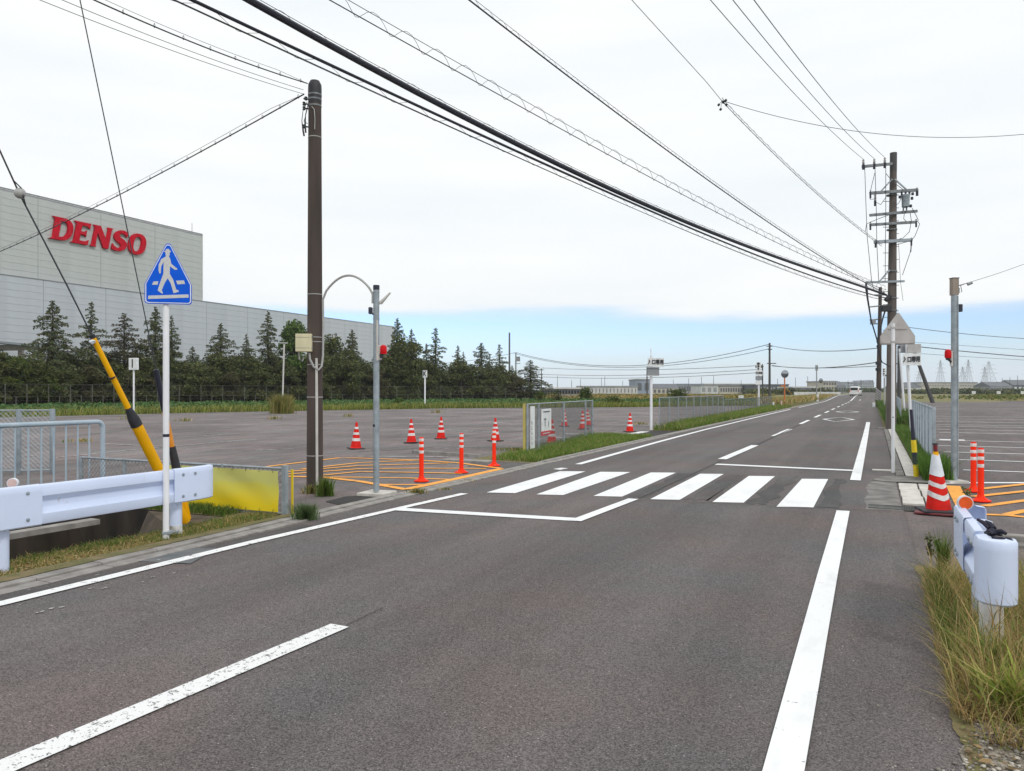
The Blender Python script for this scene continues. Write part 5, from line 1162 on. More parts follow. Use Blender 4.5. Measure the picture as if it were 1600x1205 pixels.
A = onplane(292, 826, -7.60); A.z = -.02; B = onplane(125, 0, -7.60); U = (B - A).normalized(); ll = lambda px, py: (onplane(px, py, -7.60) - A).length
g2w = thing('guy_wire', 'thin guy wire with black and orange sleeves, mostly hidden behind the crossing sign post', 'guy wire', tuple(A))
def pt(py): t = (onplane(235 + (py - 580) * .235, py, -7.6)); return (t - A).dot(U)
s = [.0, pt(742), pt(700), pt(645), pt(580)]
mb = MB(); mb.cyl(A, A + U * s[1], .05, n=20); mb.build('foot_guard', M['yellow'], g2w, True)
mb = MB(); mb.cyl(A + U * s[1], A + U * s[2], .055, .04, n=20); mb.build('black_sleeve', M['black'], g2w, True)
mb = MB(); mb.cyl(A + U * s[2], A + U * s[3], .032, n=20); mb.build('orange_sleeve', M['orange'], g2w, True)
mb = MB(); mb.cyl(A + U * s[3], A + U * s[4], .036, .03, n=20); mb.build('upper_sleeve', M['navy'], g2w, True)
mb = MB(); mb.cyl(A, B + (B - A) * .1, .006, n=6); mb.build('wire', M['wire'], g2w)
# striped guard of the guy at the right fence
b = g(1432, 746); t = thing('guard_pipe', 'yellow and dark striped upright guard pipe at the near end of the right mesh fence', 'guard pipe', tuple(b)); tpq = P(1423.5, 640, 13.8)
U = (tpq - b); 
for i, (a0, a1, mt) in enumerate(((0, .19, 'yellow2'), (.19, .37, 'navy'), (.37, .55, 'yellow2'), (.55, 1.0, 'navy'))):
    mb = MB(); mb.cyl(b + U * a0, b + U * a1, .045 if i < 3 else .034, .043 if i < 3 else .025, n=18); mb.build('segment', M[mt], t, True)
# traffic mirrors
def traffic_mirror(px, py, pyb, d, r, label, pole_m, tilt):
    b = P(px, pyb, d); b.z = rise(b.x, b.y); t = thing('traffic_mirror', label, 'traffic mirror', tuple(b)); c = P(px - .5, py, d)
    mb = MB(); mb.cyl(b - Vector((0, 0, .1)), Vector((b.x, b.y, c.z + .1)), .06, n=12); mb.build('pole', M[pole_m], t, True)
    fd = Vector((math.sin(YAW + tilt), -math.cos(YAW + tilt), -.08)).normalized(); c = c + fd * .12
    mb = MB(); mb.cyl(c - fd * .05, c, r * .96, r, n=28); mb.build('housing', M['b_grey'], t, True)
    mb = MB(); u = fd.orthogonal().normalized(); w = fd.cross(u)
    for j in range(6):
        rr_ = r * .93 * j / 5
        for k in range(28): a = 2 * math.pi * k / 28; mb.v.append(tuple(c + fd * (.07 * (1 - (j / 5) ** 2) + .004) + (u * math.cos(a) + w * math.sin(a)) * max(rr_, .001)))
    for j in range(5):
        for k in range(28): mb.f.append((j * 28 + k, j * 28 + (k + 1) % 28, (j + 1) * 28 + (k + 1) % 28, (j + 1) * 28 + k)); mb.m.append(0)
    mb.build('mirror_face', M['mirror'], t, True)
    return t, c
t, c = traffic_mirror(1226, 584.5, 637, 74, .38, 'round traffic mirror on an orange pole at the left roadside', 'mirror_pole', .1)
mb = MB(); mb.tube([P(1226, 604, 74), P(1222, 603, 74), P(1220, 604.5, 73.8)], .06, 6); mb.build('side_bracket', M['mirror_pole'], t)
mb = MB(); mb.cyl(P(1226, 604, 74.3), P(1237, 616, 76), .02, n=6); mb.build('stay_wire', M['yellow'], t)
traffic_mirror(1282.5, 595, 617, 160, .55, 'small dark traffic mirror far away on a pale pole left of the white van', 'conduit', .4)
def stub(px, py0, py1, d, w, label, mt='sign_border', nm='marker_post'):
    b = P(px, py1, d); b.z = rise(b.x, b.y); t = thing(nm, label, 'marker', tuple(b)); h = EYE + (611 - py0) * d / 1200 - b.z
    mb = MB(); mb.bbox((b.x, b.y, b.z + h / 2), (w, w * .5, h), .01, YAW); mb.build('post', M[mt], t)
    mb = MB(); mb.bbox((b.x, b.y, b.z + h + .02), (w * 1.05, w * .6, .05), .005, YAW); mb.build('cap', M['conduit'], t)
stub(1277.5, 616, 627, 112, .28, 'white stub post at the left road edge before the second mirror')
stub(1221, 627, 637, 72, .12, 'short pinkish stake by the orange mirror pole', 'pink_lens')
stub(1208.5, 628.5, 633, 70, .14, 'small white tag post at the end of the long low fence')
def plate_sign(px, py0, py1, d, w, label):
    b = P(px, 611, d); b.z = rise(b.x, b.y); t = thing('field_board', label, 'sign', tuple(b)); z0, z1 = P(px, py1, d).z, P(px, py0, d).z
    mb = MB(); mb.bbox((b.x, b.y, (z0 + z1) / 2), (w, .05, z1 - z0), .01, YAW); mb.build('board', M['sign_panel'], t)
    mb = MB(); mb.cyl((b.x, b.y + .05, b.z), (b.x, b.y + .05, z0 + .05), .04, n=6); mb.build('leg', M['conduit'], t)
    mb = MB(); mb.box(Vector((b.x, b.y, (z0 + z1) / 2)) + Vector((S_, -C_, 0)) * .03, (w * .7, .01, (z1 - z0) * .12), YAW); mb.build('print', M['b_grey'], t)
plate_sign(1158, 618, 622, 85, .55, 'small white board in the green field left of the road')
for px, l in ((1521.5, 'leftmost small white board standing in the field beyond the right lot'), (1560.5, 'small white board in the far right field, between two others'), (1598, 'small white board in the far right field cut by the photo edge')): plate_sign(px, 611.5, 615.5, 150, .75, l)

# ================================================================ CABLES
def coords_on(p0, p1, pxs):
    """points of a cable hung between two poles: each view (px,py) meets the upright plane through the poles"""
    out = []
    for px, py in pxs:
        a = YAW + math.atan((800 - px) / 1200); rx, ry = -math.sin(a), math.cos(a)
        dx, dy = p1[0] - p0[0], p1[1] - p0[1]; det = rx * (-dy) + dx * ry
        s = (p0[0] * (-dy) + dx * p0[1]) / det; t = (rx * p0[1] - ry * p0[0]) / det
        x, y = rx * s, ry * s; d = -x * S_ + y * C_; out.append((t, EYE + (611 - py) * d / 1200))
    return out
def hung(p0, p1, pxs, deg=2, t0=0.0, t1=1.0, n=40):
    pr = coords_on(p0, p1, pxs); c = np.polyfit([a for a, b in pr], [b for a, b in pr], deg)
    return [Vector((p0[0] + (p1[0] - p0[0]) * t, p0[1] + (p1[1] - p0[1]) * t, float(np.polyval(c, t)))) for t in np.linspace(t0, t1, n)]
P0 = (-8.3, 1.0); P1 = (.46, 34.4)
def cable(name, label, pts, r, mat_='cable', lash=None, group=None, n=6):
    t = thing(name, label, 'cable', tuple(pts[len(pts) // 2]), group); mb = MB(); mb.tube(pts, r, n); mb.build('line', M[mat_], t, True)
    if lash:
        gap, rad, pitch, rl, up = lash
        sup = [p + Vector((0, 0, gap * up)) for p in pts]
        mb = MB(); mb.tube(sup, rl, 4); mb.build('messenger_wire', M['wire'], t)
        L = sum((pts[i + 1] - pts[i]).length for i in range(len(pts) - 1)); m = int(L / pitch * 8); zz = []
        for k in range(m + 1):
            s = k / m * (len(pts) - 1); i = min(int(s), len(pts) - 2); f = s - i; p = pts[i].lerp(pts[i + 1], f); a = k / 8 * 2 * math.pi
            side = Vector((1, 0, 0)); zz.append(p + Vector((0, 0, gap * up * .5 + (abs(gap) * .5 + rad) * math.cos(a))) + side * (rad * math.sin(a)))
        mb = MB(); mb.tube(zz, rl * .8, 3); o = mb.build('lashing_wire', M['wire'], t)
    return t
lg = 'cables slung from the upper left to the tall right pole'
cable('overhead_cable', 'thickest black overhead cable, sweeping from the top left to the tall right pole', hung(P0, P1, [(385, 0), (500, 62), (600, 117), (700, 172), (860, 243), (1040, 338), (1200, 398), (1330, 440), (1385, 462)], 3), .044, lash=(.075, .012, .55, .004, 1), group=lg, n=8)
cable('overhead_cable', 'second thick black overhead cable, running just below the thickest one', hung(P0, P1, [(302, 0), (400, 47), (520, 106), (680, 179), (860, 256), (1040, 343), (1200, 405), (1385, 466)], 3), .021, lash=(.10, .01, .8, .004, -1), group=lg, n=8)
cable('overhead_cable', 'thin cable with wavy lashing, fourth from the left among those sweeping to the right pole', hung(P0, P1, [(512, 0), (600, 45), (680, 95), (860, 190), (1040, 292), (1200, 372), (1370, 448)], 3), .008, 'wire', lash=(.14, .03, .62, .005, 1), group=lg)
cable('overhead_cable', 'lashed cable starting from the top centre and crossing the wavy one near the right pole', hung(P0, (.40, 34.2), [(733, 0), (860, 98), (1000, 204), (1040, 234), (1150, 312), (1290, 406), (1352, 442)], 3), .013, 'cable', lash=(.075, .008, .35, .004, 1), group=lg)
cable('overhead_cable', 'thin black line lowest of the bundle sweeping to the right pole', hung(P0, P1, [(290, 3), (400, 62), (520, 118), (680, 187), (860, 264), (1040, 350), (1200, 412), (1385, 470)], 3), .007, 'wire', group=lg)
for i, (x0, x1, y1, lab) in enumerate(((1110, 1349, 249, 'leftmost of three thin wires falling from the top edge to the highest crossarm'), (1145, 1366, 248, 'middle one of three thin wires falling to the highest crossarm'), (1178, 1382.5, 246, 'rightmost of three thin wires falling to the highest crossarm'))):
    e = bigp(x1, y1, .25); mid = [(x0, 0), (x0 + (x1 - x0) * .52, 125 + 8), (x1, y1)]
    cable('power_line', lab, hung((-8.3 + 3 + i * .9, -4), (e.x, e.y), [(x0, 0), ((x0 + x1) / 2 - 2, y1 * .53), (x1, y1)], 2), .008, 'wire', group='three thin wires of the highest crossarm')
J0 = hung(P0, (.3, 34.3), [(987, 0), (1060, 80), (1128, 155)], 1); pr = coords_on(P0, (.3, 34.3), [(1128, 158)])[0]
J = Vector((P0[0] + 8.6 * pr[0], P0[1] + 33.3 * pr[0], pr[1]))
cable('power_line', 'single thin wire from the top edge down to the hanging black junction', [p for p in J0 if p.y < J.y] + [J], .007, 'wire')
cable('power_line', 'twin lashed wire running from the hanging junction down to the lower crossarm', hung(P0, (.3, 34.3), [(1128, 158), (1200, 232), (1280, 306), (1368, 378), (1392, 395)], 3, pr[0], 1.0, 30), .008, 'wire', lash=(.07, .02, .5, .005, 1))
Kp = P(1680, 208, 20.5); pts = []
for k in range(25):
    t = k / 24; p = J.lerp(Kp, t); pts.append(p)
s_ = [(1135, 160), (1200, 177), (1280, 197), (1342, 206), (1450, 214), (1600, 210)]
cable('power_line', 'thin wire arcing right from the hanging junction out of the picture', hung((J.x, J.y), (Kp.x, Kp.y), s_, 3), .007, 'wire')
t = thing('line_junction', 'cluster of small black connectors hanging in the sky where three wires meet', 'connector', tuple(J))
mb = MB()
for dx, dy in ((-6, 6), (-3, 13), (6, 6), (1, 2), (5, -1)): q = P(1129 + dx, 158 + dy, J.x * -S_ + J.y * C_); mb.cyl(q - Vector((.02, 0, .02)), q + Vector((.02, 0, .02)), .03, n=8); mb.tube([J, q], .006, 4)
mb.build('connector', M['black'], t, True)
# cables at the left pole
LT = wat(-.10, 6.08, .05)
def rings(t, pts, step, r, off, k0=0.15):
    L = 0; acc = k0; mb = MB()
    for i in range(len(pts) - 1):
        a, b_ = pts[i], pts[i + 1]; l = (b_ - a).length
        while acc < L + l:
            p = a.lerp(b_, (acc - L) / l); u = (b_ - a).normalized(); w = u.cross(Vector((0, 0, 1))).normalized(); n_ = w.cross(u)
            mb.tube([p + Vector((0, 0, off)) + (w * math.cos(q * .785) * .4 + n_ * math.sin(q * .785)) * r for q in range(9)], .0035, 4, cap=False); acc += step
        L += l
    mb.build('hanger_rings', M['wire'], t)['kind'] = 'stuff'
pts = hung((LT.x, LT.y), (-8.32, 1.0), [(474, 129), (440, 116), (390, 101), (345, 86), (293, 62), (242, 41), (185, 16), (135, -4)], 2)
t = cable('hung_cable', 'cable hung on rings running from the left pole top to the upper left edge', pts, .009, 'cable'); rings(t, pts, .42, .028, .012)
mb = MB(); mb.tube([pts[0]] + [p + Vector((0, 0, .06)) for p in pts[3:]], .003, 4); mb.build('messenger_wire', M['wire'], t)
for (a, b_, lab) in (((97, 0), (466, 138), 'upper one of two bare thin wires ending at the left pole top'), ((62, 0), (464, 144), 'lower one of two bare thin wires ending at the left pole top')):
    q = wat(-.17, 6.05 if b_[1] == 138 else 5.97, .03)
    cable('power_line', lab, hung((q.x, q.y), (-8.8, 1.0), [b_, ((a[0] + b_[0]) / 2, (a[1] + b_[1]) / 2 + 5), (a[0], a[1])], 2), .004, 'wire')
E0 = wat(-.16, 5.93, .03); E1 = P(-60, 412, 23)
pts = hung((E0.x, E0.y), (E1.x, E1.y), [(466, 148), (413, 184), (350, 221), (322, 234), (245, 272), (160, 318), (62, 364), (0, 394)], 2)
t = cable('hung_cable', 'ring hung cable falling from the left pole top in front of the factory wall', pts, .011, 'cable'); rings(t, pts, .5, .032, .014)
mb = MB(); mb.tube([pts[0]] + [p + Vector((0, 0, .07)) for p in pts[2:]], .0035, 4); mb.build('messenger_wire', M['wire'], t)
# wires at right
A = GQ + Vector((C_, S_, 0)) * .06 + Vector((0, 0, -.12)); B = P(1680, 378, 17)
t = cable('drop_wire', 'thin drop wire from the beige box top of the right post to the right edge', [A.lerp(B, k / 20) + Vector((0, 0, -.25 * (k / 20) * (1 - k / 20))) for k in range(21)], .004, 'wire')
mb = MB(); mb.tube([A, P(1502, 446, 13.2), P(1509, 443, 13.3), P(1518, 443, 13.4)], .006, 5); mb.tube([P(1499, 450, 13.1), P(1499, 458, 13.1), P(1503, 456, 13.1), P(1501, 446, 13.1)], .006, 5); mb.cyl(P(1512, 445, 13.3), P(1519, 442, 13.3), .02, n=8); mb.build('clamp', M['galv_dark'], t)
def span(name, label, a, b_, da, db, sag, r, grp=None, m='wire'):
    A, B = P(*a, da), P(*b_, db); return cable(name, label, [A.lerp(B, k / 24) - Vector((0, 0, 4 * sag * (k / 24) * (1 - k / 24))) for k in range(25)], r, m, group=grp)
span('power_line', 'uppermost dark wire leaving the tall right pole to the right above the lot', (1400, 509), (1680, 532), 31, 36, .12, .012)
span('power_line', 'heavy dark wire to the right just above the red lamp of the right post', (1400, 538), (1680, 563), 31, 36, .05, .018)
span('power_line', 'faint wire right of the tall pole above the heavy one', (1400, 533), (1680, 552), 31, 36, .0, .007)
span('power_line', 'faint lowest wire right of the tall pole', (1400, 550), (1680, 567), 31, 36, .02, .007)
hg = 'far wires strung between the distant poles'
span('power_line', 'sagging wire between the slim utility pole and the second dark pole', (1204, 540), (1372, 544), 118, 75, .55, .04, hg)
span('power_line', 'sagging wire below it between the slim pole and the second dark pole', (1206, 571), (1372, 566), 118, 75, .5, .045, hg)
span('power_line', 'faint wire near the lower sagging one toward the dark pole', (1206, 572), (1372, 572), 118, 75, .25, .03, hg)
span('power_line', 'upper long wire between the pole by the conifers and the slim pole', (806, 551), (1202, 538), 165, 118, 3.1, .045, hg)
span('power_line', 'second long wire between the pole by the conifers and the slim pole', (806, 553), (1202, 545), 165, 118, 2.9, .04, hg)
for i, (y0, y1, lab) in enumerate(((575, 571, 'first of three level wires from the bare pole to the lamp arm pole'), (585, 577, 'middle of three level wires from the bare pole to the lamp arm pole'), (589, 582, 'lowest of three level wires from the bare pole to the lamp arm pole'))): span('power_line', lab, (846, y0), (1192, y1), 180, 125, .6, .04, hg)
span('power_line', 'faint wire passing behind the conifer tops on the left', (640, 570), (806, 551), 160, 165, .6, .035, hg)
# ================================================================ FACTORY
XF = -110.0
fac = thing('factory_building', 'huge pale grey windowless factory hall with red letters on its taller block, behind the trees', 'factory', (XF, 100, 0))
def solid(name, x0, x1, y0, y1, z0, z1, mat_, par): mb = MB(); mb.box(((x0 + x1) / 2, (y0 + y1) / 2, (z0 + z1) / 2), (abs(x1 - x0), abs(y1 - y0), z1 - z0)); return mb.build(name, M[mat_], par)
Y_END_T, Y_END_L, ZT, ZL = 102.0, 162.5, 29.9, 17.7
solid('tall_block', XF - 60, XF - .14, 20, Y_END_T, 0, ZT - .1, 'joint', fac)
solid('low_block', XF - 58, XF + .62, 20.1, Y_END_L, 0, ZL - .1, 'joint', fac)
PB_ = 10.06; Y0 = 71.75
def panel_mesh(w, mt):
    mb = MB(); mb.bbox((0, 0, 0), (.09, w - .06, .965), .010); o = mb.build('wall_panel', M[mt]); me = o.data; bpy.data.objects.remove(o); return me
pmT, pmL = panel_mesh(PB_, 'panel_warm'), panel_mesh(PB_, 'panel_cool')
def put(me, x, y, z, sy_=1.0):
    o = bpy.data.objects.new('wall_panel', me); C.objects.link(o); o.parent = fac; o.location = (x - XF, y - 100, z); o.scale = (1, sy_, 1)
rowsT = np.arange(ZL + .5, ZT, .985)
for z in rowsT:
    for k in range(-1, 3): put(pmT, XF - .09, Y0 + PB_ * (k + .5), z)
for z in np.arange(ZL - .5, 5, -.985):
    for k in range(-1, 9): put(pmL, XF + .67, Y0 + .3 + PB_ * (k + .5), z)
solid('roof_trim', XF - .3, XF + .02, 20, Y_END_T + .05, ZT - .02, ZT + .10, 'b_grey', fac); solid('roof_trim', XF + .5, XF + .80, 20, Y_END_L + .05, ZL - .02, ZL + .08, 'b_grey', fac)
solid('corner_trim', XF - .15, XF + .02, Y_END_T - .12, Y_END_T + .06, ZL, ZT, 'b_white', fac); solid('corner_trim', XF + .6, XF + .78, Y_END_L - .1, Y_END_L + .08, 3, ZL, 'b_grey', fac)
mb = MB(); q = onplane(300, 364, XF - .5); mb.cyl((q.x, q.y, ZT), (q.x, q.y, ZT + 1.7), .05, n=6); mb.build('lightning_rod', M['b_grey'], fac)
# raised letters: heavy slanted capitals
LS = .17; LH = 3.35
def lt(pts): return [(x + y * LS, y) for x, y in pts]
def ell(cx_, cy_, rx, ry, a0, a1, n=20, p=2.3):
    out = []
    for k in range(n + 1):
        a = a0 + (a1 - a0) * k / n; c, s = math.cos(a), math.sin(a)
        out.append((cx_ + rx * math.copysign(abs(c) ** (2 / p), c), cy_ + ry * math.copysign(abs(s) ** (2 / p), s)))
    return out
HP = math.pi / 2
def D_(): return [lt([(-.12, 1), (-.02, .93), (.02, .07), (-.1, 0)] + ell(.30, .5, .42, .5, -HP, HP, 22)), lt([(.22, .86)] + ell(.29, .5, .24, .36, HP, -HP, 18) + [(.22, .14)])]
def E_(): return [lt([(-.08, 1), (.02, .92), (.02, .08), (-.08, 0), (.58, 0), (.60, .23), (.50, .15), (.23, .14), (.23, .44), (.40, .44), (.46, .36), (.46, .66), (.40, .58), (.23, .57), (.23, .86), (.46, .86), (.56, .76), (.58, 1)])]
def N_L(): return [lt([(-.06, 1), (.02, .92), (.02, .08), (-.04, 0), (.20, 0), (.16, .08), (.16, .68), (.52, 0), (.72, 0), (.72, .92), (.78, 1), (.54, 1), (.58, .92), (.58, .38), (.24, 1)])]
def S_L():
    o = [(.62, .98), (.60, .72), (.54, .80), (.40, .87), (.28, .85), (.24, .76), (.30, .67), (.50, .56), (.62, .44), (.65, .28), (.58, .11), (.42, .01), (.22, -.02), (.02, .04), (.03, .30), (.10, .20), (.24, .13), (.36, .15), (.41, .24), (.36, .34), (.16, .46), (.05, .58), (.03, .74), (.10, .90), (.26, 1.0), (.42, 1.01), (.52, .98)]
    return [lt(o)]
def O_L(): return [lt(ell(.37, .5, .40, .52, 0, 2 * math.pi, 40)[:-1]), lt(ell(.37, .5, .185, .375, 2 * math.pi, 0, 32)[:-1])]
yA, yB = onplane(80, 360, XF).y, onplane(231, 380, XF).y
W5 = (yB - yA); zb = 24.05
for fn, s0 in ((D_, .03), (E_, .225), (N_L, .405), (S_L, .61), (O_L, .79)):
    loops = fn(); cu = bpy.data.curves.new('letter', 'CURVE'); cu.dimensions = '2D'; cu.fill_mode = 'BOTH'; cu.extrude = .16; cu.bevel_depth = .02
    for lp in loops:
        s = cu.splines.new('POLY'); s.points.add(len(lp) - 1); s.use_cyclic_u = True
        for i, p in enumerate(lp): s.points[i].co = (p[0] * 4.05, p[1] * LH, 0, 1)
    tmp = bpy.data.objects.new('tmp', cu); C.objects.link(tmp); dg = bpy.context.evaluated_depsgraph_get()
    me = bpy.data.meshes.new_from_object(tmp.evaluated_get(dg)); bpy.data.objects.remove(tmp); bpy.data.curves.remove(cu)
    me.transform(Matrix(((0, 0, 1, 0), (1, 0, 0, 0), (0, 1, 0, 0), (0, 0, 0, 1)))); me.materials.clear(); me.materials.append(M['brand_red'])
    o = bpy.data.objects.new('sign_letter', me); C.objects.link(o); o.parent = fac; o.location = (.20, yA + W5 * s0 - 100.6, zb)
# open shed with corrugated roof at far left
sh = thing('shed', 'open shed with corrugated roof edge and concrete posts at the far left behind the trees', 'shed', tuple(P(10, 620, 104)))
mb = MB(); A, B = P(-60, 530, 106), P(84, 541, 100); nn = 46
for k in range(nn):
    t0, t1 = k / nn, (k + .55) / nn; a, b_ = A.lerp(B, t0), A.lerp(B, t1); back = Vector((-6, -2, .6))
    mb.add([a, b_, b_ + back, a + back, a - Vector((0, 0, .1)), b_ - Vector((0, 0, .1))], [(0, 1, 2, 3), (0, 4, 5, 1)])
    a2 = A.lerp(B, (k + 1) / nn); dz = Vector((0, 0, -.28)); mb.add([b_ + dz, a2 + dz, a2 + dz + back, b_ + dz + back, b_, b_ + back], [(0, 1, 2, 3), (4, 0, 3, 5)])
mb.build('corrugated_roof', M['galv'], sh, normals=False)
for px in (33, -5, 62): q = P(px, 545, 103); mb = MB(); mb.box((q.x, q.y, q.z / 2), (.55, .55, q.z), YAW); mb.build('concrete_post', M['concrete'], sh)
mb = MB(); c = (A + B) / 2; mb.box(c - Vector((0, 0, .7)), ((B - A).length, .3, .8), math.atan2(B.y - A.y, B.x - A.x)); mb.build('beam', M['concrete'], sh)

# ================================================================ TREES
NEED = [(.090, .118, .055), (.060, .082, .045), (.125, .150, .068), (.150, .140, .065)]
NBR = [(.12, .10, .055), (.08, .075, .04), (.06, .07, .038)]
BRD = [(.075, .100, .035), (.115, .135, .045), (.15, .15, .055), (.050, .068, .03)]
YGR = [(.09, .12, .025), (.12, .15, .03), (.06, .09, .022), (.05, .07, .02)]
LGR = [(.10, .16, .035), (.13, .19, .045), (.07, .12, .03), (.05, .09, .025)]
def conifer_master(seed, pal, H=10.0, spread=.24, sparse=1.0, base=.06):
    r = np.random.RandomState(seed); rp = random.Random(seed)
    t = thing('conifer_tree', None, None); mb = MB(); bend = rp.uniform(-.15, .15); mb.tube([(0, 0, -.2), (.05, 0, H * .4), (bend, .03, H * .78), (bend * .3, 0, H * .99)], [H * .016, H * .012, H * .006, .012], 7)
    def ax(z): f = z / H; return bend * math.sin(min(1, f) * 2.6) * .8
    pts = []; nbr = int(150 * sparse)
    for k in range(nbr):
        f = ((k + rp.random()) / nbr) ** 1.0; z = H * (base + (1 - base) * f * .99); a = k * 2.399 + rp.uniform(-.5, .5)
        env = (1 - f) ** .78 * (1 + .25 * math.sin(f * 19 + seed)) ; L = H * spread * env * rp.choice([.45, .7, .85, 1.0, 1.1, 1.3]) * .95 + .10
        up = rp.uniform(.05, .45) if f > .55 else rp.uniform(-.05, .30); dr = rp.uniform(.1, .45); x0 = ax(z)
        pb = [Vector((x0 + math.cos(a) * L * s, math.sin(a) * L * s, z + L * (up * s - dr * s * s))) for s in (0, .35, .7, 1)]
        mb.tube(pb, [.02 * L + .010, .012 * L + .008, .010, .005], 4, cap=False)
        n = int(12 + 62 * L); s = r.rand(n) ** .7 * .98 + .02; q = np.array([[p.x, p.y, p.z] for p in pb]); ss = s * 3; i = np.minimum(ss.astype(int), 2); fr = (ss - i)[:, None]
        c = q[i] * (1 - fr) + q[i + 1] * fr; wd = (.05 + .24 * L * (s * (1 - s) * 2.0 + .12))[:, None]
        side = np.array([-math.sin(a), math.cos(a), 0]); c = c + side * r.uniform(-1, 1, (n, 1)) * wd; c[:, 2] += (r.rand(n) - .75) * .34 * (0.2 + L * .42); pts.append(c)
    pts = np.concatenate(pts); mb.build('trunk', M['bark'], t, normals=False)
    sz = (.06 + .09 * r.rand(len(pts))) * (1.2 - .55 * pts[:, 2] / H); V, F, col = leaves(pts, sz, pal, r, flat=.1); raw_mesh('crown', V, F, col, M['needle'], t); return t
def broad_master(seed, pal, H=7.0, Wd=4.2, n=6500, name='broadleaf_tree', lo=.04):
    r = np.random.RandomState(seed); rp = random.Random(seed); t = thing(name, None, None); mb = MB()
    mb.tube([(0, 0, -.2), (.1, .05, H * .3), (.0, .1, H * .6)], [H * .028, H * .02, H * .01], 8); cl = []
    for k in range(26):
        a = rp.random() * 6.28; zf = lo + (1 - lo) * rp.random() ** .8; prof = math.sin(min(1, (zf - lo) / (1 - lo) * .86 + .14) * math.pi) ** .6; rad = Wd * .5 * prof * rp.uniform(.35, 1.0)
        c = np.array([math.cos(a) * rad, math.sin(a) * rad, zf * H * .93]); cl.append((c, rp.uniform(.09, .17) * H)); mb.tube([(0, .05, max(.3, c[2] - H * .3)), (c[0] * .5, c[1] * .5, c[2] - H * .1), tuple(c)], [H * .009, H * .006, .015], 4, cap=False)
    mb.build('trunk', M['bark'], t, normals=False); P_ = []; per = n // len(cl)
    for c, rad in cl:
        v = r.randn(per, 3); v /= np.linalg.norm(v, axis=1)[:, None]; P_.append(c + v * (rad * r.rand(per, 1) ** .45) * np.array([1.05, 1.05, .8]))
    pts = np.concatenate(P_); V, F, col = leaves(pts, .11 + .09 * r.rand(len(pts)), pal, r); raw_mesh('crown', V, F, col, M['leaf'], t); return t
cm = [conifer_master(11, NEED, spread=.33, sparse=.95), conifer_master(12, NEED, spread=.29, sparse=.75), conifer_master(13, NEED, spread=.40, sparse=.8), conifer_master(14, NEED, spread=.26, sparse=.7), conifer_master(15, NBR, spread=.42, sparse=.7)]
bmst = [broad_master(21, BRD), broad_master(22, BRD, Wd=5), broad_master(23, YGR, Wd=4.6), broad_master(24, LGR, H=8, Wd=4.2, n=7000)]
bmst.append(broad_master(25, [(.09, .085, .04), (.07, .07, .03), (.11, .10, .045)], Wd=4.6))
K = kids(); used = set()
def plant(master, px, pyt, d, H0, lab, group=None, wid=1.0):
    o = master if master.name not in used else copy_tree(master, None, K); used.add(master.name)
    b = P(px, 611, d); b.z = 0; h = EYE + (611 - pyt) * d / 1200; s = h / H0; o.location = b; o.scale = (s * wid, s * wid, s); o.rotation_euler = (0, 0, rnd.uniform(0, 6.28)); o['_o'] = tuple(b); tag(o, lab, 'tree', group); return o
cg = 'dark conifers in front of the factory'
CON = [(82, 468, 0, 1.0, 'tall dark conifer against the factory wall left of the yellow guy guard', 1.1), (143, 470, 3, 0, 'slim pointed conifer just behind the tip of the yellow guy guard', .9), (195, 488, 4, 0, 'broad brownish thinning conifer right of the yellow guy guard', 1.15),
       (243, 478, 0, 0, 'dark conifer directly behind the blue crossing sign post', .95), (268, 492, 1, 0, 'conifer leaning out just right of the blue crossing sign post', .9), (345, 504, 2, 0, 'wide open conifer between the crossing sign and the dark pole', 1.05), (385, 521, 1, 0, 'small conifer between the wide open one and the pointed one', .9),
       (419, 485, 1, 0, 'pointed conifer left of the pale green round tree', 1.0), (550, 514, 0, 0, 'conifer standing between the dark pole and the sensor post', .95), (621, 496, 0, 0, 'tallest conifer right of the sensor post, at the low factory block\'s end', .8), (643, 513, 2, 0, 'bushy conifer right beside the tallest one near the sensor post', .75),
       (666, 536, 1, 0, 'short conifer above the sign with letter K', .8), (681, 511, 3, 0, 'slender conifer with a bent tip right of the K sign', 1.0), (716, 539, 3, 0, 'small dark conifer with sparse top, left of the widest of the far conifers', 1.0), (724, 549, 1, 0, 'lower twin tip beside the small sparse conifer', .8),
       (752, 535, 0, 0, 'wide regular conifer, third from the right end of the row', 1.2), (765, 552, 1, 0, 'low conifer leaning on the right side of the wide regular one', .8), (780, 537, 3, 0, 'narrow conifer left of the tallest thick pole', 1.0), (829, 562, 2, 0, 'last conifer at the right end of the row', 1.9)]
for px, py, mi, _, lab, wd in CON: plant(cm[mi], px, py, DR(px) + rnd.uniform(-2, 3), 10.0, lab, cg, wd)
plant(bmst[3], 462, 503, DR(462) + 1, 8.0, 'pale green round broadleaf tree left of the dark pole', None, .95)
plant(bmst[2], 18, 556, DR(20) - 3, 7.0, 'yellowish green bushy tree at the far left edge', None, 1.25); plant(bmst[2], 62, 572, DR(60) - 3, 7.0, 'lower yellowish green tree next to the one at the left edge', None, 1.2)
plant(bmst[0], 520, 524, DR(520) + 1, 7.0, 'rounded dark green tree right behind the dark pole', None, 1.0); plant(bmst[1], 634, 523, DR(634) - 1, 7.0, 'rounded dark tree below the tallest conifer', None, .9)
for k in range(60):
    px = -45 + k * 15 + rnd.uniform(-5, 5)
    if px > 812: break
    top = 562 + 10 * math.sin(k * 1.7) + rnd.uniform(-6, 8) + max(0, (px - 560) * .075)
    plant(bmst[(0, 1, 4, 0, 1)[k % 5]], px, top, DR(px) + (1.5 if k % 3 else -2), 7.0, 'dark bushy broadleaf tree in the low belt under the conifers', 'low dark trees under the conifers', 1.35)
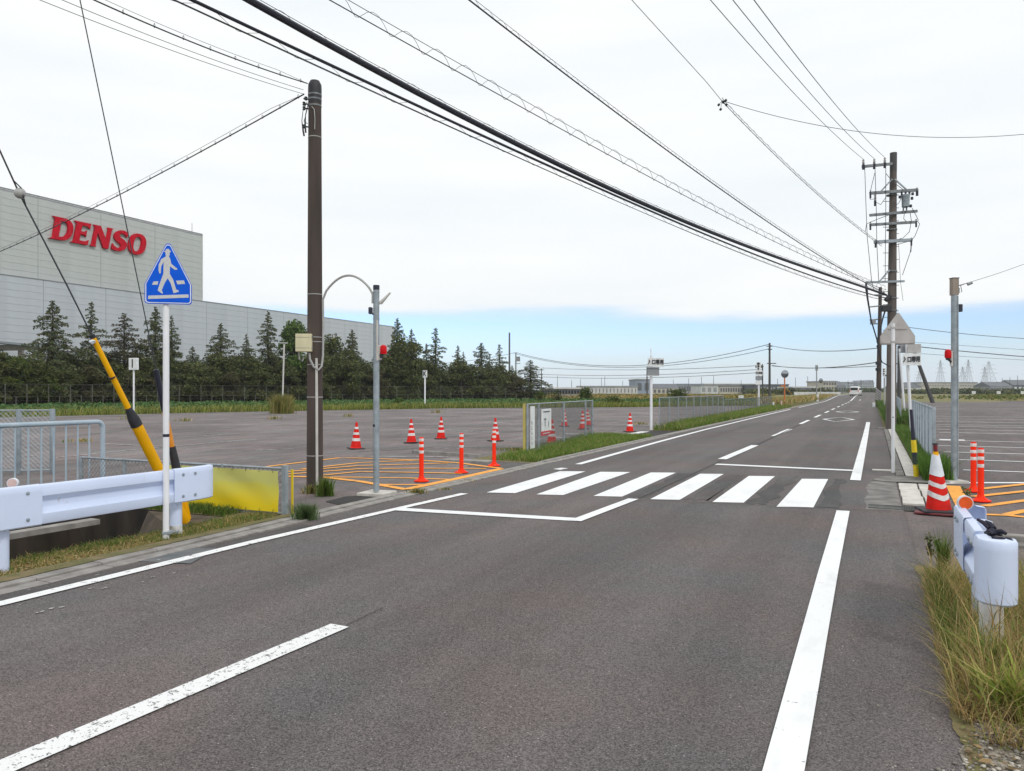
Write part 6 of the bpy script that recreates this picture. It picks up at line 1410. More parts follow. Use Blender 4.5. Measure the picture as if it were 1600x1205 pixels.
for k in range(18):
    px = 90 + k * 42 + rnd.uniform(-9, 9); plant(cm[k % 3], px, 548 + rnd.uniform(-10, 14) + max(0, (px - 560) * .06), DR(px) + 4, 10.0, 'short dark conifer filling the row among the taller ones', 'short filling conifers', 1.1)
# shrubs in the middle distance
def bush(px0, px1, pyt, pyb, d, pal, label, name='shrub', n=900, seed=1, sz=.1):
    a, b_ = P(px0, pyb, d), P(px1, pyb, d); c = (a + b_) / 2; c.z = rise(c.x, c.y); w = (b_ - a).length; h = EYE + (611 - pyt) * d / 1200 - c.z; r = np.random.RandomState(seed)
    t = thing(name, label, 'shrub', tuple(c)); v = r.randn(n, 3); v /= np.linalg.norm(v, axis=1)[:, None]; lob = 1 + .3 * np.sin(v[:, 0] * 5 + seed) * np.cos(v[:, 1] * 4)
    pts = v * (r.rand(n, 1) ** .35) * lob[:, None] * np.array([w * .5, w * .35, h * .5]) + np.array([0, 0, h * .48]); V, F, col = leaves(pts, sz * (.7 + .6 * r.rand(n)), pal, r); o = raw_mesh('foliage', V, F, col, M['leaf'], t)
    mb = MB()
    for k in range(5): a = k * 1.26; mb.tube([(c.x, c.y, c.z - .05), (c.x + math.cos(a) * w * .15, c.y + math.sin(a) * w * .12, c.z + h * .5)], .012 * d / 20, 4)
    mb.build('stems', M['bark'], t); return t
bush(904, 926, 604, 629, 105, YGR, 'dark shrub standing above the green field behind the mesh fence', seed=4, sz=.14)
bush(1042, 1074, 607, 622, 120, YGR, 'low hedge-like shrub in front of the distant warehouses', seed=5, sz=.16)
bush(945, 972, 618, 637, 76, YGR, 'ragged weed clump at the far edge of the left lot', seed=6, n=500); bush(862, 880, 608, 634, 86, [(.08, .07, .03), (.06, .08, .03)], 'thin brownish shrub left of the field shrub', seed=7, n=350)
bush(835, 852, 608, 632, 92, YGR, 'brownish green shrub under the last conifer', seed=8, n=500); bush(612, 634, 622, 638, 70, LGR, 'round bush at the far edge of the left lot near the K sign', seed=9, n=700)
# pampas clump with its lamp pole
q = P(441, 646, 53); q.z = 0; pc = thing('pampas_grass', 'tall yellowish pampas clump at the foot of a thin pole in the left lot', 'grass clump', tuple(q)); r = np.random.RandomState(5)
n = 900; X = r.randn(n) * .34; Y = r.randn(n) * .25; o = blades('foliage', X, Y, 1.25 + .35 * r.rand(n) - np.abs(X) * .5, [(.26, .24, .07), (.18, .20, .05), (.33, .27, .11)], .022, .45, parent=pc); 
lp = thing('lamp_pole', 'thin pale pole with a small top bracket rising out of the pampas clump', 'pole', tuple(q))
mb = MB(); mb.cyl(q, P(444, 538, 53), .055, n=10); mb.build('pole', M['conduit_light'], lp, True); mb = MB(); mb.box(P(444, 536, 53), (.5, .1, .08), YAW); mb.box(P(441, 545, 53), (.2, .1, .1), YAW); mb.build('bracket', M['conduit'], lp)

# ================================================================ DISTANCE
def far_box(name, label, px0, px1, pyt, d, mat_, depth=20, roof=None, rows=0, cols=0, wmat='b_dark', zb_=0, cat='building', gable=False, wfrac=(.55, .5), skirt=None):
    a, b_ = P(px0, 611, d), P(px1, 611, d); c = (a + b_) / 2 ; zt_ = EYE + (611 - pyt) * d / 1200; w = (b_ - a).length; bk = Vector((-S_, C_, 0)) * depth / 2
    t = thing(name, label, cat, (c.x, c.y, 0)); mb = MB(); mb.box((c.x + bk.x, c.y + bk.y, (zt_ + zb_) / 2), (w, depth, zt_ - zb_), YAW); mb.build('walls', M[mat_], t)
    if gable:
        mb = MB(); ux = Vector((C_, S_, 0)); h = gable; e = c + bk; hw, hd = w / 2 + .2, depth / 2 + .2; dv = Vector((-S_, C_, 0))
        vs = [e - ux * hw - dv * hd, e + ux * hw - dv * hd, e + ux * hw + dv * hd, e - ux * hw + dv * hd, e - ux * hw, e + ux * hw]; vs = [Vector((v.x, v.y, zt_)) if i < 4 else Vector((v.x, v.y, zt_ + h)) for i, v in enumerate(vs)]
        mb.add(vs, [(0, 1, 5, 4), (2, 3, 4, 5), (0, 4, 3), (1, 2, 5)]); mb.build('roof', M[roof or 'b_roof'], t)
    elif roof: mb = MB(); mb.box((c.x + bk.x, c.y + bk.y, zt_ + .25), (w + .6, depth + .6, .5), YAW); mb.build('roof', M[roof], t)
    if rows:
        for j in range(rows):
            for i in range(cols):
                x = -w / 2 + w * (i + .5) / cols; z = zb_ + (zt_ - zb_) * (j + .55) / rows; q = c + Vector((C_, S_, 0)) * x; mb = MB(); mb.box((q.x + S_ * .1, q.y - C_ * .1, z), (w / cols * wfrac[0], .25, (zt_ - zb_) / rows * wfrac[1]), YAW); mb.build('window', M[wmat], t)
    return t
far_box('greenhouse', 'very long low dark greenhouse with a pale roof line right of the last conifer', 846, 910, 608, 230, 'b_dark', 14, 'b_white', 1, 14, 'glass', zb_=0)
far_box('greenhouse', 'pale long row building with regular dark openings behind the field shrub', 906, 996, 605, 300, 'b_white', 14, 'b_grey', 1, 16, 'b_dark', wfrac=(.18, .5))
far_box('warehouse', 'grey-blue taller block behind the grey panel of the left entrance sign', 994, 1016, 594, 330, 'b_blue', 20, 'b_grey', 1, 2, 'b_dark')
far_box('house', 'brownish low houses right of the left entrance sign pole', 1020, 1060, 607, 330, 'b_cream', 12, 'b_roof', 1, 6, gable=2.0)
far_box('warehouse', 'long grey warehouse roof behind the white one, centre of the horizon', 1060, 1100, 601, 430, 'b_grey', 30, 'b_blue', 1, 10); far_box('warehouse', 'white warehouse in the middle of the horizon', 1095, 1122, 603, 360, 'b_white', 20, 'b_grey', 1, 3, 'b_grey')
far_box('warehouse', 'long beige warehouse right of the white one', 1125, 1160, 604, 380, 'b_cream', 25, 'b_roof', 1, 9); far_box('warehouse', 'wide pale roofed hall beyond the beige warehouse', 1100, 1186, 600.5, 520, 'b_grey', 40, 'b_white', 0)
far_box('warehouse', 'dark grey hall behind the exit sign and orange mirror pole', 1182, 1232, 602, 360, 'b_dark', 25, 'b_roof', 1, 10, 'b_grey'); far_box('house', 'low greenhouse-like sheds right of the orange mirror', 1236, 1276, 606, 300, 'b_grey', 14, 'b_white', 1, 12, 'b_dark')
far_box('apartment_building', 'cream three storey building behind the second traffic mirror', 1286, 1307, 597, 330, 'b_cream', 18, 'b_grey', 3, 5); far_box('house', 'low dark houses right of the cream building', 1306, 1322, 603, 330, 'b_grey', 14, 'b_roof', 1, 4, gable=2)
far_box('office_block', 'blue-grey slab block left of the white van on the skyline', 1324.5, 1334, 597.5, 800, 'tower', 30, 'b_grey', 4, 4); far_box('office_block', 'stepped grey blocks on the skyline right above the white van', 1341, 1366, 598.5, 800, 'tower', 30, 'b_grey', 4, 7); far_box('office_block', 'taller left tower of the skyline group by the second dark pole', 1345, 1350, 594.5, 820, 'tower', 20, None, 4, 2); far_box('office_block', 'taller right tower of the skyline group by the second dark pole', 1358, 1365, 594, 820, 'tower', 20, None, 4, 2)
far_box('factory_hall', 'long cream factory hall beyond the right field with a dark eave line', 1440, 1527, 598.5, 420, 'b_cream', 35, 'b_grey', 2, 22, 'b_grey', wfrac=(.5, .3)); far_box('factory_hall', 'lower right wing of the cream factory hall', 1529, 1547, 600.5, 430, 'b_cream', 30, 'b_grey', 2, 5, 'b_dark', wfrac=(.5, .3))
far_box('house', 'grey roofed houses at the far right of the horizon', 1548, 1582, 604, 400, 'b_grey', 15, 'b_roof', 1, 8, gable=2.5); far_box('house', 'dark roofed house cluster at the right picture edge', 1583, 1640, 602, 420, 'b_dark', 15, 'b_roof', 1, 8, 'b_white', gable=3); far_box('house', 'low buildings behind the slanting prop right of the tall pole', 1404, 1440, 604.5, 420, 'b_grey', 15, 'b_roof', 1, 8, 'b_white', gable=2)
wl = thing('field_wall', 'long low white wall beyond the rice field left of the road', 'wall', tuple(P(1270, 616, 190)))
for i in range(9):
    a, b_ = P(1241 + i * 8, 611, 190), P(1248.7 + i * 8, 611, 190); c = (a + b_) / 2; zt_ = EYE + (611 - 612.5) * 190 / 1200; mb = MB(); mb.box((c.x, c.y, zt_ / 2), ((b_ - a).length, .3, zt_), YAW); mb.build('wall_section', M['b_white'], wl)
wl2 = thing('field_wall', 'pale concrete bank in front of the dark greenhouse', 'wall', tuple(P(885, 616, 150)))
a, b_ = P(870, 611, 150), P(903, 611, 150); c = (a + b_) / 2; mb = MB(); mb.box((c.x, c.y, .45), ((b_ - a).length, .4, .9), YAW); mb.build('bank', M['concrete'], wl2)
# distant tree masses and hedges as one band each
def tree_band(px0, px1, pyt, d, label, seed, pal=BRD, n=2600):
    r = np.random.RandomState(seed); L = np.array([list(P(px0, 611, d)), list(P(px1, 611, d))]); s = r.rand(n); h = EYE + (611 - pyt) * d / 1200; prof = .55 + .45 * np.abs(np.sin(s * 17 + seed) * np.cos(s * 7.3 + seed))
    pts = L[0] * (1 - s[:, None]) + L[1] * s[:, None]; pts[:, 2] = r.rand(n) * h * prof; pts[:, :2] += r.randn(n, 2) * 2; V, F, col = leaves(pts, .0022 * d * (.7 + .6 * r.rand(n)), pal, r); o = raw_mesh('far_wood', V, F, col, M['leaf']); tag(o, label, 'woods', None, 'stuff')
tree_band(1175, 1300, 606.5, 300, 'dark line of far bushes behind the fields left of the road', 3, n=2200); tree_band(1395, 1700, 606, 380, 'dark line of far bushes beyond the right field', 4, n=4200); tree_band(1300, 1400, 605.5, 500, 'dark far trees around the end of the road', 5, n=1800); tree_band(1548, 1600, 603, 600, 'low wood on the right horizon', 8, n=1200); tree_band(850, 1180, 608.5, 520, 'thin dark tree line along the left horizon', 6, n=3600)
far_hills = MB()
# lattice pylons
def pylon(px, pyt, d, w, label, armsn=3):
    b = P(px, 611, d); b.z = 0; H = EYE + (611 - pyt) * d / 1200; t = thing('pylon', label, 'pylon', tuple(b), 'steel pylons on the right horizon'); ux = Vector((C_, S_, 0)); uy = Vector((-S_, C_, 0)); R_ = .0014 * d * .13
    def cr(z): f = z / H; return w / 2 * (1 - f) ** 1.25 + .035 * w
    mb = MB(); lv = [H * k / 9 for k in range(10)]
    def cn(z, i, j): return b + ux * cr(z) * i + uy * cr(z) * j + Vector((0, 0, z))
    for i in (-1, 1):
        for j in (-1, 1): mb.tube([cn(z, i, j) for z in lv], R_, 3)
    mb.build('mast', M['tower'], t); mb = MB()
    for a_, c_ in zip(lv[:-1], lv[1:]):
        for (p, q_) in (((-1, -1), (1, -1)), ((1, -1), (1, 1)), ((1, 1), (-1, 1)), ((-1, 1), (-1, -1))): mb.cyl(cn(a_, *p), cn(c_, *q_), R_ * .55, n=3, cap=False); mb.cyl(cn(a_, *q_), cn(c_, *p), R_ * .55, n=3, cap=False)
    mb.build('bracing', M['tower'], t)
    for k in range(armsn):
        z = H * (.62 + .13 * k); L = w * (.55 - .08 * k); mb = MB()
        for s in (-1, 1): mb.cyl(b + Vector((0, 0, z)), b + ux * s * L + Vector((0, 0, z + H * .008)), R_ * .7, n=3); mb.cyl(b + Vector((0, 0, z + H * .035)), b + ux * s * L + Vector((0, 0, z + H * .008)), R_ * .55, n=3); mb.cyl(b + ux * s * L + Vector((0, 0, z)), b + ux * s * L + Vector((0, 0, z - H * .03)), R_, n=3)
        mb.build('cross_arm', M['tower'], t)
for a in ((1437, 577, 900, 11, 'leftmost slim pylon behind the slanting prop'), (1469.5, 563, 800, 9, 'pylon just left of the right sensor post'), (1504, 573, 950, 12, 'faint pylon just right of the right sensor post'), (1513, 562, 800, 9, 'slim tall pylon right of the faint one'), (1538.5, 573, 950, 9, 'narrow pylon left of the widest one'), (1545, 565, 850, 17, 'widest pylon, farthest right of the group')): pylon(*a)

# ================================================================ VAN
def van():
    d = 150; b = P(1334.5, 611, d); b.z = rise(b.x, b.y) + .004; t = thing('minivan', 'white one-box van driving away on the far left lane', 'van', tuple(b)); t.rotation_euler = (0, 0, R(-7))
    bx, by, bz = b
    secs = [(0.0, .78, .38, .80, .62, 1.72), (.12, .84, .30, .86, .66, 1.80), (.9, .85, .28, .88, .72, 1.86), (2.6, .85, .28, .88, .73, 1.85), (3.3, .85, .28, .88, .66, 1.60), (3.9, .84, .30, .84, .50, 1.05), (4.4, .78, .32, .60, .55, .92), (4.5, .70, .4, .56, .5, .80)]
    mb = MB(); n = 14
    for (y, w, zb, wm, wt, zt) in secs:
        for sx in (1, -1):
            ring = [(w * .9, zb), (w, zb + .12), (wm, zb + .5), (wm, .95 if zt > 1 else zt * .9), (wt + .06, zt - .12), (wt, zt - .03), (wt * .6, zt)]
            ring = ring if sx > 0 else ring[::-1]
            for (x, z) in ring: mb.v.append((bx + sx * x, by + y, bz + z))
    for i in range(len(secs) - 1):
        for k in range(n): mb.f.append((i * n + k, i * n + (k + 1) % n, (i + 1) * n + (k + 1) % n, (i + 1) * n + k)); mb.m.append(0)
    mb.f += [tuple(range(n)), tuple((len(secs) - 1) * n + k for k in range(n))]; mb.m += [0, 0]; mb.build('body', M['car_white'], t, True)
    mb = MB(); mb.bbox((bx, by - .0, bz + 1.36), (1.34, .06, .48), .02); mb.build('rear_window', M['glass'], t)
    for s in (-1, 1):
        mb = MB(); mb.bbox((bx + s * .845, by + 1.8, bz + 1.33), (.06, 2.6, .42), .02); mb.build('side_window', M['glass'], t)
        mb = MB(); mb.bbox((bx + s * .76, by - .01, bz + 1.0), (.12, .06, .42), .02); mb.build('tail_light', M['red_lens'], t)
        for y in (.85, 3.6): mb = MB(); mb.cyl((bx + s * .66, by + y, bz + .31), (bx + s * .86, by + y, bz + .31), .31, n=20); wh = mb.build('wheel', M['black'], t); mb = MB(); mb.cyl((bx + s * .85, by + y, bz + .31), (bx + s * .87, by + y, bz + .31), .18, n=14); mb.build('rim', M['galv'], wh)
        mb = MB(); mb.bbox((bx + s * .98, by + 3.3, bz + 1.1), (.18, .1, .16), .02); mb.build('wing_mirror', M['car_white'], t)
    mb = MB(); mb.bbox((bx, by - .04, bz + .42), (1.6, .1, .22), .03); mb.build('bumper', M['car_white'], t); mb = MB(); mb.box((bx, by - .03, bz + .85), (.34, .03, .17)); mb.build('number_plate', M['sign_panel'], t); mb = MB(); mb.box((bx, by + .0, bz + .27), (1.3, .08, .12)); mb.build('underside', M['black'], t)
van()
# ================================================================ GROUND COVER
def grass(label, name, poly, n, h, pal, probs=None, wid=.006, lean=.5, seed=1, hvar=.5, z0=0.0, clump=None, cat='grass', zz=0.0):
    X, Y = scatter(poly, n, seed); r = np.random.RandomState(seed + 99)
    if clump: # gather into tufts
        k = clump; cx_, cy_ = scatter(poly, k, seed + 5); i = r.randint(0, k, n); s = r.rand(n) ** .5; m = s < .75; rad = clump_r(poly, k)
        X = np.where(m, cx_[i] + r.randn(n) * rad, X); Y = np.where(m, cy_[i] + r.randn(n) * rad, Y); ok = in_poly(X, Y, poly); X, Y = X[ok], Y[ok]
    H = h * (1 - hvar + hvar * 1.6 * r.rand(len(X)) ** 1.5)
    o = blades(name, X, Y, H, pal, wid, lean, seed=seed, probs=probs, z0=zz); return tag(o, label, cat, None, 'stuff')
def clump_r(poly, k):
    xs = [p[0] for p in poly]; ys = [p[1] for p in poly]; return .22 * math.sqrt(max(.01, (max(xs) - min(xs)) * (max(ys) - min(ys)) / k))
ke = -6.30
# left verge: short, dry in front, greener near the posts and the canal edge
VP = [(-7.08, 1.5), (ke + .015, 1.5), (ke + .015, 4), (-6.46, 7.45), (-7.08, 7.45)]
grass('short mixed green and dry grass on the left verge under the guardrail', 'verge_grass', VP, 42000, .036, GREENS + DRY, [.10, .10, .07, .08, .24, .16, .15, .10], .0026, 1.2, 3, clump=200)
grass('greener tufts along the canal edge and around the guardrail posts', 'verge_grass', [(-7.10, 3), (-6.85, 3), (-6.8, 5.4), (-6.45, 5.5), (-6.55, 7.3), (-7.1, 7.4)], 4500, .065, GREENS + DRY[:1], [.26, .27, .07, .25, .15], .003, 1.1, 4, clump=34)
grass('weeds below the low fence by the canal', 'bank_weeds', [(-10.2, 7.1), (-7.3, 7.1), (-7.3, 7.45), (-10.2, 7.45)], 5000, .10, GREENS, None, .004, .8, 5, clump=60)
def tuft(px, py, n, h, rad, pal, label, seed, lean=.55, wid=.005, name='grass_tuft'):
    q = g(px, py); r = np.random.RandomState(seed); a = r.rand(n) * 6.283; s = np.abs(r.randn(n)) * rad; t = thing(name, label, 'grass tuft', tuple(q))
    o = blades('foliage', np.cos(a) * s, np.sin(a) * s, h * (.45 + .7 * r.rand(n)), pal, wid, lean, seed=seed, parent=t); return t
GG = [(.06, .12, .04), (.09, .15, .05), (.12, .18, .07), (.16, .20, .09)]
tuft(477, 812, 700, .21, .065, GG, 'bushy bluish green tuft right of the yellow banner post', 31, .7, .004)
tuft(508, 774, 420, .30, .065, GREENS, 'tall green tuft at the right foot of the dark pole', 32, .35, .004); tuft(487, 770, 220, .14, .07, GREENS + DRY, 'small dry tuft at the left foot of the dark pole', 33)
tuft(650, 771, 240, .09, .07, GREENS + DRY, 'low yellowish tuft between the hatching and the kerb', 34); tuft(806, 703, 500, .08, .35, GREENS + DRY, 'flat weeds by the concrete edging left of the mesh fence', 35)
for i, (px, py, h, lab) in enumerate(((697, 765, .05, 'tiny weed on the kerb below the first flexible post'), (732, 752, .04, 'tiny weed on the kerb right of the first'), (428, 655, .3, 'dry weed in the left lot by the pampas clump'), (545, 651, .3, 'small dry weed beyond the lone cone'), (683, 645, .4, 'reddish dry weeds far back in the left lot'), (125, 690, .15, 'dry weed row in a crack of the left lot'), (288, 658, .25, 'small weed in the left lot right of the sign post'), (202, 655, .3, 'weed at the foot of the I sign'), (1060, 668, .3, 'weeds at the near end of the far fence'), (1000, 663, .2, 'brown weeds by the entrance sign pole'))): tuft(px, py, 60, h * .8, .07 if i < 2 else .25, DRY + GREENS[:2], lab, 40 + i, wid=.005 if i < 2 else .014)
# verges along the fences
def along(y0, y1, x0f, x1f): ys_ = np.linspace(y0, y1, 8); return [(x0f(y), y) for y in ys_] + [(x1f(y), y) for y in ys_[::-1]]
f2x = lambda y: -7.66 - .89 * (y - 17.15) / 7.35
grass('bright green grass at the foot of the near mesh fence left of the road', 'fence_grass', along(15.4, 25.5, lambda y: f2x(y) - .35, lambda y: kx(y) - .2), 26000, .15, [(.12, .23, .03), (.17, .28, .05), (.08, .16, .025), (.26, .29, .08), (.40, .33, .14)], [.25, .25, .2, .18, .12], .005, .95, 6, clump=70)
grass('long green grass strip under the far low fence left of the road', 'fence_grass', along(29.9, 76, lambda y: -7.9 - .02 * (y - 30), lambda y: kx(y) - .18), 34000, .30, [(.12, .22, .03), (.16, .26, .05), (.08, .16, .025), (.26, .28, .08), (.42, .34, .15)], [.24, .24, .18, .2, .14], .012, .95, 7, clump=150)
grass('dry straw coloured grass beyond the orange mirror pole on the left roadside', 'roadside_grass', along(76.5, 190, lambda y: -9.6 - .01 * y, lambda y: -7.2), 15000, .6, DRY + GREENS[:1], None, .035, .7, 8, clump=200, zz=.3)
grass('green grass between the slabs and the right mesh fence', 'fence_grass', along(15.8, 34, lambda y: .80, lambda y: 1.12), 15000, .26, [(.08, .17, .03), (.11, .20, .04), (.06, .13, .025), (.2, .24, .07)], None, .006, .75, 9, clump=70)
grass('taller grass right of the striped guard pipe at the fence end', 'fence_grass', [(.78, 14.9), (1.22, 14.9), (1.25, 17), (.8, 17)], 3200, .38, [(.09, .18, .03), (.13, .24, .04), (.06, .13, .025)], None, .006, .6, 10, clump=14)
grass('dense green grass around the tall right poles', 'fence_grass', along(35, 82, lambda y: .50, lambda y: 1.45), 20000, .65, [(.07, .15, .03), (.10, .19, .04), (.05, .11, .025), (.16, .19, .06)], None, .02, .6, 11, clump=90)
# tall dry grass by the right guardrail
TD = [(.50, .36, .15), (.58, .44, .22), (.36, .23, .11), (.30, .30, .08), (.18, .23, .05), (.42, .37, .15)]
RG = [(.35, 4.25), (.46, 3.9), (.95, 3.85), (3.2, 4.1), (3.2, 7.4), (.40, 7.3), (.345, 5.6)]
grass('tall dry yellow grass around the right guardrail', 'tall_grass', RG, 13000, .30, TD, [.24, .13, .13, .18, .20, .12], .0022, 1.05, 12, clump=90)
grass('low tangled straw under the tall grass at the right', 'straw', RG, 26000, .12, TD[:4] + [(.14, .10, .06)], None, .0022, 1.6, 13, clump=160)
grass('slender tall stalks standing out of the right grass', 'stalks', [(.42, 4.3), (1.3, 4.1), (1.6, 5.2), (.5, 5.6)], 420, .52, TD[:3] + [(.16, .2, .05)], None, .0024, .5, 14)
grass('narrow green weeds between road and right guardrail', 'roadside_weeds', [(.38, 5.2), (.50, 5.1), (.50, 6.9), (.40, 6.9)], 1100, .20, GREENS + [(.2, .22, .06)], None, .0032, .45, 15, clump=12)
tuft(1474, 905, 260, .40, .018, GREENS, 'single upright green weed at the road edge left of the right guardrail', 61, .25, .004)
def weed(px, py, h, label, seed, pal):
    q = g(px, py); t = thing('weed', label, 'weed', tuple(q)); r = random.Random(seed); mb = MB(); pts = []
    for k in range(5):
        a = r.random() * 6.28; sp_ = r.uniform(.08, .3); p = [Vector(q) + Vector((math.cos(a) * h * sp_ * s * s, math.sin(a) * h * sp_ * s * s, h * s * r.uniform(.85, 1))) for s in (0, .35, .7, 1)]; mb.tube(p, [.0032, .0026, .002, .001], 4)
        for j in range(9): s = r.uniform(.3, 1) * 2.99; i = int(s); c = p[i].lerp(p[i + 1], s - i); pts.append(c - q)
    mb.build('stems', M['bark'], t); rr_ = np.random.RandomState(seed); pp_ = np.repeat(np.array([list(p) for p in pts]), 4, 0) + rr_.randn(len(pts) * 4, 3) * .012
    V, F, col = leaves(pp_, .012 + .008 * rr_.rand(len(pp_)), pal, rr_); raw_mesh('leaves', V, F, col, M['leaf'], t)
weed(1512, 806, .36, 'thin branching weed behind the orange reflector of the right guardrail', 3, [(.2, .22, .08), (.3, .26, .12), (.1, .14, .04)])
weed(1454, 884, .3, 'wiry dark weed leaning over the asphalt left of the right guardrail', 4, [(.12, .11, .06), (.1, .13, .04)])
weed(1440, 700, .2, 'small weed beside the slabs on the right', 5, GREENS)
tuft(1583, 1118, 160, .26, .05, [(.34, .40, .08), (.26, .34, .07), (.46, .42, .14)], 'broad bladed yellow green grass at the right edge above the gravel', 62, .9, .010)
tuft(1560, 1060, 120, .30, .05, [(.20, .28, .07), (.30, .32, .09)], 'green grass clump under the near end of the right guardrail', 63, .9, .008)
# dead matter lying under the right-hand grass
X, Y = scatter([(.36, 3.7), (1.0, 3.6), (2.6, 3.9), (2.6, 7.2), (.38, 7.2)], 9000, 81); rl = np.random.RandomState(81); Vl, Fl, cl_ = leaves(np.stack([X, Y, .004 + .025 * rl.rand(9000)], 1), .012 + .012 * rl.rand(9000), [(.30, .20, .10), (.20, .13, .07), (.40, .31, .18), (.14, .10, .06), (.16, .18, .06)], rl, None, .85)
tag(raw_mesh('leaf_litter', Vl, Fl, cl_, M['leaf']), 'brown dead leaves and straw bits matted under the right roadside grass', 'litter', None, 'stuff')
X, Y = scatter([(-7.08, 2.5), (-6.3, 2.5), (-6.3, 4), (-6.5, 7.4), (-7.08, 7.4)], 5000, 82); Vl, Fl, cl_ = leaves(np.stack([X, Y, .004 + .02 * rl.rand(5000)], 1), .009 + .010 * rl.rand(5000), [(.40, .27, .13), (.26, .17, .09), (.48, .37, .2), (.16, .19, .06)], rl, None, .85)
tag(raw_mesh('leaf_litter', Vl, Fl, cl_, M['leaf']), 'brown dead matter among the short grass of the left verge', 'litter', None, 'stuff')
# crops and field cover
def leafcover(label, name, poly, n, h, size, pal, seed, probs=None, z=0.0):
    X, Y = scatter(poly, n, seed); r = np.random.RandomState(seed); bump = .55 + .45 * np.sin(X * .9 + seed) * np.cos(Y * .7)
    pts = np.stack([X, Y, z + h * (r.rand(n) ** .6) * (.6 + .4 * bump)], 1); V, F, col = leaves(pts, size * (.7 + .6 * r.rand(n)), pal, r, probs, flat=.3); o = raw_mesh(name, V, F, col, M['leaf']); return tag(o, label, 'crop', None, 'stuff')
leafcover('leafy green crop in the field between the left lot and the trees', 'crop_plants', [(-11.5, 84), (-15.2, 82.8), (-19.6, 73.8), (-34.8, 61), (-44.6, 41), (-47, 28.5), (-51, 10), (-66, 10), (-64, 50), (-50, 95), (-13, 112)], 42000, .62, .13, [(.07, .15, .05), (.10, .20, .07), (.05, .10, .03), (.12, .16, .05)], 71)
grass('yellow-green grass strip along the far edge of the left lot', 'lot_edge_grass', [(-11, 83.2), (-15, 82.2), (-19.4, 73.2), (-34.5, 60.2), (-44, 40.2), (-46.4, 28.2), (-49.5, 12), (-51.5, 12), (-48.4, 28.8), (-46, 41.5), (-36, 62.5), (-20.5, 76), (-15.5, 85), (-11.5, 86)], 26000, .55, [(.20, .25, .05), (.30, .33, .08), (.12, .17, .04), (.38, .34, .12)], None, .02, .6, 16, clump=300)
leafcover('dark undergrowth below the tree row by the factory', 'undergrowth', [tuple(P(px, 611, DR(px) - 3))[:2] for px in range(-60, 860, 60)] + [tuple(P(px, 611, DR(px) + 7))[:2] for px in range(850, -70, -60)], 16000, 1.5, .18, [(.04, .05, .02), (.06, .065, .025), (.03, .035, .018)], 75)
leafcover('ripe golden rice standing in the left fields', 'rice_plants', [(-52, 120), (-12, 112), (-20, 150), (-26, 240), (-100, 240)], 26000, .75, .22, [(.30, .23, .08), (.22, .18, .06), (.12, .14, .04), (.36, .28, .11)], 72)
leafcover('green and golden crops in the right fields', 'rice_plants', [(3, 140), (20, 139.5), (70, 132), (150, 155), (150, 240), (26, 260), (20, 180)], 30000, .8, .24, [(.16, .18, .05), (.10, .15, .04), (.26, .21, .08), (.07, .11, .03)], 73)
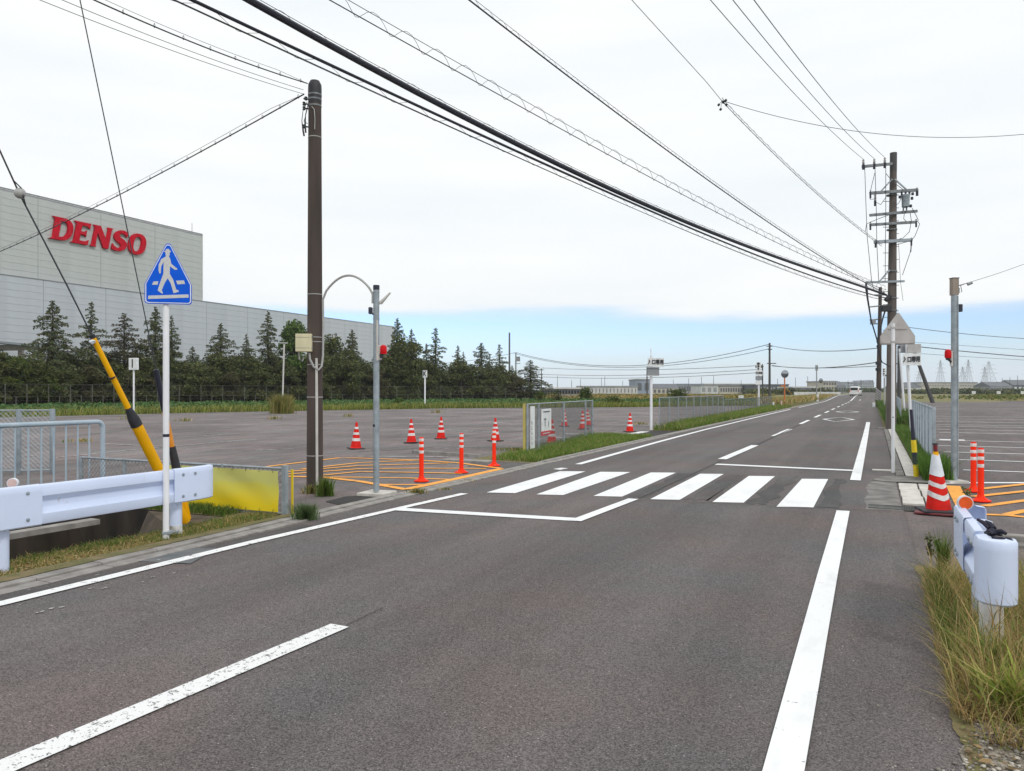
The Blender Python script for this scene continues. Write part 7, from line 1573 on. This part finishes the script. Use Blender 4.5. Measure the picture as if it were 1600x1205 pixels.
# loose stones at the lower right corner
def stones(name, poly, n, r0, r1, seed, label, z=.006):
    X, Y = scatter(poly, n, seed); r = np.random.RandomState(seed); ico = np.array([[0, 0, 1], [.89, 0, .45], [.28, .85, .45], [-.72, .53, .45], [-.72, -.53, .45], [.28, -.85, .45], [.72, .53, -.45], [-.28, .85, -.45], [-.89, 0, -.45], [-.28, -.85, -.45], [.72, -.53, -.45], [0, 0, -1]])
    fc = np.array([[0, 1, 2], [0, 2, 3], [0, 3, 4], [0, 4, 5], [0, 5, 1], [1, 6, 2], [2, 7, 3], [3, 8, 4], [4, 9, 5], [5, 10, 1], [6, 7, 2], [7, 8, 3], [8, 9, 4], [9, 10, 5], [10, 6, 1], [11, 7, 6], [11, 8, 7], [11, 9, 8], [11, 10, 9], [11, 6, 10]])
    s = (r0 + (r1 - r0) * r.rand(n) ** 3)[:, None]; V = ico[None] * (1 + .28 * r.randn(n, 12, 1)) * s[:, None] * np.array([1, .8, .6]); a = r.rand(n) * 6.28; c, sn = np.cos(a)[:, None], np.sin(a)[:, None]
    x = V[:, :, 0] * c - V[:, :, 1] * sn + X[:, None]; y = V[:, :, 0] * sn + V[:, :, 1] * c + Y[:, None]; V = np.stack([x, y, V[:, :, 2] + z + s * .3], 2)
    F = (np.arange(n)[:, None, None] * 12 + fc[None]).reshape(-1, 3); col = np.repeat(np.array([(.42, .39, .33), (.30, .28, .24), (.50, .47, .41), (.22, .20, .18)])[r.randint(0, 4, n)] * (.7 + .5 * r.rand(n, 1)), 20, 0)
    o = raw_mesh(name, V.reshape(-1, 3), F, col, M['leaf_stone']); return tag(o, label, 'gravel', None, 'stuff')
M['leaf_stone'] = attr_mat('stone_surface', .9, 0.0)
stones('gravel', [(.22, 3.0), (.30, 3.4), (.34, 3.7), (.42, 4.15), (1.0, 4.0), (2.4, 4.3), (2.4, 2.4), (.15, 2.4)], 9000, .003, .015, 1, 'pale crushed stone at the lower right corner')
stones('loose_stones', [(.02, 3.0), (.35, 3.0), (.36, 3.75), (.18, 3.5)], 420, .002, .014, 2, 'loose pale stones scattered on the asphalt edge at the lower right', .002)
stones('grit', [(-.2, 3.0), (.36, 3.0), (.36, 8), (.1, 8), (-.2, 5)], 260, .002, .006, 3, 'grit on the asphalt shoulder right of the edge line', .001)
stones('grit', [(-7.2, 3), (-6.25, 3), (-6.25, 7.4), (-7.2, 7.4)], 260, .003, .012, 4, 'small stones among the grass of the left verge', .0)
stones('lot_grit', [(-7.8, 7.5), (-6.7, 7.5), (-6.8, 15), (-9, 15)], 200, .003, .008, 6, 'grit on the left lot behind the kerb', -.01)
# every object made for use as a master but never placed would float at the origin
for o in list(C.objects):
    if o.parent is None and o.type == 'EMPTY' and 'label' not in o.keys() and o.get('kind') != 'structure': print('UNLABELLED', o.name)
for o in bpy.data.objects:
    if '_o' in o.keys(): del o['_o']
# ================================================================ AIR
hz_ = MB(); hz_.box((0, 470, 20.5), (1400, 1500, 44.2)); ho = hz_.build('haze', None); tag(ho, None, None, None, 'stuff'); ho['label'] = 'thin pale summer haze in the air over the fields'
hm_ = bpy.data.materials.new('thin_haze'); hm_.use_nodes = True; ht = hm_.node_tree; ht.nodes.clear()
ov = ht.nodes.new('ShaderNodeOutputMaterial'); pv = ht.nodes.new('ShaderNodeVolumePrincipled'); pv.inputs['Color'].default_value = (.95, .98, 1.0, 1); pv.inputs['Density'].default_value = 0.00022; pv.inputs['Anisotropy'].default_value = .3
ht.links.new(pv.outputs[0], ov.inputs['Volume']); ho.data.materials.append(hm_)
